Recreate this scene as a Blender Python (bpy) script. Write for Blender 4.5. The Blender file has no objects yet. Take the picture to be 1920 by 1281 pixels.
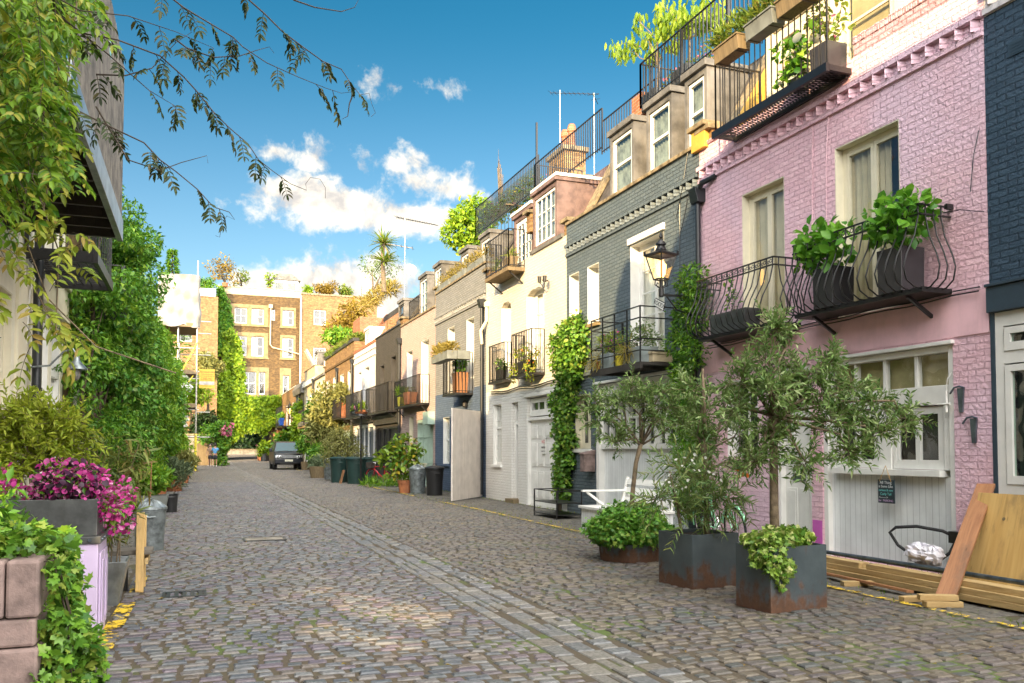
import bpy, bmesh, math, random
import numpy as np
from mathutils import Vector, Matrix
rad = math.radians
scene = bpy.context.scene
COL = scene.collection
R = random.Random(7)
G = np.random.default_rng(11)

# ---------------------------------------------------------------- colours and node helpers
def hx(s):
    c = [int(s[i:i+2], 16)/255 for i in (0, 2, 4)]
    return tuple((v/12.92 if v <= .04045 else ((v+.055)/1.055)**2.4) for v in c)+(1,)
def rgba(c):
    return hx(c) if isinstance(c, str) else (tuple(c)+(1,) if len(c) == 3 else tuple(c))

class NT:
    def __init__(s, tree):
        s.t = tree; s.t.nodes.clear()
    def n(s, kind, ins=None, **pr):
        nd = s.t.nodes.new(kind)
        for k, v in pr.items(): setattr(nd, k, v)
        for k, v in (ins or {}).items(): s.set(nd.inputs[k], v)
        return nd
    def set(s, sock, v):
        if isinstance(v, bpy.types.NodeSocket): s.t.links.new(v, sock)
        elif isinstance(v, str): sock.default_value = rgba(v)
        elif isinstance(v, (tuple, list)) and sock.type == 'RGBA': sock.default_value = rgba(v)
        else: sock.default_value = v
    def m(s, op, a, b=None, c=None, clamp=False):
        nd = s.n('ShaderNodeMath', operation=op, use_clamp=clamp)
        for i, v in enumerate((a, b, c)):
            if v is not None: s.set(nd.inputs[i], v)
        return nd.outputs[0]
    def mix(s, f, a, b, mode='MIX'):
        nd = s.n('ShaderNodeMix', data_type='RGBA', blend_type=mode)
        s.set(nd.inputs[0], f); s.set(nd.inputs[6], a); s.set(nd.inputs[7], b)
        return nd.outputs[2]
    def ss(s, v, lo, hi, o0=0., o1=1.):
        nd = s.n('ShaderNodeMapRange', interpolation_type='SMOOTHSTEP')
        for i, q in enumerate((v, lo, hi, o0, o1)): s.set(nd.inputs[i], q)
        return nd.outputs[0]
    def noise(s, vec, scale, detail=4, rough=.55, dist=0.):
        return s.n('ShaderNodeTexNoise', {'Vector': vec, 'Scale': scale, 'Detail': detail, 'Roughness': rough, 'Distortion': dist})
    def obj(s):
        return s.n('ShaderNodeTexCoord').outputs['Object']
    def geo(s):
        return s.n('ShaderNodeNewGeometry')
    def xyz(s, v):
        return s.n('ShaderNodeSeparateXYZ', {0: v}).outputs
    def comb(s, x, y, z):
        return s.n('ShaderNodeCombineXYZ', {0: x, 1: y, 2: z}).outputs[0]
    def bump(s, h, strength=.5, dist=.01):
        return s.n('ShaderNodeBump', {'Height': h, 'Strength': strength, 'Distance': dist}).outputs[0]
    def out(s, sh, vol=None):
        o = s.n('ShaderNodeOutputMaterial'); s.t.links.new(sh, o.inputs[0])
    def pbsdf(s, col, rough=.6, metal=0., normal=None, spec=.5, **kw):
        d = {'Base Color': col, 'Roughness': rough, 'Metallic': metal, 'Specular IOR Level': spec}
        if normal is not None: d['Normal'] = normal
        d.update(kw)
        return s.n('ShaderNodeBsdfPrincipled', d).outputs[0]

MATS = {}
def newmat(name):
    m = bpy.data.materials.new(name); m.use_nodes = True; MATS[name] = m
    return m, NT(m.node_tree)

def wallvec(k):
    p = k.xyz(k.geo().outputs['Position'])
    return k.comb(k.m('ADD', p[0], p[1]), p[2], 0.)

def brick_mat(name, c1, c2, mortar, bw=.235, bh=.078, ms=.011, bump=.6, var=.25, painted=False, dirt='30281c', dirtamt=.25, rough=.75, alt=None):
    m, k = newmat(name)
    v = wallvec(k)
    wob = k.noise(v, 5., 2)
    vv = k.n('ShaderNodeVectorMath', {0: v, 1: k.n('ShaderNodeVectorMath', {0: wob.outputs['Color'], 3: .022}, operation='SCALE').outputs[0]}, operation='ADD').outputs[0]
    b = k.n('ShaderNodeTexBrick', {'Vector': vv, 'Color1': c1, 'Color2': c2, 'Mortar': mortar, 'Scale': 1., 'Mortar Size': ms,
            'Mortar Smooth': .35, 'Bias': 0., 'Brick Width': bw, 'Row Height': bh})
    n1 = k.noise(v, 1.3, 5, .6); n2 = k.noise(v, 22., 4, .6)
    col = k.mix(k.ss(n1.outputs[0], .35, .75, 0, var), b.outputs[0], k.mix(.6, b.outputs[0], dirt))
    if not painted:
        n3 = k.noise(v, 4.5, 3, .7)
        col = k.mix(k.ss(n3.outputs[0], .44, .66, 0, .8), col, k.mix(.6, col, dirt))
    if alt:
        n4 = k.noise(v, .42, 3, .6)
        col = k.mix(k.ss(n4.outputs[0], .42, .66, 0, .75), col, k.mix(k.m('MULTIPLY', b.outputs[1], .4), alt, dirt))
    # rain streaks and grime with a shape of their own
    st = k.noise(k.n('ShaderNodeVectorMath', {0: v, 1: (3.2, .35, 1)}, operation='MULTIPLY').outputs[0], 1.6, 5, .65)
    col = k.mix(k.ss(st.outputs[0], .58, .8, 0, dirtamt), col, dirt)
    h = k.m('ADD', k.m('MULTIPLY', k.m('SUBTRACT', 1., b.outputs[1]), 1.), k.m('MULTIPLY', n2.outputs[0], .85))
    k.out(k.pbsdf(col, rough, normal=k.bump(h, bump, .028), spec=.3))
    return m

def paint_mat(name, col, rough=.5, var=.12, metal=0., bump=.1, scale=3., dirt=None, dirtamt=.0, boards=None, axis='wall'):
    m, k = newmat(name)
    v = k.geo().outputs['Position']
    n1 = k.noise(v, scale, 5, .6); n2 = k.noise(v, 60., 3)
    c = k.mix(k.ss(n1.outputs[0], .3, .75, 0, 1), col, k.mix(var*2.2, col, (.0, .0, .0)))
    if dirt:
        st = k.noise(k.n('ShaderNodeVectorMath', {0: v, 1: (4., 4., .5)}, operation='MULTIPLY').outputs[0], 2., 5, .7)
        c = k.mix(k.ss(st.outputs[0], .5, .75, 0, dirtamt), c, dirt)
    h = n2.outputs[0]
    if boards:
        p = k.xyz(v); s = k.m('ADD', p[0], p[1])
        fr = k.m('FRACT', k.m('DIVIDE', s, boards))
        g = k.ss(k.m('ABSOLUTE', k.m('SUBTRACT', fr, .5)), .44, .5)
        cell = k.n('ShaderNodeTexWhiteNoise', {'W': k.m('FLOOR', k.m('DIVIDE', s, boards))}, noise_dimensions='1D').outputs[0]
        c = k.mix(k.m('MULTIPLY', cell, .14), c, k.mix(.5, c, (.1, .09, .07)))
        c = k.mix(k.m('MULTIPLY', g, .65), c, k.mix(.8, c, (.03, .03, .03)))
        h = k.m('SUBTRACT', k.m('MULTIPLY', h, .1), g)
        bump = .6
    k.out(k.pbsdf(c, rough, metal, normal=k.bump(h, bump, .006)))
    return m

def wood_mat(name, c1, c2, axis=1, rough=.6, scale=1.):
    m, k = newmat(name)
    v = k.n('ShaderNodeTexCoord').outputs['Object']
    sc = [14., 14., 14.]; sc[axis] = 1.1
    vv = k.n('ShaderNodeVectorMath', {0: v, 1: tuple(q*scale for q in sc)}, operation='MULTIPLY').outputs[0]
    n1 = k.noise(vv, 1., 5, .6, 1.5); n2 = k.noise(vv, 5., 3)
    c = k.mix(k.ss(n1.outputs[0], .3, .7), c1, c2)
    c = k.mix(k.ss(n2.outputs[0], .55, .75, 0, .4), c, k.mix(.6, c, (.02, .012, .005)))
    st = k.noise(k.n('ShaderNodeVectorMath', {0: v, 1: tuple(1.6 if i == axis else 5. for i in range(3))}, operation='MULTIPLY').outputs[0], 1., 5, .7)
    c = k.mix(k.ss(st.outputs[0], .5, .72, 0, .6), c, k.mix(.7, c, (.06, .05, .04)))
    vo = k.n('ShaderNodeTexVoronoi', {'Vector': k.n('ShaderNodeVectorMath', {0: v, 1: tuple(1.5 if i == axis else 5. for i in range(3))}, operation='MULTIPLY').outputs[0], 'Scale': 1.3})
    c = k.mix(k.ss(vo.outputs['Distance'], .10, .04, 0, .75), c, (.07, .035, .012))
    k.out(k.pbsdf(c, rough, normal=k.bump(n2.outputs[0], .35, .004)))
    return m

def leaf_mat(name, dark, light, trans=.4, rough=.45, third=None, edge=None):
    m, k = newmat(name)
    g = k.geo()
    rnd = g.outputs['Random Per Island']
    c = k.mix(rnd, dark, light)
    if third:
        r2 = k.n('ShaderNodeTexWhiteNoise', {'W': rnd}, noise_dimensions='1D').outputs[0]
        c = k.mix(k.ss(r2, .72, .95), c, third)
    nz = k.noise(g.outputs['Position'], 2.2, 3)
    c = k.mix(k.ss(nz.outputs[0], .35, .7, 0, .55), c, k.mix(.5, c, dark))
    p = k.pbsdf(c, rough, spec=.35)
    t = k.n('ShaderNodeBsdfTranslucent', {0: k.mix(.35, c, light)}).outputs[0]
    k.out(k.n('ShaderNodeMixShader', {0: trans, 1: p, 2: t}).outputs[0])
    return m

def glass_mat(name, tint=(.92, .95, .93), base=.07):
    m, k = newmat(name)
    v = k.geo().outputs['Position']
    nb = k.bump(k.noise(v, 1.7, 2).outputs[0], .12, .05)
    dt = k.n('ShaderNodeVectorMath', {0: nb, 1: k.geo().outputs['Incoming']}, operation='DOT_PRODUCT').outputs['Value']
    fr = k.m('POWER', k.m('SUBTRACT', 1., k.m('ABSOLUTE', dt)), 4.)
    f = k.m('ADD', k.m('MULTIPLY', fr, .95), k.m('ADD', base, .06), clamp=True)
    g = k.n('ShaderNodeBsdfGlossy', {'Color': (1, 1, 1), 'Roughness': .012, 'Normal': nb}).outputs[0]
    t = k.n('ShaderNodeBsdfTransparent', {0: tint}).outputs[0]
    k.out(k.n('ShaderNodeMixShader', {0: f, 1: t, 2: g}).outputs[0])
    return m

# ---------------------------------------------------------------- mesh builder
class MB:
    def __init__(s): s.v = []; s.f = []
    def q(s, pts):
        b = len(s.v); s.v += [tuple(p) for p in pts]; s.f.append(tuple(range(b, b+len(pts))))
    def box(s, x0, x1, y0, y1, z0, z1):
        if x0 > x1: x0, x1 = x1, x0
        if y0 > y1: y0, y1 = y1, y0
        if z0 > z1: z0, z1 = z1, z0
        b = len(s.v)
        s.v += [(x0, y0, z0), (x1, y0, z0), (x1, y1, z0), (x0, y1, z0), (x0, y0, z1), (x1, y0, z1), (x1, y1, z1), (x0, y1, z1)]
        for f in ((0, 3, 2, 1), (4, 5, 6, 7), (0, 1, 5, 4), (1, 2, 6, 5), (2, 3, 7, 6), (3, 0, 4, 7)):
            s.f.append(tuple(b+i for i in f))
        return s
    def obox(s, c, size, rot=None):
        n = len(s.v); h = [q/2 for q in size]
        s.box(-h[0], h[0], -h[1], h[1], -h[2], h[2])
        M = rot if rot is not None else Matrix.Identity(3)
        for i in range(n, len(s.v)):
            w = M @ Vector(s.v[i]); s.v[i] = (w.x+c[0], w.y+c[1], w.z+c[2])
        return s
    def prism(s, poly, axis, a, b):
        # extrude a 2D polygon along an axis ('x','y','z')
        def P(u, w, t):
            return {'x': (t, u, w), 'y': (u, t, w), 'z': (u, w, t)}[axis]
        n = len(poly); k = len(s.v)
        s.v += [P(u, w, a) for u, w in poly]+[P(u, w, b) for u, w in poly]
        s.f.append(tuple(k+i for i in range(n))); s.f.append(tuple(k+n+i for i in reversed(range(n))))
        for i in range(n):
            j = (i+1) % n; s.f.append((k+i, k+n+i, k+n+j, k+j))
        return s
    def tube(s, pts, r, n=6, cap=True):
        pts = [Vector(p) for p in pts]; rs = r if isinstance(r, (list, tuple)) else [r]*len(pts)
        k = len(s.v); up = None
        for i, p in enumerate(pts):
            t = (pts[min(i+1, len(pts)-1)]-pts[max(i-1, 0)])
            if t.length < 1e-9: t = Vector((0, 0, 1))
            t.normalize()
            if up is None:
                up = t.cross(Vector((0, 0, 1)) if abs(t.z) < .9 else Vector((1, 0, 0))).normalized()
            else:
                up = up-t*up.dot(t)
                up = up.normalized() if up.length > 1e-6 else t.orthogonal().normalized()
            w = t.cross(up)
            for j in range(n):
                a = 2*math.pi*j/n
                s.v.append(tuple(p+(up*math.cos(a)+w*math.sin(a))*rs[i]))
        for i in range(len(pts)-1):
            for j in range(n):
                a = k+i*n+j; b = k+i*n+(j+1) % n
                s.f.append((a, b, b+n, a+n))
        if cap:
            s.f.append(tuple(k+j for j in reversed(range(n)))); e = k+(len(pts)-1)*n
            s.f.append(tuple(e+j for j in range(n)))
        return s
    def bar(s, p, q, w=.02, d=None):
        p, q = Vector(p), Vector(q); t = (q-p); L = t.length
        z = t.normalized(); x = z.orthogonal().normalized() if abs(z.z) > .99 else z.cross(Vector((0, 0, 1))).normalized()
        if abs(z.z) > .99: x = Vector((1, 0, 0)); x = (x-z*x.dot(z)).normalized()
        y = z.cross(x)
        s.obox((p+q)/2, (w, d or w, L), Matrix((x, y, z)).transposed())
        return s
    def lathe(s, prof, c=(0, 0, 0), n=20, cap=True, M=None):
        k = len(s.v)
        for r, z in prof:
            for j in range(n):
                a = 2*math.pi*j/n; p = Vector((r*math.cos(a), r*math.sin(a), z))
                if M is not None: p = M @ p
                s.v.append((p.x+c[0], p.y+c[1], p.z+c[2]))
        for i in range(len(prof)-1):
            for j in range(n):
                a = k+i*n+j; b = k+i*n+(j+1) % n
                s.f.append((a, b, b+n, a+n))
        if cap:
            s.f.append(tuple(k+j for j in reversed(range(n)))); e = k+(len(prof)-1)*n
            s.f.append(tuple(e+j for j in range(n)))
        return s
    def torus(s, c, R0, r, M, n=28, m=8):
        k = len(s.v)
        for i in range(n):
            a = 2*math.pi*i/n
            for j in range(m):
                b = 2*math.pi*j/m
                p = M @ Vector(((R0+r*math.cos(b))*math.cos(a), (R0+r*math.cos(b))*math.sin(a), r*math.sin(b)))
                s.v.append((p.x+c[0], p.y+c[1], p.z+c[2]))
        for i in range(n):
            for j in range(m):
                a = k+i*m+j; b = k+i*m+(j+1) % m; c2 = k+((i+1) % n)*m+(j+1) % m; d = k+((i+1) % n)*m+j
                s.f.append((a, d, c2, b))
        return s
    def blob(s, c, r, n=10, m=7, seed=0, amt=.15):
        rr = random.Random(seed); k = len(s.v)
        for i in range(m+1):
            th = math.pi*i/m
            for j in range(n):
                a = 2*math.pi*j/n; f = 1+rr.uniform(-amt, amt)
                s.v.append((c[0]+r[0]*f*math.sin(th)*math.cos(a), c[1]+r[1]*f*math.sin(th)*math.sin(a), c[2]+r[2]*f*math.cos(th)))
        for i in range(m):
            for j in range(n):
                a = k+i*n+j; b = k+i*n+(j+1) % n
                s.f.append((a, a+n, b+n, b))
        return s
    def build(s, name, mat, parent=None, bevel=0., smooth=False, label=None):
        me = bpy.data.meshes.new(name)
        off = origin(parent) if parent is not None else Vector((0, 0, 0))
        me.from_pydata([(a-off.x, b-off.y, c-off.z) for a, b, c in s.v], [], s.f)
        o = bpy.data.objects.new(name, me); COL.objects.link(o)
        me.materials.append(MATS[mat] if isinstance(mat, str) else mat)
        if parent is not None: o.parent = parent
        bm = bmesh.new(); bm.from_mesh(me)
        bmesh.ops.recalc_face_normals(bm, faces=bm.faces[:]) if len(bm.faces) < 60000 else None
        bm.to_mesh(me); bm.free()
        if smooth:
            for p in me.polygons: p.use_smooth = True
            if smooth == 'auto': me.set_sharp_from_angle(angle=rad(40))
        if bevel:
            md = o.modifiers.new('bevel', 'BEVEL'); md.width = bevel; md.segments = 2; md.limit_method = 'ANGLE'; md.angle_limit = rad(40)
        if label: o['label'] = label
        return o

def origin(o):
    v = Vector((0, 0, 0))
    while o is not None: v += o.location; o = o.parent
    return v
def tag(o, label=None, cat=None, group=None, kind=None):
    if label: o['label'] = label
    if cat: o['category'] = cat
    if group: o['group'] = group
    if kind: o['kind'] = kind
    return o
def thing(name, label, cat, loc=(0, 0, 0), group=None):
    o = bpy.data.objects.new(name, None); COL.objects.link(o); o.location = loc; o.empty_display_size = .2
    return tag(o, label, cat, group)
def dup(root, loc, label=None, group=None, rz=None, sc=None):
    r = root.copy(); COL.objects.link(r); r.location = loc
    if rz is not None: r.rotation_euler = (0, 0, rz)
    if sc is not None: r.scale = (sc, sc, sc)
    if label: r['label'] = label
    if group: r['group'] = group
    for ch in root.children:
        c = ch.copy(); COL.objects.link(c); c.parent = r
        for g in ch.children:
            d = g.copy(); COL.objects.link(d); d.parent = c
    return r

def text(body, mat, parent, M, size, name='lettering', extrude=.0015, align='CENTER', spacing=1.):
    cu = bpy.data.curves.new('lettering', 'FONT'); cu.body = body; cu.size = size; cu.extrude = extrude
    cu.align_x = align; cu.align_y = 'CENTER'; cu.space_character = spacing; cu.resolution_u = 3
    t = bpy.data.objects.new('lettering_source', cu); COL.objects.link(t)
    dg = bpy.context.evaluated_depsgraph_get()
    me = bpy.data.meshes.new_from_object(t.evaluated_get(dg))
    bpy.data.objects.remove(t); bpy.data.curves.remove(cu)
    off = origin(parent)
    me.transform(Matrix.Translation(-off) @ M)
    me.materials.clear(); me.materials.append(MATS[mat])
    o = bpy.data.objects.new(name, me); COL.objects.link(o); o.parent = parent
    return o
def face_mat(loc, facing='-x', roll=0., tilt=0.):
    if facing == '-x': B = Matrix(((0, 0, -1), (-1, 0, 0), (0, 1, 0)))
    elif facing == '-y': B = Matrix(((1, 0, 0), (0, 0, -1), (0, 1, 0)))
    B = B @ Matrix.Rotation(roll, 3, 'Z')
    return Matrix.Translation(loc) @ B.to_4x4()

# ---------------------------------------------------------------- leaves
TPL = {
 'kite': ([(0, 0, 0), (.42, .5, .10), (1, 0, -.10), (.42, -.5, .10)], [(0, 1, 2), (0, 2, 3)]),
 'oval': ([(0, 0, 0), (.25, .42, .10), (.65, .46, .07), (1, 0, -.16), (.65, -.46, .07), (.25, -.42, .10), (.5, 0, 0)],
          [(0, 6, 2, 1), (6, 3, 2), (0, 5, 4, 6), (6, 4, 3)]),
 'ivy': ([(.28, 0, .04), (0, 0, 0), (-.02, .36, .0), (.18, .5, -.06), (.38, .27, .03), (.62, .42, -.05), (.66, .14, .02), (1, 0, -.12),
          (.66, -.14, .02), (.62, -.42, -.05), (.38, -.27, .03), (.18, -.5, -.06), (-.02, -.36, 0)],
         [(0, 1, 2), (0, 2, 3), (0, 3, 4), (0, 4, 5), (0, 5, 6), (0, 6, 7), (0, 7, 8), (0, 8, 9), (0, 9, 10), (0, 10, 11), (0, 11, 12), (0, 12, 1)]),
 'strip': ([(0, .5, 0), (0, -.5, 0), (.4, .5, .04), (.4, -.5, .04), (.75, .35, -.02), (.75, -.35, -.02), (1, 0, -.16)],
           [(0, 2, 3, 1), (2, 4, 5, 3), (4, 6, 5)]),
 'flower': ([(0, 0, 0), (.5, .12, .1), (.38, .38, .12), (.1, .5, .1), (-.2, .42, .12), (-.45, .2, .1), (-.42, -.18, .12), (-.15, -.46, .1), (.2, -.45, .12), (.45, -.25, .1)],
            [(0, 1, 2), (0, 3, 4), (0, 5, 6), (0, 7, 8), (0, 9, 1), (0, 2, 3), (0, 4, 5), (0, 6, 7), (0, 8, 9)]),
}
def unit(a): return a/np.maximum(np.linalg.norm(a, axis=1, keepdims=True), 1e-9)
def leaf_mesh(name, P, D, N, L, W, mat, parent=None, shape='kite', label=None):
    P = np.asarray(P, float); n = len(P)
    D = unit(np.asarray(D, float)); N = np.asarray(N, float); N = unit(N-D*np.sum(N*D, 1, keepdims=True)); S = np.cross(D, N)
    L = np.broadcast_to(np.asarray(L, float), (n,))[:, None]; W = np.broadcast_to(np.asarray(W, float), (n,))[:, None]
    tv, tf = TPL[shape]; k = len(tv)
    V = np.empty((n, k, 3))
    for i, (a, b, c) in enumerate(tv): V[:, i] = P+L*a*D+W*b*S+L*c*N
    if parent is not None: V -= np.array(origin(parent))
    flat = np.concatenate([np.array(f) for f in tf]); tot = np.array([len(f) for f in tf])
    loops = (flat[None]+np.arange(n)[:, None]*k).ravel().astype(np.int32)
    tots = np.tile(tot, n); starts = np.concatenate(([0], np.cumsum(tots)[:-1])).astype(np.int32)
    me = bpy.data.meshes.new(name); me.vertices.add(n*k); me.vertices.foreach_set('co', V.ravel().astype(np.float32))
    me.loops.add(len(loops)); me.loops.foreach_set('vertex_index', loops)
    me.polygons.add(len(tots)); me.polygons.foreach_set('loop_start', starts)
    me.update(calc_edges=True); me.validate()
    me.materials.append(MATS[mat])
    o = bpy.data.objects.new(name, me); COL.objects.link(o)
    if parent is not None: o.parent = parent
    if label: o['label'] = label
    return o
def rdir(n): return unit(G.normal(size=(n, 3)))
def clumps(n, cl, shell=.45):
    """points in a set of ellipsoid clumps [(cx,cy,cz,rx,ry,rz)], with outward directions"""
    cl = np.array(cl, float); w = (cl[:, 3]*cl[:, 4]+cl[:, 4]*cl[:, 5]+cl[:, 3]*cl[:, 5]); w /= w.sum()
    i = G.choice(len(cl), n, p=w); u = rdir(n); r = shell+(1-shell)*G.random(n)**.6
    r *= 1+.18*G.normal(size=n)*(G.random(n) < .35)
    return cl[i, :3]+u*cl[i, 3:]*r[:, None], unit(u/cl[i, 3:])
def orient(O, out=.6, rand=.8, up=.0, nup=.7, nrand=.6):
    n = len(O)
    D = O*out+rdir(n)*rand; D[:, 2] += up
    N = O+rdir(n)*nrand; N[:, 2] += nup
    return D, N
def foliage(name, n, cl, L, W, mat, parent=None, shape='kite', shell=.45, up=-.2, label=None, lv=.3, zmin=None, **kw):
    P, O = clumps(n, cl, shell)
    if zmin is not None: P[:, 2] = np.where(P[:, 2] < zmin, zmin+G.random(n)*.1, P[:, 2])
    D, N = orient(O, up=up, **kw)
    s = 1+lv*G.normal(size=n).clip(-1.5, 1.5)
    o = leaf_mesh(name, P, D, N, L*s, W*s, mat, parent, shape, label)
    if 'flower' in name or name in ('shoots', 'shoot', 'plants'): o['kind'] = 'stuff'
    return o
def lumpy(c, r, k, rr, seed):
    """k clump spheres scattered over an ellipsoid"""
    g = np.random.default_rng(seed); out = []
    for i in range(k):
        u = g.normal(size=3); u /= np.linalg.norm(u); q = g.uniform(.35, .85)
        s = rr*g.uniform(.7, 1.25)
        out.append((c[0]+u[0]*r[0]*q, c[1]+u[1]*r[1]*q, c[2]+u[2]*r[2]*q, s, s, s*.85))
    return out
def branchy(mb, base, tips, r0, r1, seed=0, n=5, sag=.1):
    rr = random.Random(seed); b = Vector(base)
    for t in tips:
        t = Vector(t); d = t-b
        p1 = b+d*.4+Vector((rr.uniform(-1, 1), rr.uniform(-1, 1), rr.uniform(.2, 1)))*d.length*sag
        p2 = b+d*.75+Vector((rr.uniform(-1, 1), rr.uniform(-1, 1), rr.uniform(0, 1)))*d.length*sag
        mb.tube([b, p1, p2, t], [r0, r0*.75+r1*.25, (r0+r1)*.45, r1], n)
def twigs(cl, per, length, gap, seed, up=.2, droop=.0):
    """twig polylines through clumps and leaf seats along them -> (lines, P, D)"""
    g = np.random.default_rng(seed); lines = []; P = []; D = []
    for c in cl:
        c = np.array(c)
        for i in range(per):
            u = g.normal(size=3); u /= np.linalg.norm(u); u[2] += up; u /= np.linalg.norm(u)
            a = c[:3]+u*c[3:]*g.uniform(.05, .5); L = length*g.uniform(.6, 1.3)
            pts = [a]; d = u+g.normal(size=3)*.35
            d /= np.linalg.norm(d)
            st = 4
            for s_ in range(st):
                d = d+g.normal(size=3)*.12; d[2] -= droop; d /= np.linalg.norm(d); pts.append(pts[-1]+d*L/st)
            lines.append(pts)
            m = int(L/gap)
            for j in range(m):
                t = (j+.5)/m*st; q = int(min(t, st-1e-6)); p = pts[q]*(1-(t-q))+pts[q+1]*(t-q)
                ax = pts[q+1]-pts[q]; ax = ax/np.linalg.norm(ax)
                sd = np.cross(ax, g.normal(size=3)); sd /= np.linalg.norm(sd)
                for sgn in (1, -1):
                    P.append(p); D.append(ax*.75+sd*sgn*.8+g.normal(size=3)*.15)
    return lines, np.array(P), np.array(D)

EXPO = 1.66
SKYC = {'tint_lo': (.40, .46, .48), 'tint_hi': (.060, .285, .33), 'cloud_lo': (2.0, 1.9, 1.8), 'cloud_hi': (3.5, 3.2, 2.7), 'over': (21., 20.4, 19.4)}
CLOUD_LIST = [(6.2, 16.3, 4.8, 2.0, .9), (9.6, 15.9, 3.4, 1.5, .9), (13.3, 15.4, 4.2, 1.4, .8), (12.6, 18.7, 2.6, 1.3, .42), (14.2, 17.6, 2.6, 1.3, .45), (16.2, 17.3, 2.2, 1.2, .42), (5., 18.9, 2.8, 1., .5), (6.8, 18.6, 1.8, 1., .6),
              (10.0, 10.6, 5.4, 2.5, .9), (4.5, 10.3, 3.2, 1.3, .7), (12.4, 23.4, 2.4, .9, .3), (16., 23.4, 1.6, .6, .25)]

# ---------------------------------------------------------------- materials
WHITE = (.78, .77, .73)
brick_mat('pink_brick', (.86, .57, .63), (.80, .50, .57), (.73, .45, .52), ms=.007, bump=1.1, var=.4, painted=True, dirt=(.40, .21, .26), dirtamt=.3, rough=.6, alt=(.78, .57, .68))
brick_mat('pink_parapet', (.66, .40, .46), (.58, .34, .41), (.40, .25, .28), ms=.010, bump=1.2, var=.6, painted=True, dirt=(.10, .085, .07), dirtamt=.75)
paint_mat('pink_render', (.86, .54, .60), .6, .08, bump=.15, dirt=(.5, .3, .32), dirtamt=.25)
paint_mat('magenta_paint', (.62, .13, .50), .6, .1)
brick_mat('navy_brick', (.05, .085, .125), (.04, .07, .105), (.025, .045, .07), bump=.9, var=.3, painted=True, dirt=(.015, .02, .03), dirtamt=.3, rough=.5)
paint_mat('navy_paint', (.035, .06, .085), .45, .15)
brick_mat('slate_brick', (.125, .155, .172), (.10, .13, .15), (.065, .085, .10), bump=.9, var=.3, painted=True, dirt=(.05, .05, .045), dirtamt=.4, rough=.55)
brick_mat('cream_brick', (.70, .63, .53), (.65, .58, .48), (.56, .49, .40), bump=.7, var=.2, painted=True, dirt=(.35, .28, .2), dirtamt=.25, rough=.6)
brick_mat('white_brick', (.76, .75, .71), (.73, .71, .67), (.64, .62, .57), bump=.7, var=.18, painted=True, dirt=(.35, .32, .27), dirtamt=.25, rough=.6)
brick_mat('grey_brick', (.26, .26, .25), (.21, .215, .21), (.15, .15, .145), bump=.7, var=.25, painted=True, dirt=(.1, .09, .08), dirtamt=.3)
brick_mat('blue_brick', (.11, .15, .22), (.085, .12, .19), (.06, .09, .14), bump=.7, var=.25, painted=True, dirt=(.04, .05, .06), dirtamt=.25)
brick_mat('mauve_brick', (.52, .38, .33), (.45, .33, .29), (.34, .25, .22), bump=.7, var=.25, painted=True, dirt=(.25, .18, .15), dirtamt=.3)
brick_mat('black_brick', (.075, .066, .055), (.055, .05, .042), (.06, .054, .045), bump=.7, var=.3, painted=True, dirt=(.02, .018, .015), dirtamt=.3)
brick_mat('lilac_brick', (.66, .62, .62), (.60, .57, .58), (.6, .57, .58), bump=.7, var=.2, painted=True, dirt=(.3, .27, .25), dirtamt=.25)
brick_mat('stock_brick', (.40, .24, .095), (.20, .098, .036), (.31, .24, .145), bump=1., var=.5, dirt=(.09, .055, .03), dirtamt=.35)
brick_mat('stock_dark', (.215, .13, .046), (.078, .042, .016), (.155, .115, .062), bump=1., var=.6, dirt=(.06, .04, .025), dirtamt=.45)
brick_mat('red_brick', (.42, .15, .07), (.34, .11, .05), (.35, .25, .17), bump=.5, var=.4, dirt=(.1, .04, .02))
paint_mat('ochre_render', (.62, .36, .06), .7, .15, dirt=(.3, .17, .05), dirtamt=.4)
paint_mat('sand_render', (.55, .45, .29), .7, .15, dirt=(.25, .19, .1), dirtamt=.4)
paint_mat('stone_trim', (.27, .19, .085), .7, .2, dirt=(.2, .14, .07), dirtamt=.4, bump=.4)
paint_mat('coping_stone', (.30, .235, .14), .8, .35, scale=6., dirt=(.07, .055, .03), dirtamt=.7, bump=.5)
paint_mat('white_paint', WHITE, .35, .06, dirt=(.4, .38, .32), dirtamt=.12)
paint_mat('cream_paint', (.74, .68, .52), .4, .06, dirt=(.35, .3, .2), dirtamt=.15)
paint_mat('white_boards', (.80, .82, .82), .4, .06, boards=.102, dirt=(.33, .33, .3), dirtamt=.2)
paint_mat('blush_boards', (.74, .67, .60), .55, .08, boards=.145, dirt=(.3, .2, .13), dirtamt=.3)
paint_mat('mint_paint', (.42, .55, .46), .4, .08)
paint_mat('slate_boards', (.06, .085, .12), .4, .1, boards=.1)
paint_mat('black_paint', (.022, .021, .021), .4, .2, bump=.2)
paint_mat('charcoal_paint', (.045, .042, .04), .5, .2, dirt=(.09, .08, .06), dirtamt=.3)
paint_mat('iron', (.016, .015, .015), .38, .2, bump=.25, scale=12.)
paint_mat('pipe_black', (.02, .023, .026), .35, .15, bump=.2)
paint_mat('lead', (.19, .18, .165), .55, .3, bump=.3, scale=2.2, dirt=(.09, .075, .055), dirtamt=.5)
paint_mat('zinc', (.36, .39, .40), .36, .22, metal=.75, scale=5., bump=.15, dirt=(.14, .14, .13), dirtamt=.4)
paint_mat('galvanised', (.30, .34, .35), .4, .3, metal=.6, scale=9., bump=.15, dirt=(.2, .21, .2), dirtamt=.3)
paint_mat('steel_tube', (.16, .20, .23), .33, .25, metal=.7, scale=8.)
paint_mat('scaffold_steel', (.55, .53, .47), .45, .25, metal=.4, scale=6.)
paint_mat('yellow_sleeve', (.75, .62, .05), .45, .1)
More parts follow.
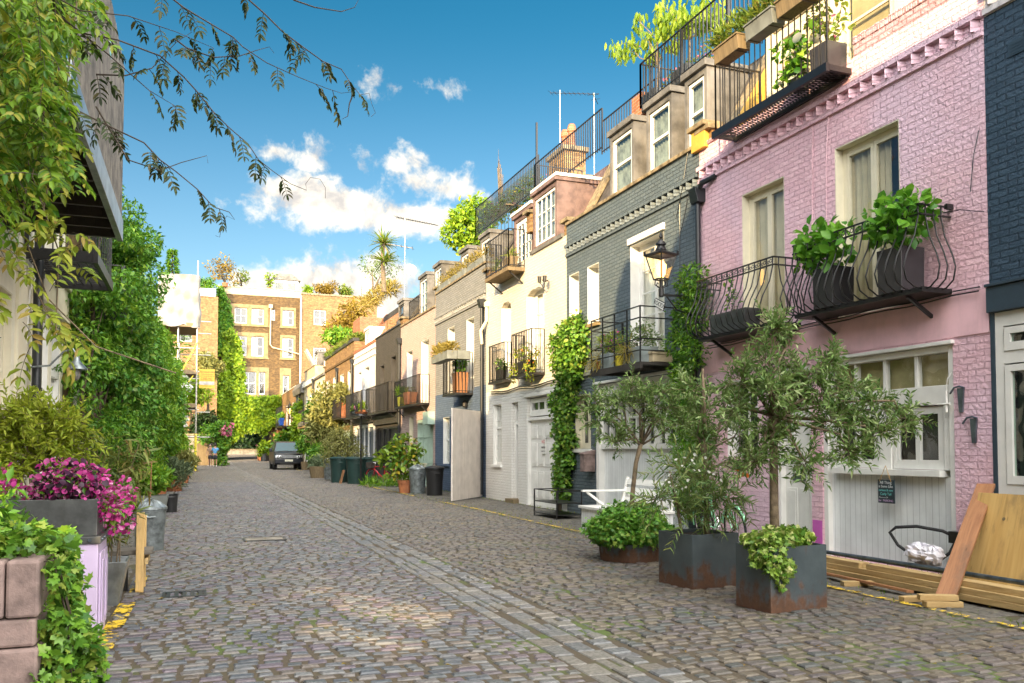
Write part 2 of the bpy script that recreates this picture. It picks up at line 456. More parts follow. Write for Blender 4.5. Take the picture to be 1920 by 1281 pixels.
paint_mat('slate_roof', (.085, .075, .07), .6, .3, scale=4., bump=.3)
paint_mat('plum_slate', (.20, .13, .115), .55, .25, scale=4., bump=.3)
paint_mat('terracotta', (.42, .15, .06), .7, .2, dirt=(.5, .35, .25), dirtamt=.25)
paint_mat('plastic_black', (.02, .02, .021), .4, .1)
paint_mat('plastic_green', (.018, .045, .04), .35, .15)
paint_mat('planter_grey', (.20, .215, .20), .6, .2, dirt=(.1, .09, .07), dirtamt=.3)
paint_mat('planter_blue', (.31, .36, .36), .5, .15, dirt=(.15, .14, .12), dirtamt=.3)
paint_mat('planter_black', (.04, .038, .042), .25, .1)
paint_mat('planter_lead', (.11, .115, .115), .38, .3, metal=.45, scale=4., dirt=(.05, .045, .04), dirtamt=.4)
paint_mat('lilac_paint', (.55, .44, .62), .42, .06)
paint_mat('stone_block', (.26, .185, .165), .8, .25, scale=7., bump=.6, dirt=(.12, .08, .07), dirtamt=.35)
paint_mat('timber_grey', (.23, .20, .165), .7, .35, scale=5., boards=.085)
paint_mat('deck_dark', (.055, .045, .038), .7, .3, boards=.14)
paint_mat('cream_render', (.80, .75, .60), .6, .08, dirt=(.35, .3, .2), dirtamt=.2)
paint_mat('soil', (.05, .035, .022), .95, .3, scale=20., bump=.8)
paint_mat('concrete', (.30, .27, .22), .8, .3, scale=3., bump=.4, dirt=(.12, .1, .08), dirtamt=.4)
paint_mat('sheeting', (.24, .225, .20), .35, .12, scale=1.2)
paint_mat('banner_yellow', (.80, .47, .05), .5, .05)
paint_mat('banner_grey', (.55, .53, .5), .5, .35, scale=1.8)
paint_mat('sign_white', (.78, .77, .72), .4, .03)
paint_mat('red_paint', (.5, .02, .03), .3, .08)
paint_mat('pink_paint', (.65, .08, .28), .3, .08)
paint_mat('blue_paint', (.03, .10, .42), .4, .1)
paint_mat('mint_bike', (.30, .75, .42), .3, .06)
paint_mat('rubber', (.018, .018, .019), .7, .15)
paint_mat('chrome', (.72, .72, .72), .16, .05, metal=1.)
paint_mat('bag_white', (.72, .70, .76), .35, .1, scale=9.)
paint_mat('slab_board', (.02, .035, .045), .45, .2)
paint_mat('chalk_white', (.70, .72, .72), .9, .1)
paint_mat('chalk_teal', (.18, .58, .55), .9, .1)
paint_mat('chalk_mauve', (.52, .36, .55), .9, .1)
paint_mat('rope', (.48, .30, .12), .8, .2)
paint_mat('curtain_cream', (.62, .52, .34), .8, .1)
paint_mat('reflect_grey', (.20, .235, .22), .8, .3, scale=5.)  # reflection of the dormer panes, painted as a grey-green sheet behind them
paint_mat('curtain_white', (.72, .69, .60), .8, .1)
paint_mat('blind_gold', (.50, .41, .22), .7, .12)
paint_mat('room_dark', (.05, .047, .042), .8, .3)
paint_mat('skin', (.36, .19, .12), .5, .1)
paint_mat('hair', (.012, .010, .009), .5, .1)
paint_mat('shirt_blue', (.09, .27, .50), .8, .1)
paint_mat('shorts_dark', (.018, .018, .024), .8, .1)
paint_mat('shirt_tan', (.22, .14, .09), .8, .1)
paint_mat('shoe', (.55, .52, .48), .6, .1)
paint_mat('car_paint', (.004, .006, .012), .34, .05, bump=0.)
paint_mat('car_glass', (.004, .05, .065), .12, .02, bump=0.)
paint_mat('headlamp', (.66, .68, .70), .15, .25, scale=30.)
paint_mat('grille_grey', (.42, .43, .44), .3, .1)
paint_mat('plate_white', (.80, .78, .62), .4, .02)
paint_mat('bark', (.21, .155, .095), .9, .3, scale=14., bump=.9, dirt=(.09, .07, .04), dirtamt=.4)
paint_mat('bark_dark', (.085, .06, .035), .9, .3, scale=14., bump=.9)
paint_mat('vine_stem', (.045, .03, .018), .8, .2, scale=20.)
paint_mat('dry_grass', (.42, .26, .07), .8, .3, scale=8.)
paint_mat('teal_door', (.22, .46, .42), .45, .1)
wood_mat('pine', (.52, .37, .17), (.34, .22, .085), 1, .7)
wood_mat('pine_up', (.62, .42, .17), (.52, .33, .12), 2, .6)
wood_mat('cedar', (.36, .17, .075), (.24, .10, .04), 2, .5)
wood_mat('cedar_flat', (.36, .17, .075), (.24, .10, .04), 1, .5)
wood_mat('plywood', (.60, .39, .14), (.47, .28, .085), 2, .5, .35)
wood_mat('old_timber', (.22, .16, .085), (.13, .095, .05), 2, .8)
wood_mat('grey_plank', (.17, .15, .125), (.10, .09, .075), 0, .8)
glass_mat('glass', base=.02); glass_mat('green_glass', (.50, .72, .60), .10); glass_mat('lamp_glass', (.95, .93, .85), .02)
# rusted steel of the cube planters: rust creeps up from the ground
m, k = newmat('corten')
v = k.geo().outputs['Position']; z = k.xyz(v)[2]
n1 = k.noise(v, 7., 6, .65); n2 = k.noise(v, 28., 4)
e = k.m('ADD', z, k.m('MULTIPLY', k.m('SUBTRACT', n1.outputs[0], .5), .75))
n3 = k.noise(k.n('ShaderNodeVectorMath', {0: v, 1: (9., 9., 2.)}, operation='MULTIPLY').outputs[0], 1., 5, .6)
rf = k.m('MAXIMUM', k.ss(k.m('ADD', e, k.m('MULTIPLY', k.m('SUBTRACT', n3.outputs[0], .5), .5)), .27, .06, 0, .95), k.ss(n3.outputs[0], .60, .74, 0, .6))
steel = k.mix(k.noise(v, 3., 5).outputs[0], (.025, .036, .044), (.13, .165, .18))
rust = k.mix(n2.outputs[0], (.03, .015, .009), (.15, .062, .024))
k.out(k.pbsdf(k.mix(rf, steel, rust), k.ss(rf, 0, 1, .38, .85), k.ss(rf, 0, 1, .45, 0.), normal=k.bump(n2.outputs[0], .25, .006)))
# gas mantle in the street lamps; its amber glow stands in for reflected sun
m, k = newmat('lamp_mantle')
k.out(k.n('ShaderNodeEmission', {0: (1, .52, .12), 1: 3.2}).outputs[0])

leaf_mat('leaf_ivy', (0.034, 0.115, 0.016), (0.216, 0.405, 0.041), .3, .35, (.30, .36, .06))
leaf_mat('leaf_ivy_bush', (0.032, 0.136, 0.019), (0.208, 0.432, 0.048), .3, .4, (.26, .34, .06))
leaf_mat('leaf_variegated', (0.072, 0.192, 0.024), (0.288, 0.408, 0.06), .3, .4, (.55, .55, .20))
leaf_mat('leaf_climber', (.030, .125, .014), (.17, .36, .028), .38, .4, (.27, .40, .035))
leaf_mat('leaf_fern', (.05, .17, .014), (.24, .43, .03), .42, .45, (.36, .45, .04))
leaf_mat('leaf_sunny', (.14, .27, .012), (.38, .50, .028), .45, .5, (.09, .20, .015))
leaf_mat('leaf_wisteria', (.035, .125, .012), (.22, .36, .026), .5, .4, (.38, .35, .045))
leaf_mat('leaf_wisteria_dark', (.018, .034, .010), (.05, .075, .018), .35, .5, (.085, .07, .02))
leaf_mat('leaf_bronze', (.16, .26, .02), (.40, .42, .05), .45, .5, (.40, .27, .07))
leaf_mat('leaf_yellow', (.20, .30, .02), (.48, .52, .06), .45, .5)
leaf_mat('leaf_bamboo', (0.063, 0.105, 0.02), (0.238, 0.266, 0.056), .35, .5, (.26, .17, .06))
leaf_mat('leaf_olive', (.05, .13, .022), (.23, .33, .09), .3, .45, (.34, .42, .18))
leaf_mat('leaf_olive_gold', (0.149, 0.162, 0.041), (0.338, 0.324, 0.095), .3, .5)
leaf_mat('leaf_oleander', (0.072, 0.16, 0.048), (0.256, 0.352, 0.096), .3, .45, (.26, .27, .08))
leaf_mat('leaf_hydrangea', (0.055, 0.209, 0.022), (0.209, 0.44, 0.039), .4, .35)
leaf_mat('leaf_cherry', (.11, .22, .012), (.32, .42, .03), .5, .4)
leaf_mat('leaf_magnolia', (0.049, 0.14, 0.017), (0.252, 0.35, 0.028), .25, .3, (.42, .30, .03))
leaf_mat('leaf_rosemary', (.08, .13, .07), (.21, .26, .13), .25, .6)
leaf_mat('leaf_terrace', (0.078, 0.169, 0.019), (0.312, 0.377, 0.052), .4, .5, (.30, .22, .05))
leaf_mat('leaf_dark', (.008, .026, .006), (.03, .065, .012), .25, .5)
leaf_mat('leaf_straw', (.22, .17, .035), (.44, .35, .08), .4, .6)
leaf_mat('leaf_autumn', (.20, .12, .02), (.36, .27, .04), .4, .5)
leaf_mat('leaf_purple', (.02, .006, .016), (.06, .015, .045), .25, .4)
leaf_mat('petal_magenta', (.42, .015, .19), (.72, .11, .42), .4, .5, (.80, .42, .62))
leaf_mat('petal_white', (.70, .68, .62), (.80, .80, .76), .4, .5)
leaf_mat('petal_pink', (.70, .12, .25), (.75, .30, .45), .4, .5)
leaf_mat('petal_orange', (.75, .16, .03), (.80, .30, .04), .4, .5)

# cobbles: every sett picks its own stone colour
def sett_mat(name, cols, rough=(.36, .62)):
    m, k = newmat(name)
    g = k.geo(); rnd = g.outputs['Random Per Island']; v = g.outputs['Position']
    cr = k.n('ShaderNodeValToRGB', {0: rnd}); r = cr.color_ramp; r.interpolation = 'CONSTANT'
    while len(r.elements) > 1: r.elements.remove(r.elements[-1])
    for i, c in enumerate(cols):
        el = r.elements[0] if i == 0 else r.elements.new(i/len(cols))
        el.position = i/len(cols); el.color = rgba(c)
    w = k.n('ShaderNodeTexWhiteNoise', {'W': rnd}, noise_dimensions='1D').outputs[0]
    n1 = k.noise(v, 26., 5, .65); n2 = k.noise(v, .55, 4)
    c = k.mix(k.ss(n1.outputs[0], .42, .68, 0, .65), cr.outputs[0], k.mix(.65, cr.outputs[0], (.012, .012, .016)))
    c = k.mix(k.m('MULTIPLY', w, .35), c, k.mix(.5, c, (.02, .02, .024)))
    c = k.mix(k.ss(n2.outputs[0], .48, .72, 0, .35), c, (.17, .145, .105))
    k.out(k.pbsdf(c, k.ss(n1.outputs[0], .3, .7, rough[0], rough[1]), normal=k.bump(n1.outputs[0], .4, .006), spec=.5))
sett_mat('sett', [(0.119, 0.122, 0.128), (0.075, 0.083, 0.094), (0.119, 0.094, 0.111), (0.148, 0.134, 0.124), (0.087, 0.071, 0.082), (0.14, 0.139, 0.136), (0.132, 0.108, 0.088), (0.083, 0.091, 0.094)])
sett_mat('sett_tan', [(0.134, 0.112, 0.084), (0.098, 0.089, 0.076), (0.148, 0.124, 0.091), (0.106, 0.089, 0.086), (0.086, 0.089, 0.084), (0.125, 0.107, 0.096)])
sett_mat('channel_stone', [(0.157, 0.156, 0.159), (0.181, 0.172, 0.155), (0.136, 0.141, 0.144), (0.165, 0.149, 0.129)])
sett_mat('apron_stone', [(.115, .105, .085), (.14, .125, .095), (.10, .095, .08), (.125, .115, .10)], (.6, .85))
m, k = newmat('grit')
v = k.geo().outputs['Position']; x = k.xyz(v)[0]
n1 = k.noise(v, 1.1, 5); n2 = k.noise(v, 40., 3); n3 = k.noise(v, .35, 4)
c = k.mix(n2.outputs[0], (.032, .025, .016), (.10, .076, .046))
c = k.mix(k.m('MULTIPLY', k.ss(n1.outputs[0], .50, .62), k.ss(n3.outputs[0], .40, .55)), c, (.065, .095, .018))
k.out(k.pbsdf(c, .9, normal=k.bump(n2.outputs[0], .6, .006)))
m, k = newmat('line_paint')
v = k.geo().outputs['Position']; n1 = k.noise(v, 18., 5, .7); n2 = k.noise(v, 3., 3)
c = k.mix(n1.outputs[0], (.55, .36, .02), (.80, .55, .03))
a = k.ss(k.m('ADD', n1.outputs[0], k.m('MULTIPLY', n2.outputs[0], .55)), .74, .86)
k.out(k.n('ShaderNodeMixShader', {0: a, 1: k.n('ShaderNodeBsdfTransparent').outputs[0], 2: k.pbsdf(c, .7)}).outputs[0])

# ---------------------------------------------------------------- sun, sky, camera
AZ, EL = rad(40), rad(18)
SUN = Vector((-math.sin(AZ)*math.cos(EL), -math.cos(AZ)*math.cos(EL), math.sin(EL)))
sl = bpy.data.lights.new('sun', 'SUN'); sl.energy = 4.0; sl.angle = rad(.5); sl.color = (1., .72, .37)
so = bpy.data.objects.new('sun', sl); COL.objects.link(so)
so.rotation_euler = (-SUN).to_track_quat('-Z', 'Y').to_euler(); so.location = (-30, -40, 30)
w = bpy.data.worlds.new('World'); scene.world = w; w.use_nodes = True
k = NT(w.node_tree)
sky = k.n('ShaderNodeTexSky', sky_type='NISHITA', sun_disc=False, sun_elevation=EL, sun_rotation=rad(180)+AZ, air_density=1.2, dust_density=.6, ozone_density=2.5)
d = k.n('ShaderNodeTexCoord').outputs['Generated']; X, Y, Z = k.xyz(d)[:3]
az = k.m('MULTIPLY', k.m('ARCTAN2', X, Y), 57.2958); el = k.m('MULTIPLY', k.m('ARCSINE', Z), 57.2958)
nz = k.noise(d, 13., 9, .6, .3); nf = k.noise(d, 4., 3)
def ell(a, e, ra, re, wt=.85):
    u = k.m('DIVIDE', k.m('SUBTRACT', az, a), ra); q = k.m('DIVIDE', k.m('SUBTRACT', el, e), re)
    return k.m('MULTIPLY', k.m('SUBTRACT', 1., k.m('SQRT', k.m('ADD', k.m('MULTIPLY', u, u), k.m('MULTIPLY', q, q)))), wt)
CLOUDS = CLOUD_LIST
mask = None
for c_ in CLOUDS:
    e_ = ell(*c_); mask = e_ if mask is None else k.m('MAXIMUM', mask, e_)
nz2 = k.noise(k.n('ShaderNodeVectorMath', {0: d, 1: (-.012, -.004, .016)}, operation='ADD').outputs[0], 13., 9, .6, .3)
mask = k.m('MULTIPLY', mask, 1.)
nz3 = k.noise(d, 55., 6, .6)
mask = k.m('ADD', mask, k.m('MULTIPLY', k.m('SUBTRACT', nz3.outputs[0], .5), .9))
m2 = k.m('ADD', mask, k.m('MULTIPLY', k.m('SUBTRACT', nz.outputs[0], .49), 2.2))
den = k.ss(m2, .0, .5)
# bright cloud added behind the camera and overhead, out of view, to fill the shade
back = k.m('MAXIMUM', k.ss(Y, .05, -.5), k.m('MULTIPLY', k.ss(el, 60., 76.), .6))
ov = k.m('MULTIPLY', k.ss(k.m('ADD', nf.outputs[0], k.m('MULTIPLY', nz.outputs[0], .3)), .45, .62), back)
sh = k.ss(k.m('ADD', k.m('MULTIPLY', k.m('SUBTRACT', nz.outputs[0], nz2.outputs[0]), 3.4), k.m('SUBTRACT', .62, k.m('MULTIPLY', m2, .22))), .15, .8)
ccol = k.mix(sh, SKYC['cloud_lo'], SKYC['cloud_hi'])
skyc = k.mix(1., sky.outputs[0], k.mix(k.ss(el, 6., 30.), SKYC['tint_lo'], SKYC['tint_hi']), 'MULTIPLY')
col = k.mix(den, skyc, ccol)
col = k.mix(ov, col, SKYC['over'])
bg = k.n('ShaderNodeBackground', {0: col, 1: .13})
o = k.n('ShaderNodeOutputWorld'); k.t.links.new(bg.outputs[0], o.inputs[0])

PSI, TAU = rad(20.5), rad(2.2)
cam = bpy.data.cameras.new('camera'); co = bpy.data.objects.new('camera', cam); COL.objects.link(co)
cam.sensor_width = 36; cam.lens = 1580/1920*36; cam.shift_y = 140.8/1920; cam.clip_end = 2000; cam.clip_start = .05
co.location = (0, 0, 1.55); co.rotation_euler = (rad(90)+TAU, 0, -PSI); scene.camera = co
scene.view_settings.view_transform = 'Standard'; scene.view_settings.look = 'None'; scene.view_settings.exposure = EXPO
scene.render.engine = 'CYCLES'
cy = scene.cycles; cy.max_bounces = 8; cy.diffuse_bounces = 4; cy.transparent_max_bounces = 24; cy.caustics_reflective = False; cy.caustics_refractive = False
scene.render.resolution_x = 1024; scene.render.resolution_y = 683

# ---------------------------------------------------------------- ground
CH = 2.95                                    # centre line of the drain channel
def rise(y): return .02*max(0., min(y, 150)-75)
def gz(x, y): return rise(y)-.05*math.exp(-((x-CH)/1.1)**2)
xs = sorted(set([-400, -60, -20, -8, -2.7]+[round(-2.4+.3*i, 2) for i in range(37)]+[9, 20, 60, 400]))
ys = [-200, -40, -10]+list(range(0, 76, 5))+list(range(80, 151, 10))+[200, 400, 800]
b = MB()
for y in ys:
    for x_ in xs: b.v.append((x_, y, gz(x_, y)-.005))
nx = len(xs)
for i in range(len(ys)-1):
    for j in range(nx-1): b.f.append((i*nx+j, i*nx+j+1, (i+1)*nx+j+1, (i+1)*nx+j))
tag(b.build('ground', 'grit'), kind='structure')

def setts(name, mat, x0, x1, y0, y1, row, ln, gap, seed, skew=0., dome=.006, lip=.012):
    g = np.random.default_rng(seed); C = []
    y = y0
    while y < y1:
        h = row*g.uniform(.86, 1.14); x = x0-g.uniform(0, ln*.5)
        while x < x1:
            l = ln*g.uniform(.72, 1.32); a = max(x, x0); e = min(x+l, x1)
            if e-a > ln*.3: C.append((a, e, y, y+h))
            x += l+gap*g.uniform(.7, 1.7)
        y += h+gap*g.uniform(.6, 1.2)
    C = np.array(C); n = len(C)
    xm = (C[:, 0]+C[:, 1])/2
    wob = .03*np.sin(xm*.8+C[:, 2]*.05)+.006*np.sin(xm*2.7+C[:, 2]*.35)+skew*(xm-x0)
    C[:, 2] += wob; C[:, 3] += wob
    zb = .02*np.clip(C[:, 2]-75, 0, 75)-.05*np.exp(-((xm-CH)/1.1)**2)+g.normal(size=n)*.0035
    V = np.empty((n, 12, 3))
    ins = gap*.6
    for q, (cx, cy_) in enumerate(((0, 2), (1, 2), (1, 3), (0, 3))):
        sx = 1 if cx == 0 else -1; sy = 1 if cy_ == 2 else -1
        jx = g.normal(size=n)*gap*.2; jy = g.normal(size=n)*gap*.14
        V[:, q, 0] = C[:, cx]+jx; V[:, q, 1] = C[:, cy_]+jy; V[:, q, 2] = zb-.03
        V[:, 4+q, 0] = V[:, q, 0]+sx*ins*.25; V[:, 4+q, 1] = V[:, q, 1]+sy*ins*.25; V[:, 4+q, 2] = zb-lip*.25
        V[:, 8+q, 0] = V[:, q, 0]+sx*(ins*.3+.011); V[:, 8+q, 1] = V[:, q, 1]+sy*(ins*.3+.009); V[:, 8+q, 2] = zb+dome+g.normal(size=n)*.0015
    F = [(8, 9, 10, 11)]+[(a, (a+1) % 4, 4+(a+1) % 4, 4+a) for a in range(4)]+[(4+a, 4+(a+1) % 4, 8+(a+1) % 4, 8+a) for a in range(4)]
    fl = np.array(F).ravel(); loops = (fl[None]+np.arange(n)[:, None]*12).ravel().astype(np.int32)
    me = bpy.data.meshes.new(name); me.vertices.add(n*12); me.vertices.foreach_set('co', V.ravel().astype(np.float32))
    me.loops.add(len(loops)); me.loops.foreach_set('vertex_index', loops)
    me.polygons.add(n*9); me.polygons.foreach_set('loop_start', np.arange(n*9, dtype=np.int32)*4)
    me.polygons.foreach_set('use_smooth', np.zeros(n*9, bool))
    me.update(calc_edges=True); me.materials.append(MATS[mat])
    o = bpy.data.objects.new(name, me); COL.objects.link(o); return tag(o, kind='structure')
setts('cobbled_road', 'sett', -.7, CH-.36, 3.2, 42, .084, .138, .026, 3)
setts('cobbled_road', 'sett_tan', CH+.36, 6.62, 3.2, 42, .088, .140, .025, 4, skew=-.012)
setts('cobbled_road', 'sett_tan', -2.5, 8.5, 42, 118, .13, .19, .03, 6)
setts('drain_channel', 'channel_stone', CH-.34, CH-.13, 3.2, 118, .30, .205, .014, 7, dome=.007)
setts('drain_channel', 'channel_stone', CH-.11, CH+.09, 3.2, 118, .26, .2, .014, 8, dome=.007)
setts('drain_channel', 'channel_stone', CH+.11, CH+.33, 3.2, 118, .17, .215, .018, 9, dome=.009)
setts('pavement', 'apron_stone', 6.66, 8.58, 3.2, 42, .15, .21, .016, 12, dome=.006)
setts('pavement', 'apron_stone', -2.58, -.74, 3.2, 42, .15, .21, .016, 13, dome=.006)
def line(x, y0, y1, w, wav=.03):
    b = MB(); n = int((y1-y0)/.4)+1; P = []
    for i in range(n+1):
        y = y0+(y1-y0)*i/n; xx = x+wav*math.sin(y*.7); P.append((xx, y))
    for (a, y_a), (c, y_c) in zip(P, P[1:]):
        b.q([(a-w/2, y_a, rise(y_a)+.019), (a+w/2, y_a, rise(y_a)+.019), (c+w/2, y_c, rise(y_c)+.019), (c-w/2, y_c, rise(y_c)+.019)])
    return tag(b.build('road_marking', 'line_paint'), kind='structure')
line(6.66, 3.4, 12.4, .085); line(6.72, 14.3, 24., .10); line(6.66, 26.8, 36, .09); line(6.9, 60, 72, .09)
line(-.63, 7.2, 9.3, .15); line(-.62, 9.9, 11.2, .12)
# ironwork set in the road
t = thing('manhole_cover', 'small rectangular iron cover set among the cobbles left of the drain channel', 'manhole cover', (1.12, 15.1, 0))
MB().box(.8, 1.42, 14.86, 15.34, -.02, .012).build('cover_plate', 'concrete', t, .004)
b = MB(); b.box(.76, .8, 14.82, 15.38, -.02, .016).box(1.42, 1.46, 14.82, 15.38, -.02, .016).box(.8, 1.42, 14.82, 14.86, -.02, .016).box(.8, 1.42, 15.34, 15.38, -.02, .016)
b.build('frame', 'iron', t)
t = thing('drain_grate', 'small dark iron grate in the cobbles at the left edge of the road', 'drain grate', (-.1, 9.7, 0))
b = MB()
for i in range(5): b.box(-.28+.08*i, -.24+.08*i, 9.52, 9.8, -.02, .014)
b.build('bars', 'iron', t)
MB().box(-.32, .12, 9.48, 9.525, -.02, .016).box(-.32, .12, 9.795, 9.84, -.02, .016).box(-.32, -.29, 9.5, 9.82, -.02, .015).box(.09, .12, 9.5, 9.82, -.02, .015).build('frame', 'iron', t)
# ---------------------------------------------------------------- house kit (facades run along Y and face -X)
FX = 8.6
def facade(root, name, mat, y0, y1, z0, z1, holes, X=FX, depth=.26, label=None):
    b = MB(); cl = lambda v, a, c: min(max(v, a), c)
    hs = [(cl(h[0], y0, y1), cl(h[1], y0, y1), cl(h[2], z0, z1), cl(h[3], z0, z1)) for h in holes]
    hs = [h+(o[2] == h[2], o[3] == h[3]) for h, o in zip(hs, holes) if h[1]-h[0] > .01 and h[3]-h[2] > .01]
    Y = sorted(set([y0, y1]+[q for h in hs for q in h[:2]])); Z = sorted(set([z0, z1]+[q for h in hs for q in h[2:4]]))
    for i in range(len(Y)-1):
        for j in range(len(Z)-1):
            ym, zm = (Y[i]+Y[i+1])/2, (Z[j]+Z[j+1])/2
            if any(h[0] < ym < h[1] and h[2] < zm < h[3] for h in hs): continue
            b.q([(X, Y[i], Z[j]), (X, Y[i], Z[j+1]), (X, Y[i+1], Z[j+1]), (X, Y[i+1], Z[j])])
    s = 1 if depth > 0 else -1
    for h in hs:
        e = X+depth
        b.q([(X, h[0], h[2]), (e, h[0], h[2]), (e, h[0], h[3]), (X, h[0], h[3])])
        b.q([(X, h[1], h[2]), (X, h[1], h[3]), (e, h[1], h[3]), (e, h[1], h[2])])
        if h[5]: b.q([(X, h[0], h[3]), (e, h[0], h[3]), (e, h[1], h[3]), (X, h[1], h[3])])
        if h[4]: b.q([(X, h[0], h[2]), (X, h[1], h[2]), (e, h[1], h[2]), (e, h[0], h[2])])
    return b.build(name, mat, root, label=label)
def shell(root, mat, y0, y1, zp, X=FX, back=6.4):
    b = MB(); e = .004; X1 = X+back
    b.q([(X+.001, y0+e, 0), (X1, y0+e, 0), (X1, y0+e, zp), (X+.001, y0+e, zp)])
    b.q([(X+.001, y1-e, 0), (X1, y1-e, 0), (X1, y1-e, zp), (X+.001, y1-e, zp)])
    b.q([(X1, y0+e, 0), (X1, y1-e, 0), (X1, y1-e, zp), (X1, y0+e, zp)])
    b.q([(X+.25, y0+e, zp-.3), (X1, y0+e, zp-.3), (X1, y1-e, zp-.3), (X+.25, y1-e, zp-.3)])
    b.q([(X+.25, y0+e, 3.2), (X1, y0+e, 3.2), (X1, y1-e, 3.2), (X+.25, y1-e, 3.2)])
    b.q([(X+.25, y0+e, zp-.3), (X+.25, y1-e, zp-.3), (X+.25, y1-e, zp), (X+.25, y0+e, zp)])
    return b.build('side_wall', mat, root)
def window(root, y0, y1, z0, z1, rec=.1, cols=2, rows=2, fr=.055, bar=.022, mat='white_paint', glass='glass', curtain=None, sill=None,
           liner=True, leaves=1, rail=None, X=FX, name='window', sx=1, gap=.0, sash=True, zs=None):
    """frame with glazing bars, its pane and what hangs behind it; sx=-1 for facades that face +X"""
    b = MB(); xa = X+rec*sx; xb = X+(rec+.06)*sx; e = .003
    if liner:
        for (p, q) in ((y0+e, y0+.018), (y1-.018, y1-e)): b.box(X+.004*sx, xa, p, q, z0+e, z1-e)
        b.box(X+.004*sx, xa, y0+.018, y1-.018, z1-.018, z1-e)
    ya, yb, za, zb = y0+.018, y1-.018, z0+.004, z1-.018
    b.box(xa, xb, ya, ya+fr, za, zb).box(xa, xb, yb-fr, yb, za, zb)
    b.box(xa, xb, ya+fr, yb-fr, za, za+fr*1.25).box(xa, xb, ya+fr, yb-fr, zb-fr, zb)
    yi, yj, zi, zj = ya+fr, yb-fr, za+fr*1.25, zb-fr
    xc, xd = xa+.012*sx, xb-.012*sx
    lw = (yj-yi)/leaves
    for l in range(leaves):
        p, q = yi+lw*l, yi+lw*(l+1)
        if leaves > 1:
            s2 = fr*.75
            b.box(xc-.008*sx, xd, p+e, p+s2, zi, zj).box(xc-.008*sx, xd, q-s2, q-e, zi, zj)
            b.box(xc-.008*sx, xd, p+s2, q-s2, zi, zi+s2*1.5).box(xc-.008*sx, xd, p+s2, q-s2, zj-s2, zj)
            p, q = p+s2, q-s2
        for c in range(1, cols): y = p+(q-p)*c/cols; b.box(xc, xd, y-bar/2, y+bar/2, zi, zj)
    if rail:
        b.box(xc-.01*sx, xd+.004*sx, yi, yj, rail-.028, rail+.028)
    zl = zs if zs else [zi+(zj-zi)*r/rows for r in range(1, rows)]
    for z in zl: b.box(xc+.002*sx, xd-.002*sx, yi, yj, z-bar/2, z+bar/2)
    w_ = b.build(name, mat, root)
    g = MB(); xg = X+(rec+.034)*sx; g.q([(xg, yi, zi), (xg, yj, zi), (xg, yj, zj), (xg, yi, zj)]); g.build('pane', glass, w_)
    if curtain:
        g = MB(); n = 22; xk = X+(rec+.11)*sx; rr = random.Random(int(y0*97+z0*13))
        y0c = yi+(yj-yi)*gap
        P = [(xk+.03*math.sin(i*1.9+rr.random())*sx*(0 if curtain.startswith('blind') or curtain == 'room_dark' else 1), y0c+(yj-y0c)*i/n) for i in range(n+1)]
        for a, c in zip(P, P[1:]): g.q([(a[0], a[1], zi-.02), (c[0], c[1], zi-.02), (c[0], c[1], zj+.02), (a[0], a[1], zj+.02)])
        g.build({'blind_gold': 'blind', 'room_dark': 'dark_room_sheet'}.get(curtain, 'curtain'), curtain, w_)  # the dark sheet stands in for the unlit room behind the pane
    if sill:
        MB().box(X-.07*sx, xa, y0-.06, y1+.06, z0-.085, z0-.003).build('sill', sill, w_, .006)
    return w_
def railing(b, p, q, z0, z1, sp=.115, r=.009, top=.018, low=True, posts=True):
    p, q = Vector((p[0], p[1], 0)), Vector((q[0], q[1], 0)); n = max(2, int((q-p).length/sp))
    for i in range(n+1):
        c = p+(q-p)*i/n; rr = r*1.5 if posts and i in (0, n) else r
        b.obox((c.x, c.y, (z0+z1)/2), (rr*2, rr*2, z1-z0))
    b.bar(p+Vector((0, 0, z1)), q+Vector((0, 0, z1)), .034, top*1.2)
    if low: b.bar(p+Vector((0, 0, z0+.06)), q+Vector((0, 0, z0+.06)), .022)
def balcony(root, x0, y0, y1, z, h, sp=.115, sides=True, slab='iron', thick=.07, X=FX, r=.009, label=None, brackets=True):
    s = MB(); s.box(x0, X-.003, y0, y1, z-thick, z)
    o = s.build('balcony', slab, root, label=label)
    b = MB(); i = .03 if x0 < X else -.03
    railing(b, (x0+i, y0+.03), (x0+i, y1-.03), z, z+h, sp, r)
    if sides:
        railing(b, (x0+i, y0+.03), (X-i*.3, y0+.03), z, z+h, sp, r); railing(b, (x0+i, y1-.03), (X-i*.3, y1-.03), z, z+h, sp, r)
    b.build('railing', 'iron', o)
    if brackets:
        for y in (y0+.15, y1-.15): MB().bar((x0+.1*(1 if i > 0 else -1), y, z-thick-.01), (X-.01, y, z-.42), .035).build('bracket', 'iron', o)
    return o
def dogtooth(root, mat, y0, y1, z, X=FX, sp=.215, name='cornice'):
    b = MB(); b.box(X-.075, X+.05, y0, y1, z+.13, z+.205); b.box(X-.04, X+.05, y0, y1, z-.09, z-.015)
    n = int((y1-y0)/sp)
    for i in range(n):
        c = y0+(i+.5)*(y1-y0)/n; s = sp*.34
        b.prism([(X-.08, c), (X+.02, c-s), (X+.03, c), (X+.02, c+s)], 'z', z-.012, z+.127)
    return b.build(name, mat, root)
def coping(root, y0, y1, z, X=FX, mat='coping_stone', t=.075, over=.05):
    return MB().box(X-over, X+.3, y0, y1, z, z+t).build('coping', mat, root, .01)
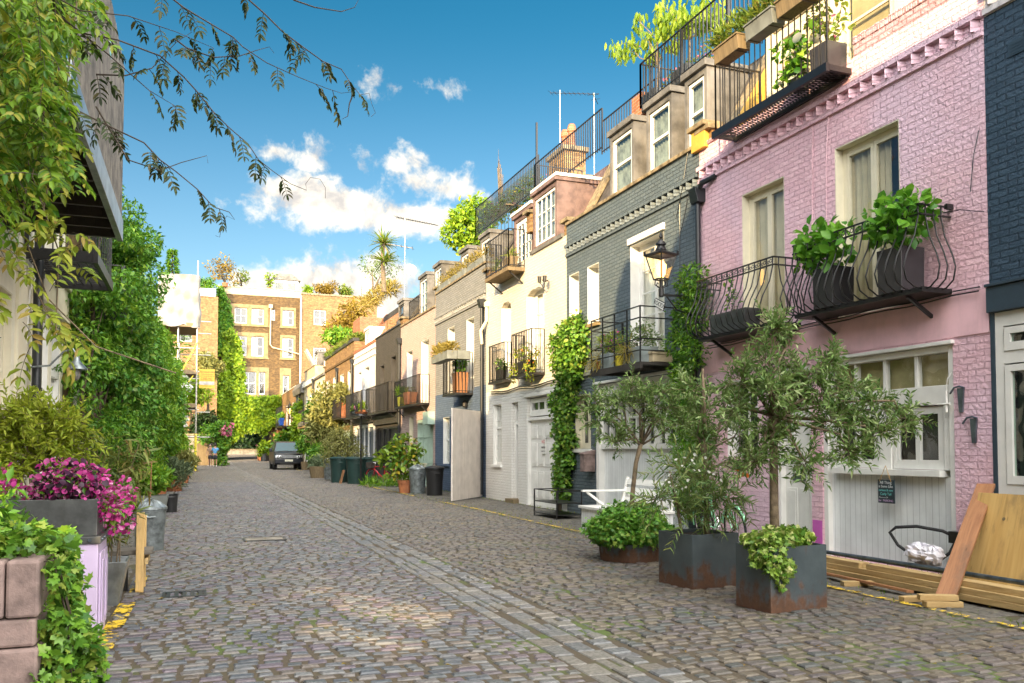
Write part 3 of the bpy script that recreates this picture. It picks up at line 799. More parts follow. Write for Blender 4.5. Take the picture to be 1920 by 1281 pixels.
def mansard(root, y0, y1, z0, z1=9.15, x0=None, x1=10.1, X=FX, mat='slate_roof'):
    x0 = x0 or X+.38
    b = MB(); b.q([(x0, y0, z0-.15), (x0, y1, z0-.15), (x1, y1, z1), (x1, y0, z1)]); b.box(x1-.02, X+6.4, y0+.01, y1-.01, z1-.12, z1)
    b.q([(x0, y0+.01, z0-.15), (x1, y0+.01, z1-.1), (X+6, y0+.01, z1-.1), (X+6, y0+.01, z0-.3)]); b.q([(x0, y1-.01, z0-.15), (x1, y1-.01, z1-.1), (X+6, y1-.01, z1-.1), (X+6, y1-.01, z0-.3)])
    return b.build('roof', mat, root)
def party_wall(root, y, z0, z1=9.5, X=FX, mat='stock_brick', cap='coping_stone', w=.36, x1=1.75, knee=.45):
    """sloping brick upstand between two roofs, with its stone coping and kneeler"""
    b = MB(); b.prism([(X+.02, z0-.3), (X+.02, z0+.22), (X+knee, z0+.22), (X+x1, z1), (X+6.3, z1), (X+6.3, z0-.3)], 'y', y-w/2, y+w/2)
    o = b.build('party_wall', mat, root)
    c = MB(); t = .09; e = w/2+.05
    c.prism([(X-.09, z0+.222), (X-.09, z0+.22+t), (X+knee-.03, z0+.22+t), (X+x1-.03, z1+t), (X+6.3, z1+t), (X+6.3, z1+.002), (X+x1, z1+.002), (X+knee, z0+.222)], 'y', y-e, y+e)
    c.build('coping', cap, o)
    return o
def dormer(root, y0, y1, z0, z1, X=FX+.36, back=1.25, mat='lead', frame='white_paint', cols=1, rows=2, rail=True, curtain='reflect_grey', leaves=1, top=.13, cheek=.1):
    b = MB(); e = .003
    b.box(X, X+back, y0, y0+cheek, z0, z1-top).box(X, X+back, y1-cheek, y1, z0, z1-top); b.box(X-.07, X+back+.2, y0-.04, y1+.04, z1-top+.002, z1)
    b.box(X, X+.1, y0+cheek, y1-cheek, z1-top-.12, z1-top); b.box(X-.02, X+.1, y0+cheek, y1-cheek, z0, z0+.07)
    for f in (.35, .7): b.box(X+back*f-.012, X+back*f+.012, y0-.008, y0, z0, z1-top)
    o = b.build('dormer', mat, root, .006)
    window(o, y0+cheek, y1-cheek, z0+.07, z1-top-.12, .03, cols, rows, .06, .025, frame, 'glass', curtain, None, False, leaves, (z0+z1)/2 if rail else None, X)
    return o
def downpipe(root, x, y, z0, z1, r=.05, mat='pipe_black', hopper=True, name='downpipe'):
    b = MB(); b.tube([(x, y, z0), (x, y, z1)], r, 10)
    for z in np.arange(z0+.5, z1, 1.9): b.lathe([(r+.014, -.05), (r+.014, .05)], (x, y, z), 10)
    o = b.build(name, mat, root, smooth='auto')
    if hopper: MB().prism([(x-.07, z1-.02), (x+.09, z1-.02), (x+.12, z1+.24), (x-.14, z1+.24)], 'y', y-.12, y+.12).build('hopper', mat, o, .01)
    return o
def cable(root, pts, r=.008, mat='pipe_black', name='cable'):
    return MB().tube(pts, r, 5).build(name, mat, root)
def garage(root, y0, y1, z1, mat='white_paint', X=FX, rec=.1, rowz=(), cols=2, name='garage_door', frame='white_paint'):
    """panelled garage door"""
    b = MB(); e = .004; xa = X+rec
    b.box(xa, xa+.05, y0+e, y1-e, .02, z1-e)
    o = b.build(name, mat, root)
    f = MB(); f.box(X+.01, xa-.002, y0+e, y0+.08, 0, z1-e).box(X+.01, xa-.002, y1-.08, y1-e, 0, z1-e).box(X+.01, xa-.002, y0+.08, y1-.08, z1-.09, z1-e)
    f.build('frame', frame, o, .004)
    p = MB(); w = (y1-y0-.26)/cols
    for (za, zb) in rowz:
        for c in range(cols):
            a = y0+.13+w*c+.045; q = y0+.13+w*(c+1)-.045
            p.box(xa-.022, xa-.001, a, q, za, zb); p.box(xa-.034, xa-.023, a+.06, q-.06, za+.06, zb-.06)
    if rowz: p.build('door_panel', mat, o, .008)
    return o
def house(label, y0, y1, group='houses along the right side of the mews'):
    return thing('mews_house', label, 'house', (FX, (y0+y1)/2, 0), group)

# ============================================================ pink house
y0, y1 = 7.17, 13.15
h = house('pink painted brick house with white garage door and curved iron balconies', y0, y1)
FW = [(8.46, 9.66, 3.42, 5.9), (10.78, 11.88, 3.45, 5.85)]
GF = [(7.69, 10.0, 0, 2.83), (10.24, 11.05, 0, 2.83), (11.5, 12.36, 1.4, 2.72)]
facade(h, 'wall', 'pink_brick', y0, y1, 3.42, 7.06, FW)
facade(h, 'plinth_wall', 'pink_brick', y0, y1, 0, 2.92, GF)
facade(h, 'fascia', 'pink_render', y0, y1, 2.92, 3.42, [], X=FX-.012)
MB().box(FX-.013, FX+.1, y0, y1, 2.905, 2.919).build('drip_edge', 'pink_render', h)
shell(h, 'pink_brick', y0, y1, 7.06)
dogtooth(h, 'pink_brick', y0, y1, 6.5)
facade(h, 'parapet', 'pink_parapet', y0, 9.25, 7.06, 7.24, [])
b = MB(); yy = y0
while yy < 9.24:
    wd = .068+R.uniform(-.004, .006); b.box(FX-.012+R.uniform(-.008, .008), FX+.22, yy, yy+wd, 7.241, 7.35+R.uniform(-.012, .01)); yy += wd+.012
b.build('brick_coping', 'pink_parapet', h, .008)
coping(h, 12.1, y1-.2, 7.06, mat='pink_parapet', over=.03)
MB().box(FX-.08, FX+.3, 12.86, 13.3, 7.02, 7.4).build('kneeler', 'ochre_render', h, .01); MB().box(FX-.14, FX+.34, 12.8, 13.36, 7.402, 7.5).build('kneeler_cap', 'coping_stone', h, .015)
for q, (a, c, za, zb) in enumerate(FW):
    window(h, a, c, za, zb, .14, 1, 1, .07, .03, 'cream_paint', 'glass', 'curtain_cream', None, True, 2, None, gap=.3 if q == 0 else .0)
# garage door with top lights, two casements and boarding
ga, gb = 7.69, 10.0
o = MB().box(FX+.1, FX+.15, ga+.09, gb-.09, .03, 1.2).build('garage_door', 'white_boards', h)
b = MB(); e = .003
b.box(FX+.02, FX+.16, ga+e, ga+.09, 0, 2.825).box(FX+.02, FX+.16, gb-.09, gb-e, 0, 2.825).box(FX+.02, FX+.16, ga+.09, gb-.09, 2.745, 2.825)
b.box(FX+.03, FX+.155, ga+.09, gb-.09, 2.1, 2.34); b.box(FX+.05, FX+.155, ga+.09, ga+.2, 1.285, 2.1).box(FX+.05, FX+.155, gb-.2, gb-.09, 1.285, 2.1).box(FX+.05, FX+.155, 8.74, 8.96, 1.285, 2.1)
for i in range(1, 4): y = ga+.09+(gb-ga-.18)*i/4; b.box(FX+.06, FX+.14, y-.025, y+.025, 2.34, 2.745)
b.build('frame', 'white_paint', o, .005)
MB().box(FX-.03, FX+.16, ga+.2, gb-.2, 1.2, 1.284).build('sill', 'white_paint', o, .006)
MB().box(FX-.06, FX+.12, ga-.03, gb+.03, 2.829, 2.875).build('weather_bar', 'white_paint', o, .006)
for i in range(4):
    y = ga+.115+(gb-ga-.18)*i/4; g = MB(); g.q([(FX+.1, y, 2.34), (FX+.1, y+.483, 2.34), (FX+.1, y+.483, 2.745), (FX+.1, y, 2.745)]); g.build('pane', 'glass', o)
g = MB(); g.q([(FX+.2, ga+.1, 2.32), (FX+.2, gb-.1, 2.32), (FX+.2, gb-.1, 2.76), (FX+.2, ga+.1, 2.76)]); g.build('blind', 'blind_gold', o)
for (a, c) in ((ga+.2, 8.74), (8.96, gb-.2)):
    window(h, a, c, 1.287, 2.1, .07, 1, 1, .05, .03, 'white_paint', 'glass', 'room_dark', None, False, 2)
MB().tube([(FX-.02, 7.78, 2.26), (FX-.02, 7.78, 2.0)], .018, 6).tube([(FX-.03, 7.72, 2.1), (FX-.03, 7.9, 2.1)], .014, 6).tube([(FX-.02, 7.78, 2.26), (FX-.04, 7.74, 2.4), (FX-.02, 7.7, 2.48)], .006, 5).build('door_stay', 'white_paint', o)
# front door
da, db = 10.24, 11.05
o = MB().box(FX+.12, FX+.17, da+.07, db-.07, .14, 2.25).build('door', 'white_paint', h, .003)
b = MB(); b.box(FX+.03, FX+.18, da+e, da+.07, 0, 2.825).box(FX+.03, FX+.18, db-.07, db-e, 0, 2.825).box(FX+.03, FX+.18, da+.07, db-.07, 2.75, 2.825).box(FX+.03, FX+.18, da+.07, db-.07, 2.25, 2.32)
b.build('frame', 'white_paint', o, .005)
for za, zb in ((.28, .95), (1.25, 2.1)):
    for ya, yb in ((da+.13, da+.39), (da+.45, db-.13)): MB().box(FX+.105, FX+.119, ya, yb, za, zb).box(FX+.095, FX+.104, ya+.04, yb-.04, za+.04, zb-.04).build('door_panel', 'white_paint', o, .004)
MB().box(FX+.1, FX+.119, da+.26, db-.26, 1.06, 1.16).build('letter_plate', 'steel_tube', o, .006)
MB().box(FX+.0, FX+.2, da, db, 0, .135).build('doorstep', 'concrete', o, .01)
g = MB(); g.q([(FX+.1, da+.07, 2.32), (FX+.1, db-.07, 2.32), (FX+.1, db-.07, 2.75), (FX+.1, da+.07, 2.75)]); g.build('pane', 'glass', o)
window(h, 11.5, 12.36, 1.4, 2.72, .12, 2, 3, .06, .024, 'white_paint', 'glass', 'room_dark', 'pink_render')
MB().box(FX-.006, FX+.04, 10.02, 10.22, .02, .5).build('paint_patch', 'magenta_paint', h)
downpipe(h, FX-.09, 13.08, .1, 6.05)
MB().tube([(FX-.09, 13.08, 6.2), (FX-.12, 12.9, 6.35), (FX-.02, 12.6, 6.4)], .05, 8).build('waste_pipe', 'pipe_black', h)
for z, a in ((3.45, .0), (3.4, .02)):
    P = [(FX-.03-a, y0+.1+i*.35, z+.012*math.sin(i*1.7)-.004*i) for i in range(17)]; cable(h, P, .009)
cable(h, [(FX-.02, 9.75, 6.4), (FX-.03, 9.8, 5.7), (FX-.02, 9.82, 4.6)], .006, 'pink_render'); cable(h, [(FX-.015, 10.1, 6.4), (FX-.02, 10.12, 5.2), (FX-.02, 10.1, 3.5)], .006, 'pink_render')
cable(h, [(FX-.015, 7.25, 5.3), (FX-.05, 7.3, 5.0), (FX-.04, 7.36, 4.6)], .006); cable(h, [(FX-.02, 7.2, 4.32), (FX-.06, 7.5, 4.42), (FX-.03, 7.9, 4.47)], .006)
for (ya, za, s) in ((7.57, 2.13, 1), (7.4, 1.76, -1)):
    b = MB(); b.prism([(ya-.045, za+.15), (ya+.045, za+.15), (ya+.022, za-.14), (ya-.022, za-.14)], 'x', FX-.03, FX-.005)
    b.tube([(FX-.035, ya-.06, za+.15), (FX-.04, ya, za+.17), (FX-.035, ya+.08, za+.16), (FX-.035, ya+.14, za+.09)], .012, 6)
    b.build('wall_hook', 'steel_tube', h)
# curved 'belly' balconies
def belly(ya, yb, z, h_, label):
    x0 = 8.1
    o = MB().box(x0+.02, FX-.003, ya, yb, z-.06, z).build('balcony', 'iron', h, label=label)
    prof = [(.0, h_), (.0, h_*.86), (-.06, h_*.62), (-.19, h_*.38), (-.245, h_*.22), (-.20, h_*.07), (-.07, -.01), (.05, -.02)]
    b = MB(); n = int((yb-ya)/.145)
    for i in range(n+1):
        y = ya+.02+(yb-ya-.04)*i/n; b.tube([(x0+p, y, z+q) for p, q in prof], .0105, 5)
    for y in (ya, yb):
        for i in range(1, 4):
            x = x0+(FX-x0)*i/4-.03; s = -1 if y == ya else 1
            b.tube([(x, y-s*p*.8, z+q) for p, q in prof], .0105, 5)
    b.build('curved_bars', 'iron', o, smooth=True)
    b = MB()
    for zz in (h_, h_*.88): b.bar((x0, ya, z+zz), (x0, yb, z+zz), .026, .02); b.bar((x0, ya, z+zz), (FX-.01, ya, z+zz), .026, .02); b.bar((x0, yb, z+zz), (FX-.01, yb, z+zz), .026, .02)
    b.obox((FX-.05, ya-.02, z+h_), (.1, .05, .06))
    b.build('handrail', 'iron', o)
    b = MB(); n = int((yb-ya)/.145); Mx = Matrix(((0, 0, 1), (1, 0, 0), (0, 1, 0)))
    for i in range(n):
        y = ya+.0925+(yb-ya-.04)*i/n
        b.torus((x0, y-.03, z+h_*.945), .026, .006, Mx, 10, 4); b.torus((x0, y+.03, z+h_*.93), .022, .006, Mx, 10, 4)
    b.build('scrollwork', 'iron', o)
    for y in (ya+.3, yb-.3): MB().bar((x0+.1, y, z-.065), (FX-.005, y, z-.3), .04).build('bracket', 'iron', o)
belly(7.68, 9.98, 3.5, 1.0, 'longer balcony with two planters of leafy green shrubs'); belly(10.42, 12.5, 3.47, .98, 'balcony with one low trough')
# roof terrace: iron balcony over the parapet, white rooms behind it, sloping party wall
o = MB().box(8.14, 8.2, 9.28, 12.07, 6.82, 6.94).box(8.201, FX-.01, 9.28, 9.34, 6.84, 6.92).box(8.201, FX-.01, 12.01, 12.07, 6.84, 6.92).box(8.54, FX-.01, 9.341, 12.009, 6.80, 6.88).build('roof_balcony', 'iron', h)
b = MB()
for i in range(40):
    y = 9.3+2.6*i/40; b.bar((8.2, y, 6.85), (8.56, y+.13, 6.85), .013, .008); b.bar((8.2, y+.13, 6.84), (8.56, y, 6.84), .013, .008)
b.build('lattice', 'iron', o)
b = MB(); railing(b, (8.2, 9.32), (8.2, 12.03), 6.9, 8.12, .135, .007); railing(b, (8.2, 12.03), (9.1, 12.03), 6.9, 8.12, .135, .007); b.build('railing', 'iron', o)
party_wall(h, 12.95, 7.1, 9.4, knee=.5, mat='stock_brick')
b = MB(); b.prism([(8.98, 6.9), (8.98, 7.3), (10.2, 9.3), (10.2, 6.9)], 'y', 12.45, 12.76); b.build('roof_upstand', 'ochre_render', h)
for q, (a, c, z1_) in enumerate(((10.55, 12.3, 9.2), (7.35, 10.5, 9.6))):
    X2 = 9.45 if q == 0 else 9.3
    facade(h, 'terrace_wall', 'cream_paint', a, c, 6.9, z1_, [(a+.2, c-.2, 6.98, z1_-.3)] if q == 0 else [(7.7, 9.0, 7.0, 9.2), (9.2, 10.3, 7.0, 9.2)], X=X2, depth=.12)
    if q == 0: window(h, a+.2, c-.2, 6.98, z1_-.3, .04, 1, 3, .1, .03, 'cream_paint', 'glass', 'curtain_cream', None, False, 2, X=X2, name='terrace_door')
    else:
        window(h, 7.7, 9.0, 7.0, 9.2, .04, 1, 2, .1, .04, 'cream_paint', 'glass', 'curtain_cream', None, False, 2, X=X2, name='terrace_door'); window(h, 9.2, 10.3, 7.0, 9.2, .04, 1, 2, .1, .04, 'cream_paint', 'glass', 'blind_gold', None, False, 1, X=X2, name='terrace_door')
    MB().box(X2-.1, X2+4.5, a-.02, c+.02, z1_, z1_+.16).build('roof', 'lead', h, .01)
    b = MB(); b.q([(X2, a, 6.9), (X2+4, a, 6.9), (X2+4, a, z1_), (X2, a, z1_)]); b.q([(X2, c, 6.9), (X2+4, c, 6.9), (X2+4, c, z1_), (X2, c, z1_)]); b.build('terrace_side_wall', 'cream_paint', h)

# ============================================================ navy house
y0, y1 = 1.2, 7.165
h = house('navy blue brick house with white timber shopfront and green glass', y0, y1)
facade(h, 'wall', 'navy_brick', y0, y1, 3.42, 6.62, [(2.2, 3.4, 3.7, 5.9), (4.4, 5.3, 4.2, 5.9)])
shell(h, 'navy_brick', y0, y1, 6.62)
MB().box(FX-.07, FX+.2, y0, y1-.005, 3.12, 3.415).build('fascia', 'navy_paint', h, .006); MB().box(FX-.1, FX+.2, y0, y1-.005, 3.416, 3.45).build('fascia_cap', 'navy_paint', h, .005)
facade(h, 'shopfront', 'white_paint', y0, y1-.06, 0, 3.115, [(4.2, 7.0, 1.15, 2.52), (4.2, 7.0, 2.66, 2.95), (1.7, 3.6, .2, 2.95)], depth=.1)
MB().box(FX-.01, FX+.2, y1-.058, y1-.004, 0, 3.118).build('pilaster', 'navy_paint', h)
for (a, c, za, zb) in ((4.2, 7.0, 1.15, 2.52), (4.2, 7.0, 2.66, 2.95)): window(h, a, c, za, zb, -.015, 1, 1, .075, .03, 'white_paint', 'green_glass', 'room_dark', None, False)
window(h, 1.7, 3.6, .2, 2.95, .03, 3, 4, .08, .03, 'white_paint', 'glass', 'room_dark', None, False)
window(h, 2.2, 3.4, 3.7, 5.9, .12, 2, 3, .06, .03, 'white_paint', 'glass', 'curtain_cream', 'navy_paint'); window(h, 4.4, 5.3, 4.2, 5.9, .12, 2, 3, .06, .03, 'white_paint', 'glass', 'curtain_cream', 'navy_paint')
dogtooth(h, 'lilac_brick', y0, y1-.01, 6.72); facade(h, 'parapet', 'lilac_brick', y0, y1-.005, 6.62, 7.3, []); coping(h, y0, y1-.01, 7.3)
b = MB(); b.box(FX-.012, FX, 6.55, 6.85, 6.0, 6.16)
for i in range(4): b.box(FX-.016, FX-.0125, 6.58, 6.82, 6.02+.033*i, 6.04+.033*i)
b.build('air_brick', 'navy_paint', h)
mansard(h, y0, y1, 7.3, 9.2)

# ============================================================ slate grey house
y0, y1 = 13.155, 19.1
h = house('dark slate grey brick house with three lead dormers and box balcony', y0, y1)
FW = [(18.38, 18.95, 4.47, 5.85), (17.3, 17.92, 4.47, 5.85), (14.42, 15.82, 3.3, 5.88)]
GF = [(13.62, 17.42, 0, 3.02), (17.75, 18.62, 1.55, 2.85)]
facade(h, 'wall', 'slate_brick', y0, y1, 0, 7.12, FW+GF, depth=.3); shell(h, 'slate_brick', y0, y1, 7.12)
dogtooth(h, 'slate_brick', y0, y1, 6.42); coping(h, y0, y1, 7.12)
window(h, *FW[0], .24, 1, 1, .05, .02, 'white_paint', 'glass', 'curtain_white', 'stone_trim', rail=5.2); window(h, *FW[1], .24, 1, 1, .05, .02, 'white_paint', 'glass', 'curtain_white', 'stone_trim', rail=5.2)
window(h, *FW[2], .22, 1, 5, .07, .025, 'white_paint', 'glass', 'curtain_white', None, leaves=2)
MB().box(FX-.05, FX+.05, 14.38, 15.86, 5.885, 6.02).build('lintel', 'white_paint', h, .006)
window(h, *GF[1], .16, 1, 2, .06, .03, 'cream_paint', 'glass', 'room_dark', 'white_paint', leaves=2)
# wide white garage doors with a row of lights
a, c = GF[0][:2]
o = MB().box(FX+.12, FX+.17, a+.09, c-.13, .03, 1.55).build('garage_door', 'white_boards', h)
b = MB(); b.box(FX+.02, FX+.18, a+e, a+.09, 0, 3.01).box(FX-.03, FX+.18, c-.13, c-e, 0, 3.01).box(FX+.02, FX+.18, a+.09, c-.13, 2.72, 3.01).box(FX+.03, FX+.175, a+.09, c-.13, 1.552, 1.66)
nn = 9
for i in range(nn+1):
    y = a+.09+(c-a-.22)*i/nn; wv = .07 if i % 3 == 0 else .03; b.box(FX+.06, FX+.17, y-wv, y+wv, 1.66, 2.72)
b.box(FX+.07, FX+.165, a+.09, c-.13, 2.2, 2.25)
b.build('frame', 'white_paint', o, .004)
g = MB(); g.q([(FX+.13, a+.1, 1.6), (FX+.13, c-.14, 1.6), (FX+.13, c-.14, 2.75), (FX+.13, a+.1, 2.75)]); g.build('pane', 'glass', o)
MB().box(FX-.09, FX+.1, a-.05, c+.05, 3.022, 3.075).build('weather_bar', 'white_paint', o, .006)
# open box-section balcony
bx0, by0, by1, bz = 7.8, 13.98, 16.12, 3.2
o = MB().box(bx0, FX-.003, by0, by1, bz-.05, bz).box(bx0, bx0+.06, by0, by1, bz-.12, bz-.051).box(bx0+.07, FX-.003, by0+.3, by0+.36, bz-.12, bz-.051).box(bx0+.07, FX-.003, by1-.36, by1-.3, bz-.12, bz-.051).build('balcony', 'deck_dark', h)
b = MB()
for z in (.22, .44, .84, 1.06):
    b.bar((bx0+.02, by0, bz+z), (bx0+.02, by1, bz+z), .022); b.bar((bx0+.02, by0+.02, bz+z), (FX-.04, by0+.02, bz+z), .022); b.bar((bx0+.02, by1-.02, bz+z), (FX-.04, by1-.02, bz+z), .022)
for i in range(5): y = by0+.02+(by1-by0-.04)*i/4; b.bar((bx0+.02, y, bz), (bx0+.02, y, bz+1.06), .024)
for y in (by0+.02, by1-.02): b.bar((FX-.04, y, bz), (FX-.04, y, bz+1.06), .04)
b.build('railing', 'iron', o)
for ya, yb in ((16.28, 17.42), (14.68, 15.72), (13.42, 14.2)): dormer(h, ya, yb, 7.16, 8.95, cols=1, rows=1)
mansard(h, y0, y1-.2, 7.15, 9.1); party_wall(h, 19.1, 7.0, 9.55)
b = MB(); railing(b, (9.15, 11.6), (9.15, 16.3), 9.12, 10.12, .13, .011); railing(b, (9.15, 16.3), (11.5, 16.3), 9.12, 10.12, .13, .011)
for y in (13.0, 14.6): b.obox((9.15, y, 9.6), (.06, .06, 1.0))
b.build('roof_railing', 'iron', h)
b = MB(); railing(b, (9.7, 16.6), (9.7, 19.3), 9.15, 10.0, .13, .010); b.tube([(9.7, 16.6, 10.), (9.72, 16.4, 9.95), (9.75, 16.3, 9.6), (9.78, 16.25, 9.2)], .016, 6); b.build('terrace_railing', 'iron', h)
MB().box(9.3, 9.75, 16.5, 17.0, 9.1, 9.62).build('chimney_stump', 'red_brick', h, .015)
MB().box(8.32, FX-.003, 17.52, 17.76, 1.03, 1.42).prism([(8.3, 1.42), (8.3, 1.45), (FX-.003, 1.53), (FX-.003, 1.42)], 'y', 17.5, 17.78).build('letter_box', 'stone_block', h, .008)
cable(h, [(FX-.02, 13.5, 7.15), (FX-.06, 13.6, 6.6), (FX-.03, 13.9, 6.0), (FX-.05, 13.7, 5.7), (FX-.02, 13.5, 6.3)], .008); cable(h, [(FX-.02, 13.8, 6.3), (FX-.02, 13.82, 4.2)], .008); cable(h, [(FX-.02, 13.2, 5.0), (FX-.02, 14.0, 4.72)], .008)
cable(h, [(FX-.03, 13.3, 3.3), (FX-.04, 15, 3.22), (FX-.03, 17.5, 3.28), (FX-.03, 19, 3.22)], .02)

# ============================================================ cream and white house
y0, y1 = 19.105, 25.35
h = house('cream and white painted house with six panelled garage door and roof balcony', y0, y1)
FW = [(23.08, 23.94, 3.55, 5.96), (20.55, 21.83, 3.55, 5.96)]
GF = [(23.9, 24.67, 1.08, 2.93), (22.5, 23.05, 0, 2.9), (19.68, 21.83, 0, 2.97)]
facade(h, 'wall', 'cream_brick', y0, y1, 3.35, 6.9, FW, depth=.3); facade(h, 'ground_floor_wall', 'white_brick', y0, y1, 0, 3.35, GF, depth=.3); shell(h, 'cream_brick', y0, y1, 6.9)
for (a, c, za, zb) in FW:
    window(h, a, c, za, zb, .24, 1, 4, .06, .022, 'white_paint', 'glass', 'curtain_white', None, leaves=2 if c-a > 1 else 1)
    m_ = (a+c)/2; n = 8; P = [(a+(c-a)*i/n, zb-.16*(2*i/n-1)**2) for i in range(n+1)]
    MB().prism(P+[(c, zb-.001), (a, zb-.001)], 'x', FX+.002, FX+.2).build('arch_head', 'cream_brick', h)
window(h, *GF[0], .1, 3, 4, .05, .022, 'white_paint', 'glass', 'curtain_white', 'white_paint', rail=2.2)
a, c = GF[1][:2]
o = MB().box(FX+.2, FX+.25, a+.05, c-.05, .12, 2.25).build('door', 'black_paint', h, .004)
b = MB(); b.box(FX+.12, FX+.26, a+e, a+.05, 0, 2.89).box(FX+.12, FX+.26, c-.05, c-e, 0, 2.89).box(FX+.12, FX+.26, a+.05, c-.05, 2.25, 2.33).box(FX+.12, FX+.26, a+.05, c-.05, 2.83, 2.89); b.build('frame', 'white_paint', o)
MB().lathe([(.02, 0), (.035, .03), (.03, .05)], (FX+.16, a+.12, 1.1), 8).build('handle', 'chrome', o); MB().box(FX-.18, FX+.3, a-.06, c+.06, 0, .12).build('doorstep', 'old_timber', o, .01)
g = MB(); g.q([(FX+.2, a+.05, 2.33), (FX+.2, c-.05, 2.33), (FX+.2, c-.05, 2.83), (FX+.2, a+.05, 2.83)]); g.build('pane', 'glass', o)
a, c = GF[2][:2]
o = garage(h, a, c, 2.42, 'white_paint', rowz=((.22, .95), (1.08, 1.72), (1.84, 2.2)), cols=4)
s = MB().box(FX+.05, FX+.064, 20.6, 20.9, 1.42, 1.86).build('sign', 'sign_white', o)
text('NO', 'red_paint', s, face_mat((FX+.047, 20.75, 1.74)), .14, extrude=.001); text('PARKING', 'black_paint', s, face_mat((FX+.047, 20.75, 1.59)), .07, extrude=.001); text('GARAGE IN USE', 'black_paint', s, face_mat((FX+.047, 20.75, 1.49)), .038, extrude=.001)
window(h, a, c, 2.45, 2.96, .1, 2, 1, .07, .03, 'white_paint', 'glass', 'room_dark', None, False, name='transom', leaves=2)
MB().box(FX-.06, FX+.1, a-.08, c+.08, 2.985, 3.05).build('door_hood', 'white_paint', h, .006)
balcony(h, 8.34, 23.02, 24.4, 3.58, 1.1, .12, brackets=False); balcony(h, 8.2, 20.5, 22.05, 3.58, 1.15, .12, brackets=False)
for z in (3.3, 3.24): cable(h, [(FX-.025, y0+.2+.5*i, z+.03*math.sin(i*1.3)) for i in range(12)], .014)
MB().box(FX-.05, FX+.3, 19.3, 21.45, 6.9, 7.0).build('parapet_sill', 'lead', h, .006)
dormer(h, 19.75, 21.4, 7.0, 8.6, FX+.02, 1.6, 'plum_slate', cols=4, rows=3, rail=False, top=.1, cheek=.12); dormer(h, 21.95, 23.5, 6.75, 8.5, FX+.25, 1.4, 'plum_slate', cols=2, rows=4, rail=False, leaves=2, top=.1, cheek=.14)
for ya, yb, X2, zt in ((19.68, 21.46, FX-.04, 8.6), (21.88, 23.58, FX+.15, 8.5)): MB().box(X2, X2+1.9, ya, yb, zt+.002, zt+.09).build('dormer_top', 'white_paint', h, .01)
mansard(h, y0+.2, y1-.2, 6.9, 9.05, mat='plum_slate'); party_wall(h, 25.3, 7.0, 9.3); party_wall(h, 21.72, 7.9, 9.3, w=.3, knee=.75)
balcony(h, 8.08, 21.95, 23.95, 6.66, 1.08, .13, slab='old_timber', thick=.1)
b = MB(); railing(b, (9.0, 17.9), (9.0, 22.2), 8.72, 9.72, .13, .010); railing(b, (9.0, 22.2), (10.5, 22.2), 8.72, 9.72, .13, .01); railing(b, (9.2, 22.4), (9.2, 28.3), 9.1, 10.1, .13, .01); railing(b, (9.2, 28.3), (11, 28.3), 9.1, 10.1, .13, .01); b.bar((9.1, 22.3, 9.0), (9.1, 22.3, 11.0), .05); b.build('roof_railing', 'iron', h)
g = MB(); g.q([(9.26, 22.5, 9.12), (9.26, 28.2, 9.12), (9.26, 28.2, 9.95), (9.26, 22.5, 9.95)]); g.build('glass_screen', 'green_glass', h)
b = MB(); b.bar((FX-.03, 20.2, 5.95), (FX-.2, 20.2, 5.95), .03); b.lathe([(.05, -.08), (.06, .08)], (FX-.22, 20.35, 6.0), 8); b.lathe([(.05, -.08), (.06, .08)], (FX-.22, 20.0, 5.95), 8); b.tube([(FX-.22, 20.35, 5.93), (FX-.15, 20.2, 5.75), (FX-.22, 20.0, 5.85)], .015, 5); b.build('floodlight', 'black_paint', h)
b = MB(); b.box(FX-.12, FX, 25.05, 25.22, 6.05, 6.2); b.tube([(FX-.06, 25.14, 6.05), (FX-.06, 25.14, 5.6), (FX-.2, 25.3, 5.3), (FX-.12, 25.42, 4.9)], .05, 8); b.build('rainwater_pipe', 'cream_paint', h)
b = MB(); b.box(10.3, 11.0, 23.0, 24.2, 9.0, 10.6); o = b.build('chimney', 'stock_brick', h, .01); MB().box(10.22, 11.08, 22.92, 24.28, 10.602, 10.74).build('chimney_cap', 'coping_stone', o, .01)
for y in (23.25, 23.75): MB().lathe([(.13, 10.74), (.11, 11.25), (.15, 11.3), (.13, 11.42), (.1, 11.5)], (10.65, y, 0), 12).build('chimney_pot', 'red_brick', o, smooth='auto')

# ============================================================ grey over blue house
y0, y1 = 25.355, 31.45
h = house('mid grey over dark blue brick house with one open white garage door leaf', y0, y1)
FW = [(28.88, 29.76, 3.5, 5.98), (26.62, 27.46, 3.5, 5.98)]
GF = [(29.5, 30.35, 1.0, 2.72), (25.9, 28.6, 0, 2.72)]
facade(h, 'wall', 'grey_brick', y0, y1, 3.6, 7.5, FW, depth=.3); facade(h, 'ground_floor_wall', 'blue_brick', y0, y1, 0, 3.6, GF+FW, depth=.3); shell(h, 'grey_brick', y0, y1, 7.5)
for f_ in FW: window(h, *f_, .24, 1, 3, .06, .022, 'white_paint', 'glass', 'curtain_white', None, leaves=1)
window(h, *GF[0], .12, 2, 4, .055, .022, 'white_paint', 'glass', 'curtain_white', 'blue_brick', rail=1.9)
dogtooth(h, 'grey_brick', y0, y1, 6.4); coping(h, y0, y1, 7.5)
b = MB()
for ya in (25.6, 27.6, 29.6): b.box(FX-.02, FX+.28, ya, ya+1.75, 7.58, 7.8)
o = b.build('parapet_trough', 'planter_grey', h, .01)
foliage('trough_plants', 900, [(FX+.13, 25.6+.18*i, 7.9, .16, .2, .2+.1*(i % 3 == 0)) for i in range(32)], .16, .02, 'leaf_straw', h, 'kite', up=.5)
for ya, yb in ((26.0, 27.05), (28.35, 29.35)): dormer(h, ya, yb, 7.2, 8.8, cols=2, rows=2)
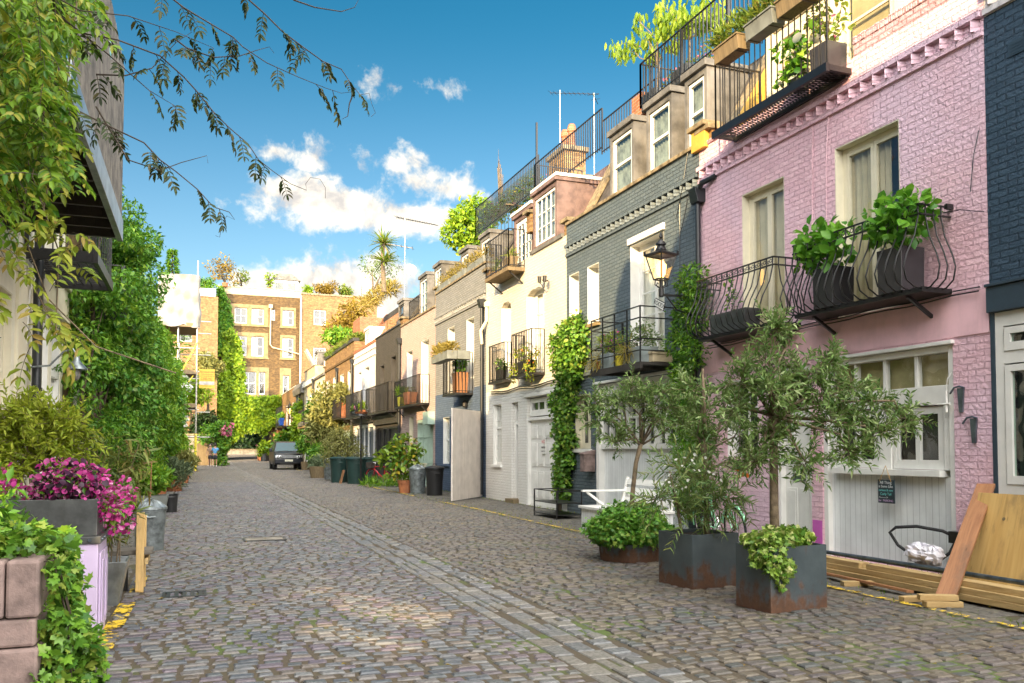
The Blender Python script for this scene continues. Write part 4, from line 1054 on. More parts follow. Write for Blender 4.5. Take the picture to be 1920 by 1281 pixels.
mansard(h, y0+.2, y1-.2, 7.5, 9.1); party_wall(h, 31.4, 7.5, 9.45)
o = balcony(h, 7.97, 26.7, 28.25, 3.42, 1.35, .115, brackets=False)
MB().box(7.62, 7.95, 26.4, 28.45, 4.5, 4.78).box(7.96, FX-.2, 26.35, 26.66, 4.5, 4.78).build('planter_box', 'planter_grey', o, .008)
foliage('box_plants', 1200, [(7.8, 26.5+.16*i, 4.88, .16, .2, .16+.1*(i > 7)) for i in range(12)], .15, .025, 'leaf_straw', h, 'kite', up=.6)
downpipe(h, FX-.1, 25.5, .1, 6.1)
o = MB().box(0, .045, 0, 2.55, .04, 2.75).build('open_garage_door', 'blush_boards', h)
ang = math.atan2(23.43-25.62, 6.86-FX)  # direction of the leaf from its hinge
o.data.transform(Matrix.Translation(origin(h))); o.data.transform(Matrix.Rotation(ang-math.pi/2, 4, 'Z')); o.data.transform(Matrix.Translation(Vector((FX-.03, 25.62, 0))-origin(h)))
MB().lathe([(.05, 2.95), (.09, 3.0), (.09, 3.1), (.03, 3.2)], (FX-.1, 27.3, 0), 10).build('outdoor_light', 'black_paint', h)
g = garage(h, 25.9, 28.6, 2.72, 'room_dark', frame='blush_boards')  # dark panel stands in for the unlit garage behind the open leaf

# ============================================================ mauve house
y0, y1 = 31.455, 37.4
h = house('dusty mauve brick house with mint green garage doors', y0, y1)
FW = [(35.18, 36.22, 3.4, 5.82), (32.44, 33.68, 3.4, 5.98)]
GF = [(34.95, 35.7, 1.0, 2.93), (31.75, 34.35, 0, 2.75)]
facade(h, 'wall', 'mauve_brick', y0, y1, 0, 7.05, FW+GF, depth=.3); shell(h, 'mauve_brick', y0, y1, 7.05); coping(h, y0, y1, 7.05)
for f_ in FW: window(h, *f_, .22, 2, 4, .06, .022, 'white_paint', 'glass', 'curtain_white', None, leaves=1)
window(h, *GF[0], .1, 3, 4, .055, .022, 'cream_paint', 'glass', 'curtain_cream', 'white_paint')
a, c = GF[1][:2]
o = MB().box(FX+.1, FX+.15, a+.06, c-.06, .03, 1.0).build('garage_door', 'mint_paint', h)
b = MB(); b.box(FX+.03, FX+.16, a+e, a+.06, 0, 2.74).box(FX+.03, FX+.16, c-.06, c-e, 0, 2.74).box(FX+.03, FX+.16, a+.06, c-.06, 2.6, 2.74)
for i in range(1, 9):
    y = a+.06+(c-a-.12)*i/9; wv = .05 if i in (3, 6) else .018; b.box(FX+.07, FX+.15, y-wv, y+wv, 1.0, 2.6)
b.box(FX+.08, FX+.145, a+.06, c-.06, 2.0, 2.05); b.build('frame', 'mint_paint', o)
g = MB(); g.q([(FX+.13, a+.06, 1.0), (FX+.13, c-.06, 1.0), (FX+.13, c-.06, 2.6), (FX+.13, a+.06, 2.6)]); g.build('pane', 'glass', o)
g = MB(); g.q([(FX+.22, a+.06, 1.0), (FX+.22, c-.06, 1.0), (FX+.22, c-.06, 2.6), (FX+.22, a+.06, 2.6)]); g.build('blind', 'curtain_cream', o)
MB().box(FX-.28, FX-.003, 31.5, 32.3, 2.5, 3.0).build('meter_box', 'mint_paint', h, .01)
balcony(h, 8.16, 32.3, 36.8, 3.38, 1.12, .13)
for ya, yb in ((31.9, 33.0), (34.1, 35.4)): dormer(h, ya, yb, 7.05, 9.0, cols=2, rows=3, rail=False)
b = MB(); railing(b, (FX-.05, 33.9), (FX-.05, 35.6), 7.13, 7.9, .1, .008); b.build('dormer_railing', 'iron', h)
mansard(h, y0+.2, y1-.2, 7.05, 9.2); party_wall(h, 37.35, 7.2, 9.3, w=.6)
downpipe(h, FX-.1, 37.25, .1, 6.3, .06)

# ============================================================ black house
y0, y1 = 37.405, 43.1
h = house('black painted brick house with long iron balcony and black doors', y0, y1)
FW = [(41.0, 41.9, 3.3, 5.7), (38.4, 39.4, 3.3, 5.9)]
facade(h, 'wall', 'black_brick', y0, y1, 0, 7.2, FW+[(37.8, 39.9, 0, 2.6), (40.3, 41.2, 0, 2.6), (41.5, 42.7, .8, 2.6)], depth=.3); shell(h, 'black_brick', y0, y1, 7.2); coping(h, y0, y1, 7.2, mat='charcoal_paint')
for f_ in FW: window(h, *f_, .2, 1, 3, .06, .022, 'charcoal_paint', 'glass', 'curtain_cream', None)
garage(h, 37.8, 39.9, 2.6, 'charcoal_paint', frame='black_paint', rowz=((.3, 1.2), (1.4, 2.3)), cols=3); garage(h, 40.3, 41.2, 2.6, 'black_paint', frame='black_paint', rowz=((.3, 1.1), (1.3, 2.3)), cols=2, name='door'); window(h, 41.5, 42.7, .8, 2.6, .12, 3, 2, .06, .03, 'black_paint', 'glass', 'room_dark', None)
MB().box(FX-.12, FX+.1, y0, y1, 2.75, 3.2).build('fascia', 'charcoal_paint', h, .01)
balcony(h, 8.05, 37.6, 42.95, 3.3, 1.3, .13)
b = MB(); b.prism([(FX+.3, 7.1), (FX+.9, 7.6), (FX+2.2, 9.3), (FX+6, 9.3), (FX+6, 7.1)], 'y', 42.5, 43.0); b.build('gable_wall', 'ochre_render', h)
b = MB(); b.prism([(FX+.2, 7.2), (FX+.85, 7.75), (FX+2.15, 9.45), (FX+6, 9.45), (FX+6, 9.302), (FX+2.2, 9.302), (FX+.9, 7.602), (FX+.3, 7.102)], 'y', 42.35, 43.1); b.build('gable_coping', 'coping_stone', h)
mansard(h, y0+.3, 42.4, 7.2, 9.1); dormer(h, 38.3, 39.5, 7.2, 8.6, cols=1, rows=1, curtain='room_dark', back=1.1, frame='charcoal_paint'); MB().box(8.7, 9.1, 40.5, 41.0, 7.28, 7.9).build('roof_vent', 'stock_brick', h, .02)

# ============================================================ lilac white house
y0, y1 = 43.105, 49.5
h = house('lilac white painted house with orange brick parapet and navy doors', y0, y1)
FW = [(47.2, 48.15, 3.4, 5.9), (44.85, 46.15, 3.4, 6.0)]
facade(h, 'wall', 'lilac_brick', y0, y1, 0, 7.1, FW+[(43.6, 48.9, 0, 2.8)], depth=.3); shell(h, 'lilac_brick', y0, y1, 7.1)
for f_ in FW: window(h, *f_, .2, 1, 3, .06, .022, 'white_paint', 'glass', 'room_dark', None)
MB().box(FX-.04, FX+.3, y0, y1, 7.1, 7.25).build('brick_coping', 'red_brick', h, .01); MB().box(FX-.05, FX+.02, y0, y1, 6.45, 6.55).build('string_course', 'white_paint', h, .01); MB().box(FX-.05, FX+.02, y0, y1, 6.8, 6.9).build('string_course', 'white_paint', h, .01)
o = garage(h, 43.6, 48.9, 2.8, 'slate_boards', frame='white_paint', rowz=((.3, 1.1), (1.3, 2.5)), cols=5)
b = MB()
for y in (45.0, 46.2, 47.6): b.box(FX+.0, FX+.09, y, y+.1, .02, 2.7)
b.build('door_post', 'white_paint', o); MB().box(FX-.15, FX+.1, y0, y1, 2.95, 3.3).build('fascia', 'charcoal_paint', h, .01)
balcony(h, 7.95, 43.4, 48.6, 3.3, 1.3, .13)
b = MB(); b.prism([(FX+.4, 7.1), (FX+1.9, 9.3), (FX+6, 9.3), (FX+6, 7.1)], 'y', 49.0, 49.4); b.build('gable_wall', 'stock_brick', h)
b = MB(); b.prism([(FX+.25, 7.2), (FX+1.8, 9.5), (FX+6, 9.5), (FX+6, 9.302), (FX+1.9, 9.302), (FX+.4, 7.102)], 'y', 48.9, 49.45); b.build('gable_coping', 'red_brick', h)
mansard(h, y0, 48.9, 7.1, 8.9, mat='red_brick'); MB().box(10.2, 14, 43.6, 48.9, 9.0, 9.3).build('flat_roof', 'charcoal_paint', h)
dormer(h, 46.6, 48.0, 7.15, 8.4, cols=2, rows=3, rail=False, mat='white_paint')

# ============================================================ brick house
y0, y1 = 49.505, 61.4
h = house('yellow stock brick double house with four white windows and flat parapet', y0, y1)
FW = [(59.2, 60.7, 4.3, 6.35), (56.2, 57.6, 4.3, 6.35), (53.2, 54.5, 3.4, 6.3), (50.4, 51.7, 3.4, 6.3)]
facade(h, 'wall', 'stock_brick', y0, y1, 0, 7.9, FW+[(50.2, 54.0, 0, 2.7), (55, 56.2, 0, 2.7), (57, 60.6, .8, 2.6)], depth=.3); shell(h, 'stock_brick', y0, y1, 7.9)
for f_ in FW: window(h, *f_, .2, 1, 2, .08, .03, 'white_paint', 'glass', 'curtain_white', 'stone_trim')
garage(h, 50.2, 54, 2.7, 'mint_paint', frame='white_paint', rowz=((.3, 1.1), (1.3, 2.5)), cols=4); garage(h, 55, 56.2, 2.7, 'white_paint', name='door'); window(h, 57, 60.6, .8, 2.6, .12, 4, 3, .08, .03, 'white_paint', 'glass', 'room_dark', None)
MB().box(FX-.08, FX+.3, y0, y1, 7.9, 8.1).build('coping', 'charcoal_paint', h, .01); MB().box(FX-.06, FX+.02, y0, y1, 7.0, 7.15).build('string_course', 'stock_dark', h, .01)
downpipe(h, FX-.1, 55.4, .1, 6.6, .08); downpipe(h, FX-.1, 49.7, .1, 6.6, .08)
balcony(h, 7.9, 49.9, 54.4, 3.4, 1.2, .14); balcony(h, 8.1, 56, 58, 4.2, 1.0, .14)
foliage('roof_grass', 2600, [(9.0, 50+.4*i, 8.15, .45, .4, .25) for i in range(29)], .3, .05, 'leaf_terrace', h, 'kite', up=.5)
mansard(h, y0, y1, 7.9, 8.4); MB().box(9.2, 11, 51, 53.5, 8.1, 9.6).build('roof_room', 'red_brick', h)

# ============================================================ far houses of the right row
y0, y1 = 61.405, 67.2
h = house('white rendered house with two tall arched windows beyond the brick house', y0, y1)
FW = [(64.7, 66.2, 3.4, 6.3), (62.2, 63.7, 3.4, 6.3)]
facade(h, 'wall', 'cream_paint', y0, y1, 0, 6.9, FW+[(62, 66, 0, 2.7)], depth=.35); shell(h, 'cream_paint', y0, y1, 6.9)
for f_ in FW: window(h, *f_, .28, 2, 3, .1, .03, 'white_paint', 'glass', 'curtain_white', None)
garage(h, 62, 66, 2.7, 'white_paint', rowz=((.3, 2.3),), cols=4); MB().box(FX-.15, FX+.2, y0, y1, 6.9, 7.05).build('gutter', 'lead', h)
party_wall(h, 61.7, 7.2, 9.4, w=.7, mat='red_brick'); dormer(h, 63, 65, 7.1, 8.6); mansard(h, y0, y1, 7.0, 8.9); downpipe(h, FX-.15, 67.1, .1, 6.8, .09)
y0, y1 = 67.205, 73.9
h = house('pale sand rendered house with white cornice and small iron balcony', y0, y1)
FW = [(71.4, 72.6, 3.5, 6.0), (68.6, 70.0, 3.5, 6.0)]
facade(h, 'wall', 'sand_render', y0, y1, 0, 8.1, FW+[(68.2, 69.6, 0, 2.6), (70.4, 73.2, 0, 2.6)], depth=.3); shell(h, 'sand_render', y0, y1, 8.1)
for f_ in FW: window(h, *f_, .24, 2, 3, .1, .03, 'white_paint', 'glass', 'curtain_white', None)
garage(h, 68.2, 69.6, 2.6, 'planter_grey', frame='white_paint', name='door', rowz=((.3, 1.1), (1.4, 2.3))); garage(h, 70.4, 73.2, 2.6, 'white_paint')
MB().box(FX-.2, FX+.05, y0, y1, 6.75, 7.05).box(FX-.12, FX+.05, y0, y1, 7.051, 7.2).build('cornice', 'white_paint', h, .02); coping(h, y0, y1, 8.1)
balcony(h, 7.9, 68.2, 72.6, 3.4, 1.3, .15, slab='stone_trim', thick=.16); mansard(h, y0, y1, 8.1, 9.6); dormer(h, 68.4, 69.8, 8.0, 9.4)
b = MB(); b.obox((9.0, 72.3, 8.9), (.12, 1.3, 2.2), Matrix.Rotation(rad(-28), 3, 'Y')); b.build('rooflight', 'white_paint', h)
y0, y1 = 73.905, 80.5
h = house('charcoal painted far house with bulging lead roof edge', y0, y1)
FW = [(78, 79.4, 3.4, 5.8), (75, 76.4, 3.4, 5.8)]
facade(h, 'wall', 'charcoal_paint', y0, 77.2, 0, 6.5, FW+[(74.6, 76.6, 0, 2.7)], depth=.3); facade(h, 'wall', 'navy_brick', 77.2, y1, 0, 6.5, FW+[(77.6, 79.8, 0, 2.7)], depth=.3); shell(h, 'charcoal_paint', y0, y1, 6.5)
for f_ in FW: window(h, *f_, .2, 2, 3, .1, .03, 'white_paint', 'glass', 'curtain_white', None)
garage(h, 74.6, 76.6, 2.7, 'white_paint'); garage(h, 77.6, 79.8, 2.7, 'black_paint')
b = MB(); b.prism([(FX-.25, 6.4), (FX-.35, 6.9), (FX-.1, 7.4), (FX+.8, 7.9), (FX+6, 8.0), (FX+6, 6.4)], 'y', y0, y1); b.build('roof', 'lead', h); downpipe(h, FX-.1, 77.2, .1, 6.3, .08)
y0, y1 = 80.505, 94.5
h = house('yellow brick far house nearest the archway with iron balcony and flower boxes', y0, y1)
FW = [(82, 83.4, 3.9, 6.0), (85, 86.4, 3.9, 6.0), (88, 89.4, 3.9, 6.0)]
facade(h, 'wall', 'stock_brick', y0, y1, 0, 7.4, FW+[(82, 84.4, 0, 2.9), (87, 90, 0, 2.9)], depth=.3); shell(h, 'stock_brick', y0, y1, 7.4)
for f_ in FW: window(h, *f_, .2, 2, 3, .1, .03, 'white_paint', 'glass', 'curtain_white', None)
garage(h, 82, 84.4, 2.9, 'white_paint'); garage(h, 87, 90, 2.9, 'red_brick'); coping(h, y0, y1, 7.4, mat='white_paint'); balcony(h, 7.4, 81, 88, 3.7, 1.9, .3)
# ---------------------------------------------------------------- far end and left side
def at(x, y, Y):
    """point of the place seen at a photograph pixel, at distance Y along the street"""
    u = (x-960)/1580; v = -(y-640.5-140.8)/1580
    fw = Vector((math.sin(PSI)*math.cos(TAU), math.cos(PSI)*math.cos(TAU), math.sin(TAU))); rt = Vector((math.cos(PSI), -math.sin(PSI), 0)); up = rt.cross(fw)
    d = fw+rt*u+up*v
    return Vector((0, 0, 1.55))+d*(Y/d.y)
def turn(root):
    """a building modelled facing -X is turned to close the street, facing -Y"""
    l = root.location.copy(); root.location = (-l.y, l.x, l.z); root.rotation_euler = (0, 0, rad(90))
b0 = thing('apartment_building', 'tall yellow brick apartment block closing the mews above an ivy hung archway', 'building', (95, -9.5, 0))
W2 = [(15.1, 16.8), (11.6, 13.75), (7.45, 9.9)]
hol = []
for za, zb in W2[:2]: hol += [(3.63, 4.93, za, zb), (5.38, 6.68, za, zb), (8.65, 9.82, za, zb)]
hol += [(7.45, 7.85, 15.6, 16.8), (4.35, 5.95, 7.45, 9.9), (6.2, 6.88, 7.45, 9.9), (8.75, 9.4, 7.2, 9.6), (11.95, 13.3, 15.3, 17), (11.95, 13.3, 11.2, 12.8), (3.0, 7.4, 0, 4.7)]
neg = lambda H: [(-h[1], -h[0], h[2], h[3]) for h in H]
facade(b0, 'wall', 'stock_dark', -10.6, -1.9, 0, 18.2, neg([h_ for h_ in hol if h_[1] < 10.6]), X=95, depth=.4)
facade(b0, 'wall', 'stock_brick', -19, -10.6, 0, 18.6, neg([h_ for h_ in hol if h_[0] > 10.6]), X=94.7, depth=.4)
b = MB(); b.q([(94.7, -10.6, 0), (95, -10.6, 0), (95, -10.6, 18.6), (94.7, -10.6, 18.6)]); b.q([(95.4, -1.9, 0), (101, -1.9, 0), (101, -1.9, 18), (95.4, -1.9, 18)]); b.q([(94.72, -19, 18.3), (94.72, -10.6, 18.3), (101, -10.6, 18.3), (101, -19, 18.3)]); b.q([(95.1, -10.6, 18), (95.1, -1.9, 18), (101, -1.9, 18), (101, -10.6, 18)])
for y in (-3.0, -7.4): b.q([(95.4, y, 0), (103, y, 0), (103, y, 4.7), (95.4, y, 4.7)])
b.q([(95.4, -3, 4.7), (103, -3, 4.7), (103, -7.4, 4.7), (95.4, -7.4, 4.7)]); b.q([(103, -19, 4.7), (103, -1.9, 4.7), (103, -1.9, 18), (103, -19, 18)])
b.q([(95.4, -1.9, 5), (95.4, -19, 5), (103, -19, 5), (103, -1.9, 5)])
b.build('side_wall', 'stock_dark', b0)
MB().box(94.93, 95.3, -10.6, -1.9, 18.2, 18.95).box(94.88, 95.35, -10.62, -1.88, 18.951, 19.06).build('parapet', 'sand_render', b0, .02)
MB().box(94.62, 95, -19, -10.61, 18.6, 18.8).build('coping', 'coping_stone', b0, .02)
def surround(y0, y1, z0, z1, hs):
    b = MB(); Y = sorted(set([y0, y1]+[q for h_ in hs for q in h_[:2]]))
    for a, c in zip(Y, Y[1:]):
        m_ = (a+c)/2; hh = [h_ for h_ in hs if h_[0] < m_ < h_[1]]
        if hh: b.box(94.95, 95.02, -c, -a, z0, hh[0][2]-.003); b.box(94.95, 95.02, -c, -a, hh[0][3]+.003, z1)
        else: b.box(94.95, 95.02, -c, -a, z0, z1)
    b.box(94.9, 95.02, -y1-.1, -y0+.1, z0-.14, z0-.003)
    b.build('window_surround', 'stone_trim', b0)
for za, zb in W2[:2]:
    surround(3.2, 7.15, za-.15, zb+.4, [(3.63, 4.93, za, zb), (5.38, 6.68, za, zb)]); surround(8.4, 10.05, za-.15, zb+.3, [(8.65, 9.82, za, zb)])
surround(3.9, 7.25, 7.3, 10.4, [(4.35, 5.95, 7.45, 9.9), (6.2, 6.88, 7.45, 9.9)]); surround(8.4, 9.6, 7.0, 10.4, [(8.75, 9.4, 7.2, 9.6)])
for h_ in hol[:-1]:
    n_ = neg([h_])[0]; X2 = 95 if h_[1] < 10.6 else 94.7
    wd = h_[1]-h_[0]
    window(b0, *n_, .16, 2 if wd > .8 else 1, 2, .09, .045, 'white_paint', 'glass', 'curtain_white' if h_[0] in (5.38, 8.65) else 'room_dark', 'stone_trim' if X2 < 95 else None, False, X=X2, gap=.5 if h_[0] in (5.38, 8.65) else 0)
MB().tube([(94.6, -10.55, 6), (94.6, -10.55, 18.4)], .09, 8).build('rainwater_pipe', 'sign_white', b0); MB().tube([(94.85, -7.35, 16.9), (94.85, -7.35, 12.9), (94.85, -7.6, 12.6), (94.85, -10.4, 12.0)], .08, 8).box(94.7, 95, -7.55, -7.15, 16.9, 17.3).build('waste_pipe', 'sand_render', b0); MB().tube([(94.6, -15.4, 10), (94.6, -15.4, 16.6)], .08, 8).box(94.5, 94.7, -15.6, -15.2, 16.6, 17).build('rainwater_pipe', 'iron', b0)
o = MB().box(97, 100.5, -10.5, -7.7, 18.1, 20.5).build('roof_pavilion', 'white_paint', b0)
MB().prism([(-10.75, 20.502), (-7.45, 20.502), (-8.4, 21.2), (-9.8, 21.2)], 'x', 96.8, 100.8).build('pavilion_roof', 'lead', o)
for y in (-10.2, -8.9): MB().box(96.96, 96.998, y, y+.9, 19.3, 20.2).build('pavilion_window', 'planter_grey', o)
turn(b0)
# plants along its parapet
def roof_plant(x, y, z, r, mat, label, n=700, hgt=1., leaf=.28, group='shrubs on the far roofs', cat='shrub'):
    t = thing('roof_shrub', label, cat, (x, y, z), group)
    b = MB(); b.lathe([(.25, 0), (.32, .4), (.28, .4)], (x, y, z), 10); b.build('pot', 'terracotta', t)
    foliage('leaves', n, lumpy((x, y, z+.4+r*hgt*.7), (r, r*.7, r*hgt), 9, r*.5, int(abs(x*31+y))), leaf, leaf*.45, mat, t, 'kite', shell=.2)
    b = MB(); branchy(b, (x, y, z+.3), [(x+R.uniform(-r, r)*.6, y, z+.4+r*hgt*R.uniform(.8, 1.5)) for _ in range(5)], .05, .015, 3); b.build('stem', 'bark_dark', t)
    return t
roof_plant(7.4, 96.5, 19.0, .5, 'leaf_sunny', 'thin green sapling left of the white roof pavilion on the far block', 160, 2.6, .3)
roof_plant(11.6, 96, 18.7, .6, 'leaf_sunny', 'small bright shrub in a terracotta pot right of the white roof pavilion', 300, .8)
roof_plant(13.4, 96, 18.6, 1.2, 'leaf_autumn', 'wide bronze leaved shrub on the roof right of the pavilion', 1100, .7)
roof_plant(15.7, 96, 18.6, .9, 'leaf_terrace', 'rounded green shrub right of the bronze shrub on the far roof', 700, .9)
roof_plant(2.6, 94.6, 18.9, 1.6, 'leaf_autumn', 'tall loose bronze shrub at the left end of the far parapet', 700, 1.0)
roof_plant(4.4, 96.6, 18.9, 1.0, 'leaf_terrace', 'airy green sapling behind the left end of the far parapet', 260, 1.6)
t = thing('roof_lantern', 'small glazed rooflight box with green inside on the far right roof', 'rooflight', (18.2, 96, 18.6))
MB().box(17.5, 18.9, 95.5, 96.5, 18.6, 20.3).build('box', 'planter_blue', t, .03); MB().box(17.6, 18.8, 95.44, 95.49, 19.2, 20.1).build('pane', 'green_glass', t)
# ivy over the archway
def wall_sheet(n, poly, Y, bulge, L, W, mat, parent, name='leaves', shape='kite', seed=0, flow=-.5):
    """leaves hanging on a wall that faces -Y, inside an X-Z polygon"""
    g = np.random.default_rng(seed); pl = np.array(poly); P = []
    lo, hi = pl.min(0), pl.max(0)
    while len(P) < n:
        q = lo+(hi-lo)*g.random(2); c = False; j = len(pl)-1
        for i in range(len(pl)):
            if (pl[i, 1] > q[1]) != (pl[j, 1] > q[1]) and q[0] < (pl[j, 0]-pl[i, 0])*(q[1]-pl[i, 1])/(pl[j, 1]-pl[i, 1])+pl[i, 0]: c = not c
            j = i
        if c: P.append(q)
    P = np.array(P); d = bulge*(.25+.75*np.abs(np.sin(P[:, 0]*1.7+1)*np.cos(P[:, 1]*1.1+P[:, 0])))*g.random(n)**.4
    Q3 = np.stack([P[:, 0]+g.normal(size=n)*.12, Y-d, P[:, 1]+g.normal(size=n)*.12], 1)
    O = np.tile([0., -1., 0.], (n, 1)); D, N = orient(O, .35, .6, flow, .45, .5)
    return leaf_mesh(name, Q3, D, N, L*(1+.3*g.normal(size=n).clip(-1.5, 1.5)), W*(1+.3*g.normal(size=n).clip(-1.5, 1.5)), mat, parent, shape)
t = thing('ivy', 'bright green ivy draped over the archway of the far brick block', 'ivy', (5.6, 94.8, 4))
wall_sheet(6500, [(4.3, 7.1), (9.0, 7.3), (9.0, 4.9), (7.6, 4.2), (6.9, 3.2), (5.6, 3.6), (4.6, 3.2), (3.9, 3.6), (3.6, 6.4)], 94.95, .8, .30, .24, 'leaf_sunny', t, seed=3)
MB().tube([(7.5, 94.8, .4), (7.6, 94.85, 3), (7, 94.9, 5)], .06, 6).build('stem', 'bark_dark', t)
t = thing('ivy', 'tall tapering column of yellow green creeper climbing left of the archway', 'ivy', (3.0, 94.8, 0))
wall_sheet(6500, [(2.0, 1.0), (4.9, 3.4), (4.7, 7.6), (4.6, 10), (4.2, 13), (3.4, 14.6), (2.7, 14), (2.3, 10), (1.9, 6)], 94.95, 1.1, .32, .24, 'leaf_sunny', t, seed=4)
MB().tube([(2.8, 94.7, .4), (2.9, 94.8, 5), (3.2, 94.85, 12)], .07, 6).build('stem', 'bark_dark', t)
t = thing('ivy', 'dark green creeper in the shaded upper left corner of the far block', 'ivy', (2.5, 94.8, 12))
wall_sheet(1800, [(2.0, 11.5), (3.4, 13.5), (3.3, 16.0), (2.4, 19.0), (1.9, 18.6)], 94.95, .5, .30, .2, 'leaf_climber', t, seed=5)
wall_sheet(400, [(1.95, 19.0), (2.3, 18), (2.2, 17), (1.9, 17)], 94.9, .5, .3, .2, 'leaf_climber', t, 'leaves', seed=6)
MB().tube([(2.2, 94.85, 9), (2.4, 94.9, 14), (2.3, 94.9, 18)], .05, 6).build('stem', 'bark_dark', t)
# what the archway looks through to
for i, (x, y, r, hh) in enumerate(((3.0, 120, 3.2, 6), (7.5, 126, 4, 8), (12.5, 122, 3.6, 7), (-2.5, 124, 3.5, 7))):
    t = thing('tree', 'dark leafy tree beyond the archway, %s' % ('left of the opening', 'at the middle of the opening', 'right of the opening', 'hidden left of the opening')[i], 'tree', (x, y, rise(y)), 'trees beyond the archway')
    MB().tube([(x, y, rise(y)), (x+.2, y, 2.5), (x, y, hh*.6)], [.3, .22, .1], 8).build('trunk', 'bark_dark', t)
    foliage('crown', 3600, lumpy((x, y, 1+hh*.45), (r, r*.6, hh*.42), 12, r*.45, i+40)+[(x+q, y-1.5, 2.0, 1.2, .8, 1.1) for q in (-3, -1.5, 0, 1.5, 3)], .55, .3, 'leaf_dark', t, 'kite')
t = thing('garden_wall', 'low stone wall across the road beyond the archway', 'wall', (6, 117, rise(117)))
MB().box(-4, 20, 116.8, 117.2, .6, 1.45).build('wall', 'concrete', t); MB().box(-4, 20, 116.7, 117.3, 1.452, 1.55).build('coping', 'coping_stone', t)
t = thing('signpost', 'thin grey post with a small blank sign below the ivy of the archway', 'signpost', (4.9, 94.2, rise(94)))
p_ = MB().tube([(3.0, 93.8, .3), (3.0, 93.8, 3.4)], .05, 6).build('post', 'zinc', t); MB().box(2.7, 3.5, 93.75, 93.79, 3.0, 3.6).build('sign_plate', 'planter_grey', t)
# brick house on the left, beyond the garden wall
b0 = thing('brick_house', 'narrow tall brick house at the far left with a white roof parapet', 'house', (92, .6, 0))
facade(b0, 'wall', 'stock_brick', -1.88, 3.2, 0, 17.3, [(.6, 1.8, 12.5, 15.3), (-1.2, -.7, 9.5, 11.6)], X=92, depth=.3)
b = MB(); b.q([(92, -1.88, 0), (94.95, -1.88, 0), (94.95, -1.88, 17.3), (92, -1.88, 17.3)]); b.q([(92, 3.2, 0), (95, 3.2, 0), (95, 3.2, 17.3), (92, 3.2, 17.3)]); b.q([(92.1, -1.87, 17.2), (95, -1.87, 17.2), (95, 3.2, 17.2), (92.1, 3.2, 17.2)]); b.build('side_wall', 'stock_dark', b0)
window(b0, .6, 1.8, 12.5, 15.3, .1, 2, 2, .1, .04, 'planter_blue', 'glass', 'room_dark', None, False, X=92); window(b0, -1.2, -.7, 9.5, 11.6, .1, 1, 2, .08, .04, 'white_paint', 'glass', 'room_dark', None, False, X=92)
MB().box(91.9, 92.3, -1.6, 3.2, 17.3, 18.1).build('parapet', 'white_paint', b0, .02)
turn(b0)
t = thing('hedge', 'clipped dark green hedge on the roof of the far left brick house', 'hedge', (.3, 92.6, 17.3))
foliage('leaves', 1500, [(-1.2+.4*i, 92.7, 18.7, .4, .3, .65) for i in range(7)], .22, .12, 'leaf_climber', t, 'kite'); MB().box(-1.6, 1.7, 92.45, 93, 17.31, 18).build('trough', 'planter_grey', t)
t = thing('fir_tree', 'slim dark conifer rising above the sheeted scaffold', 'conifer', (-2.1, 75, 0))
MB().tube([(-2.1, 75, 0), (-2.1, 75, 18)], [.25, .04], 8).build('trunk', 'bark_dark', t)
P = []; 
for i in range(1500):
    f = G.random()**.8; z = 8+f*10.2; rr_ = (1-f)*2.0*(.35+.65*abs(math.sin(z*3.2)))+.1; a = G.random()*6.28; q = rr_*G.random()**.4
    P.append((-2.1+q*math.cos(a), 75+q*math.sin(a), z-q*.25))
P = np.array(P); O = unit((P-np.array([-2.1, 75, 0]))*np.array([1, 1, 0])+1e-4); D, N = orient(O, .9, .3, -.2, .8, .4)
leaf_mesh('crown', P, D, N, .42, .14, 'leaf_climber', t)

# left terrace (its fronts face +X)
LX = -2.6
def left_house(label, y0, y1, zp, mat, holes=(), roof=None, X=LX):
    h = thing('mews_house', label, 'house', (X, (y0+y1)/2, 0), 'houses along the left side of the mews')
    facade(h, 'wall', mat, y0, y1, 0, zp, list(holes), X=X, depth=-.22)
    b = MB(); X1 = X-6
    for y in (y0+.004, y1-.004): b.q([(X, y, 0), (X1, y, 0), (X1, y, zp), (X, y, zp)])
    b.q([(X1, y0, 0), (X1, y1, 0), (X1, y1, zp), (X1, y0, zp)]); b.q([(X-.22, y0, zp-.05), (X1, y0, zp-.05), (X1, y1, zp-.05), (X-.22, y1, zp-.05)])
    b.build('side_wall', mat, h)
    if roof and roof < 9.25:  # chimneys added so the windows opposite mirror brick rather than plain sky
        b = MB(); b.box(X-1.2, X-2.4, y0+.2, y0+1.5, zp-.1, roof+2.2); o = b.build('chimney', 'stock_brick', h, .01); MB().box(X-1.1, X-2.5, y0+.1, y0+1.6, roof+2.201, roof+2.35).build('chimney_cap', 'coping_stone', o, .01)
        for q in (.5, 1.2): MB().lathe([(.14, roof+2.351), (.11, roof+2.9), (.14, roof+2.95)], (X-1.8, y0+q, 0), 10).build('chimney_pot', 'red_brick', o)
    MB().box(X+.05, X-.3, y0, y1, zp, zp+.09).build('coping', 'coping_stone', h, .01)
    if roof:
        b = MB(); b.prism([(X-.5, zp-.1), (X-1.9, roof), (X1, roof), (X1, zp-.1)], 'y', y0+.02, y1-.02); b.build('roof', 'slate_roof', h)
    return h
h = left_house('cream rendered house at the left with white French windows and black downpipe', 9.4, 19.4, 7.2, 'cream_render', [(10.6, 14.3, 1.3, 3.85), (16.0, 17.55, .1, 4.05), (17.95, 19.1, .1, 4.05)], 9.3)
window(h, 10.6, 14.3, 1.3, 3.85, .1, 6, 2, .09, .035, 'cream_paint', 'glass', 'curtain_cream', None, True, rail=2.7, X=LX, sx=-1)
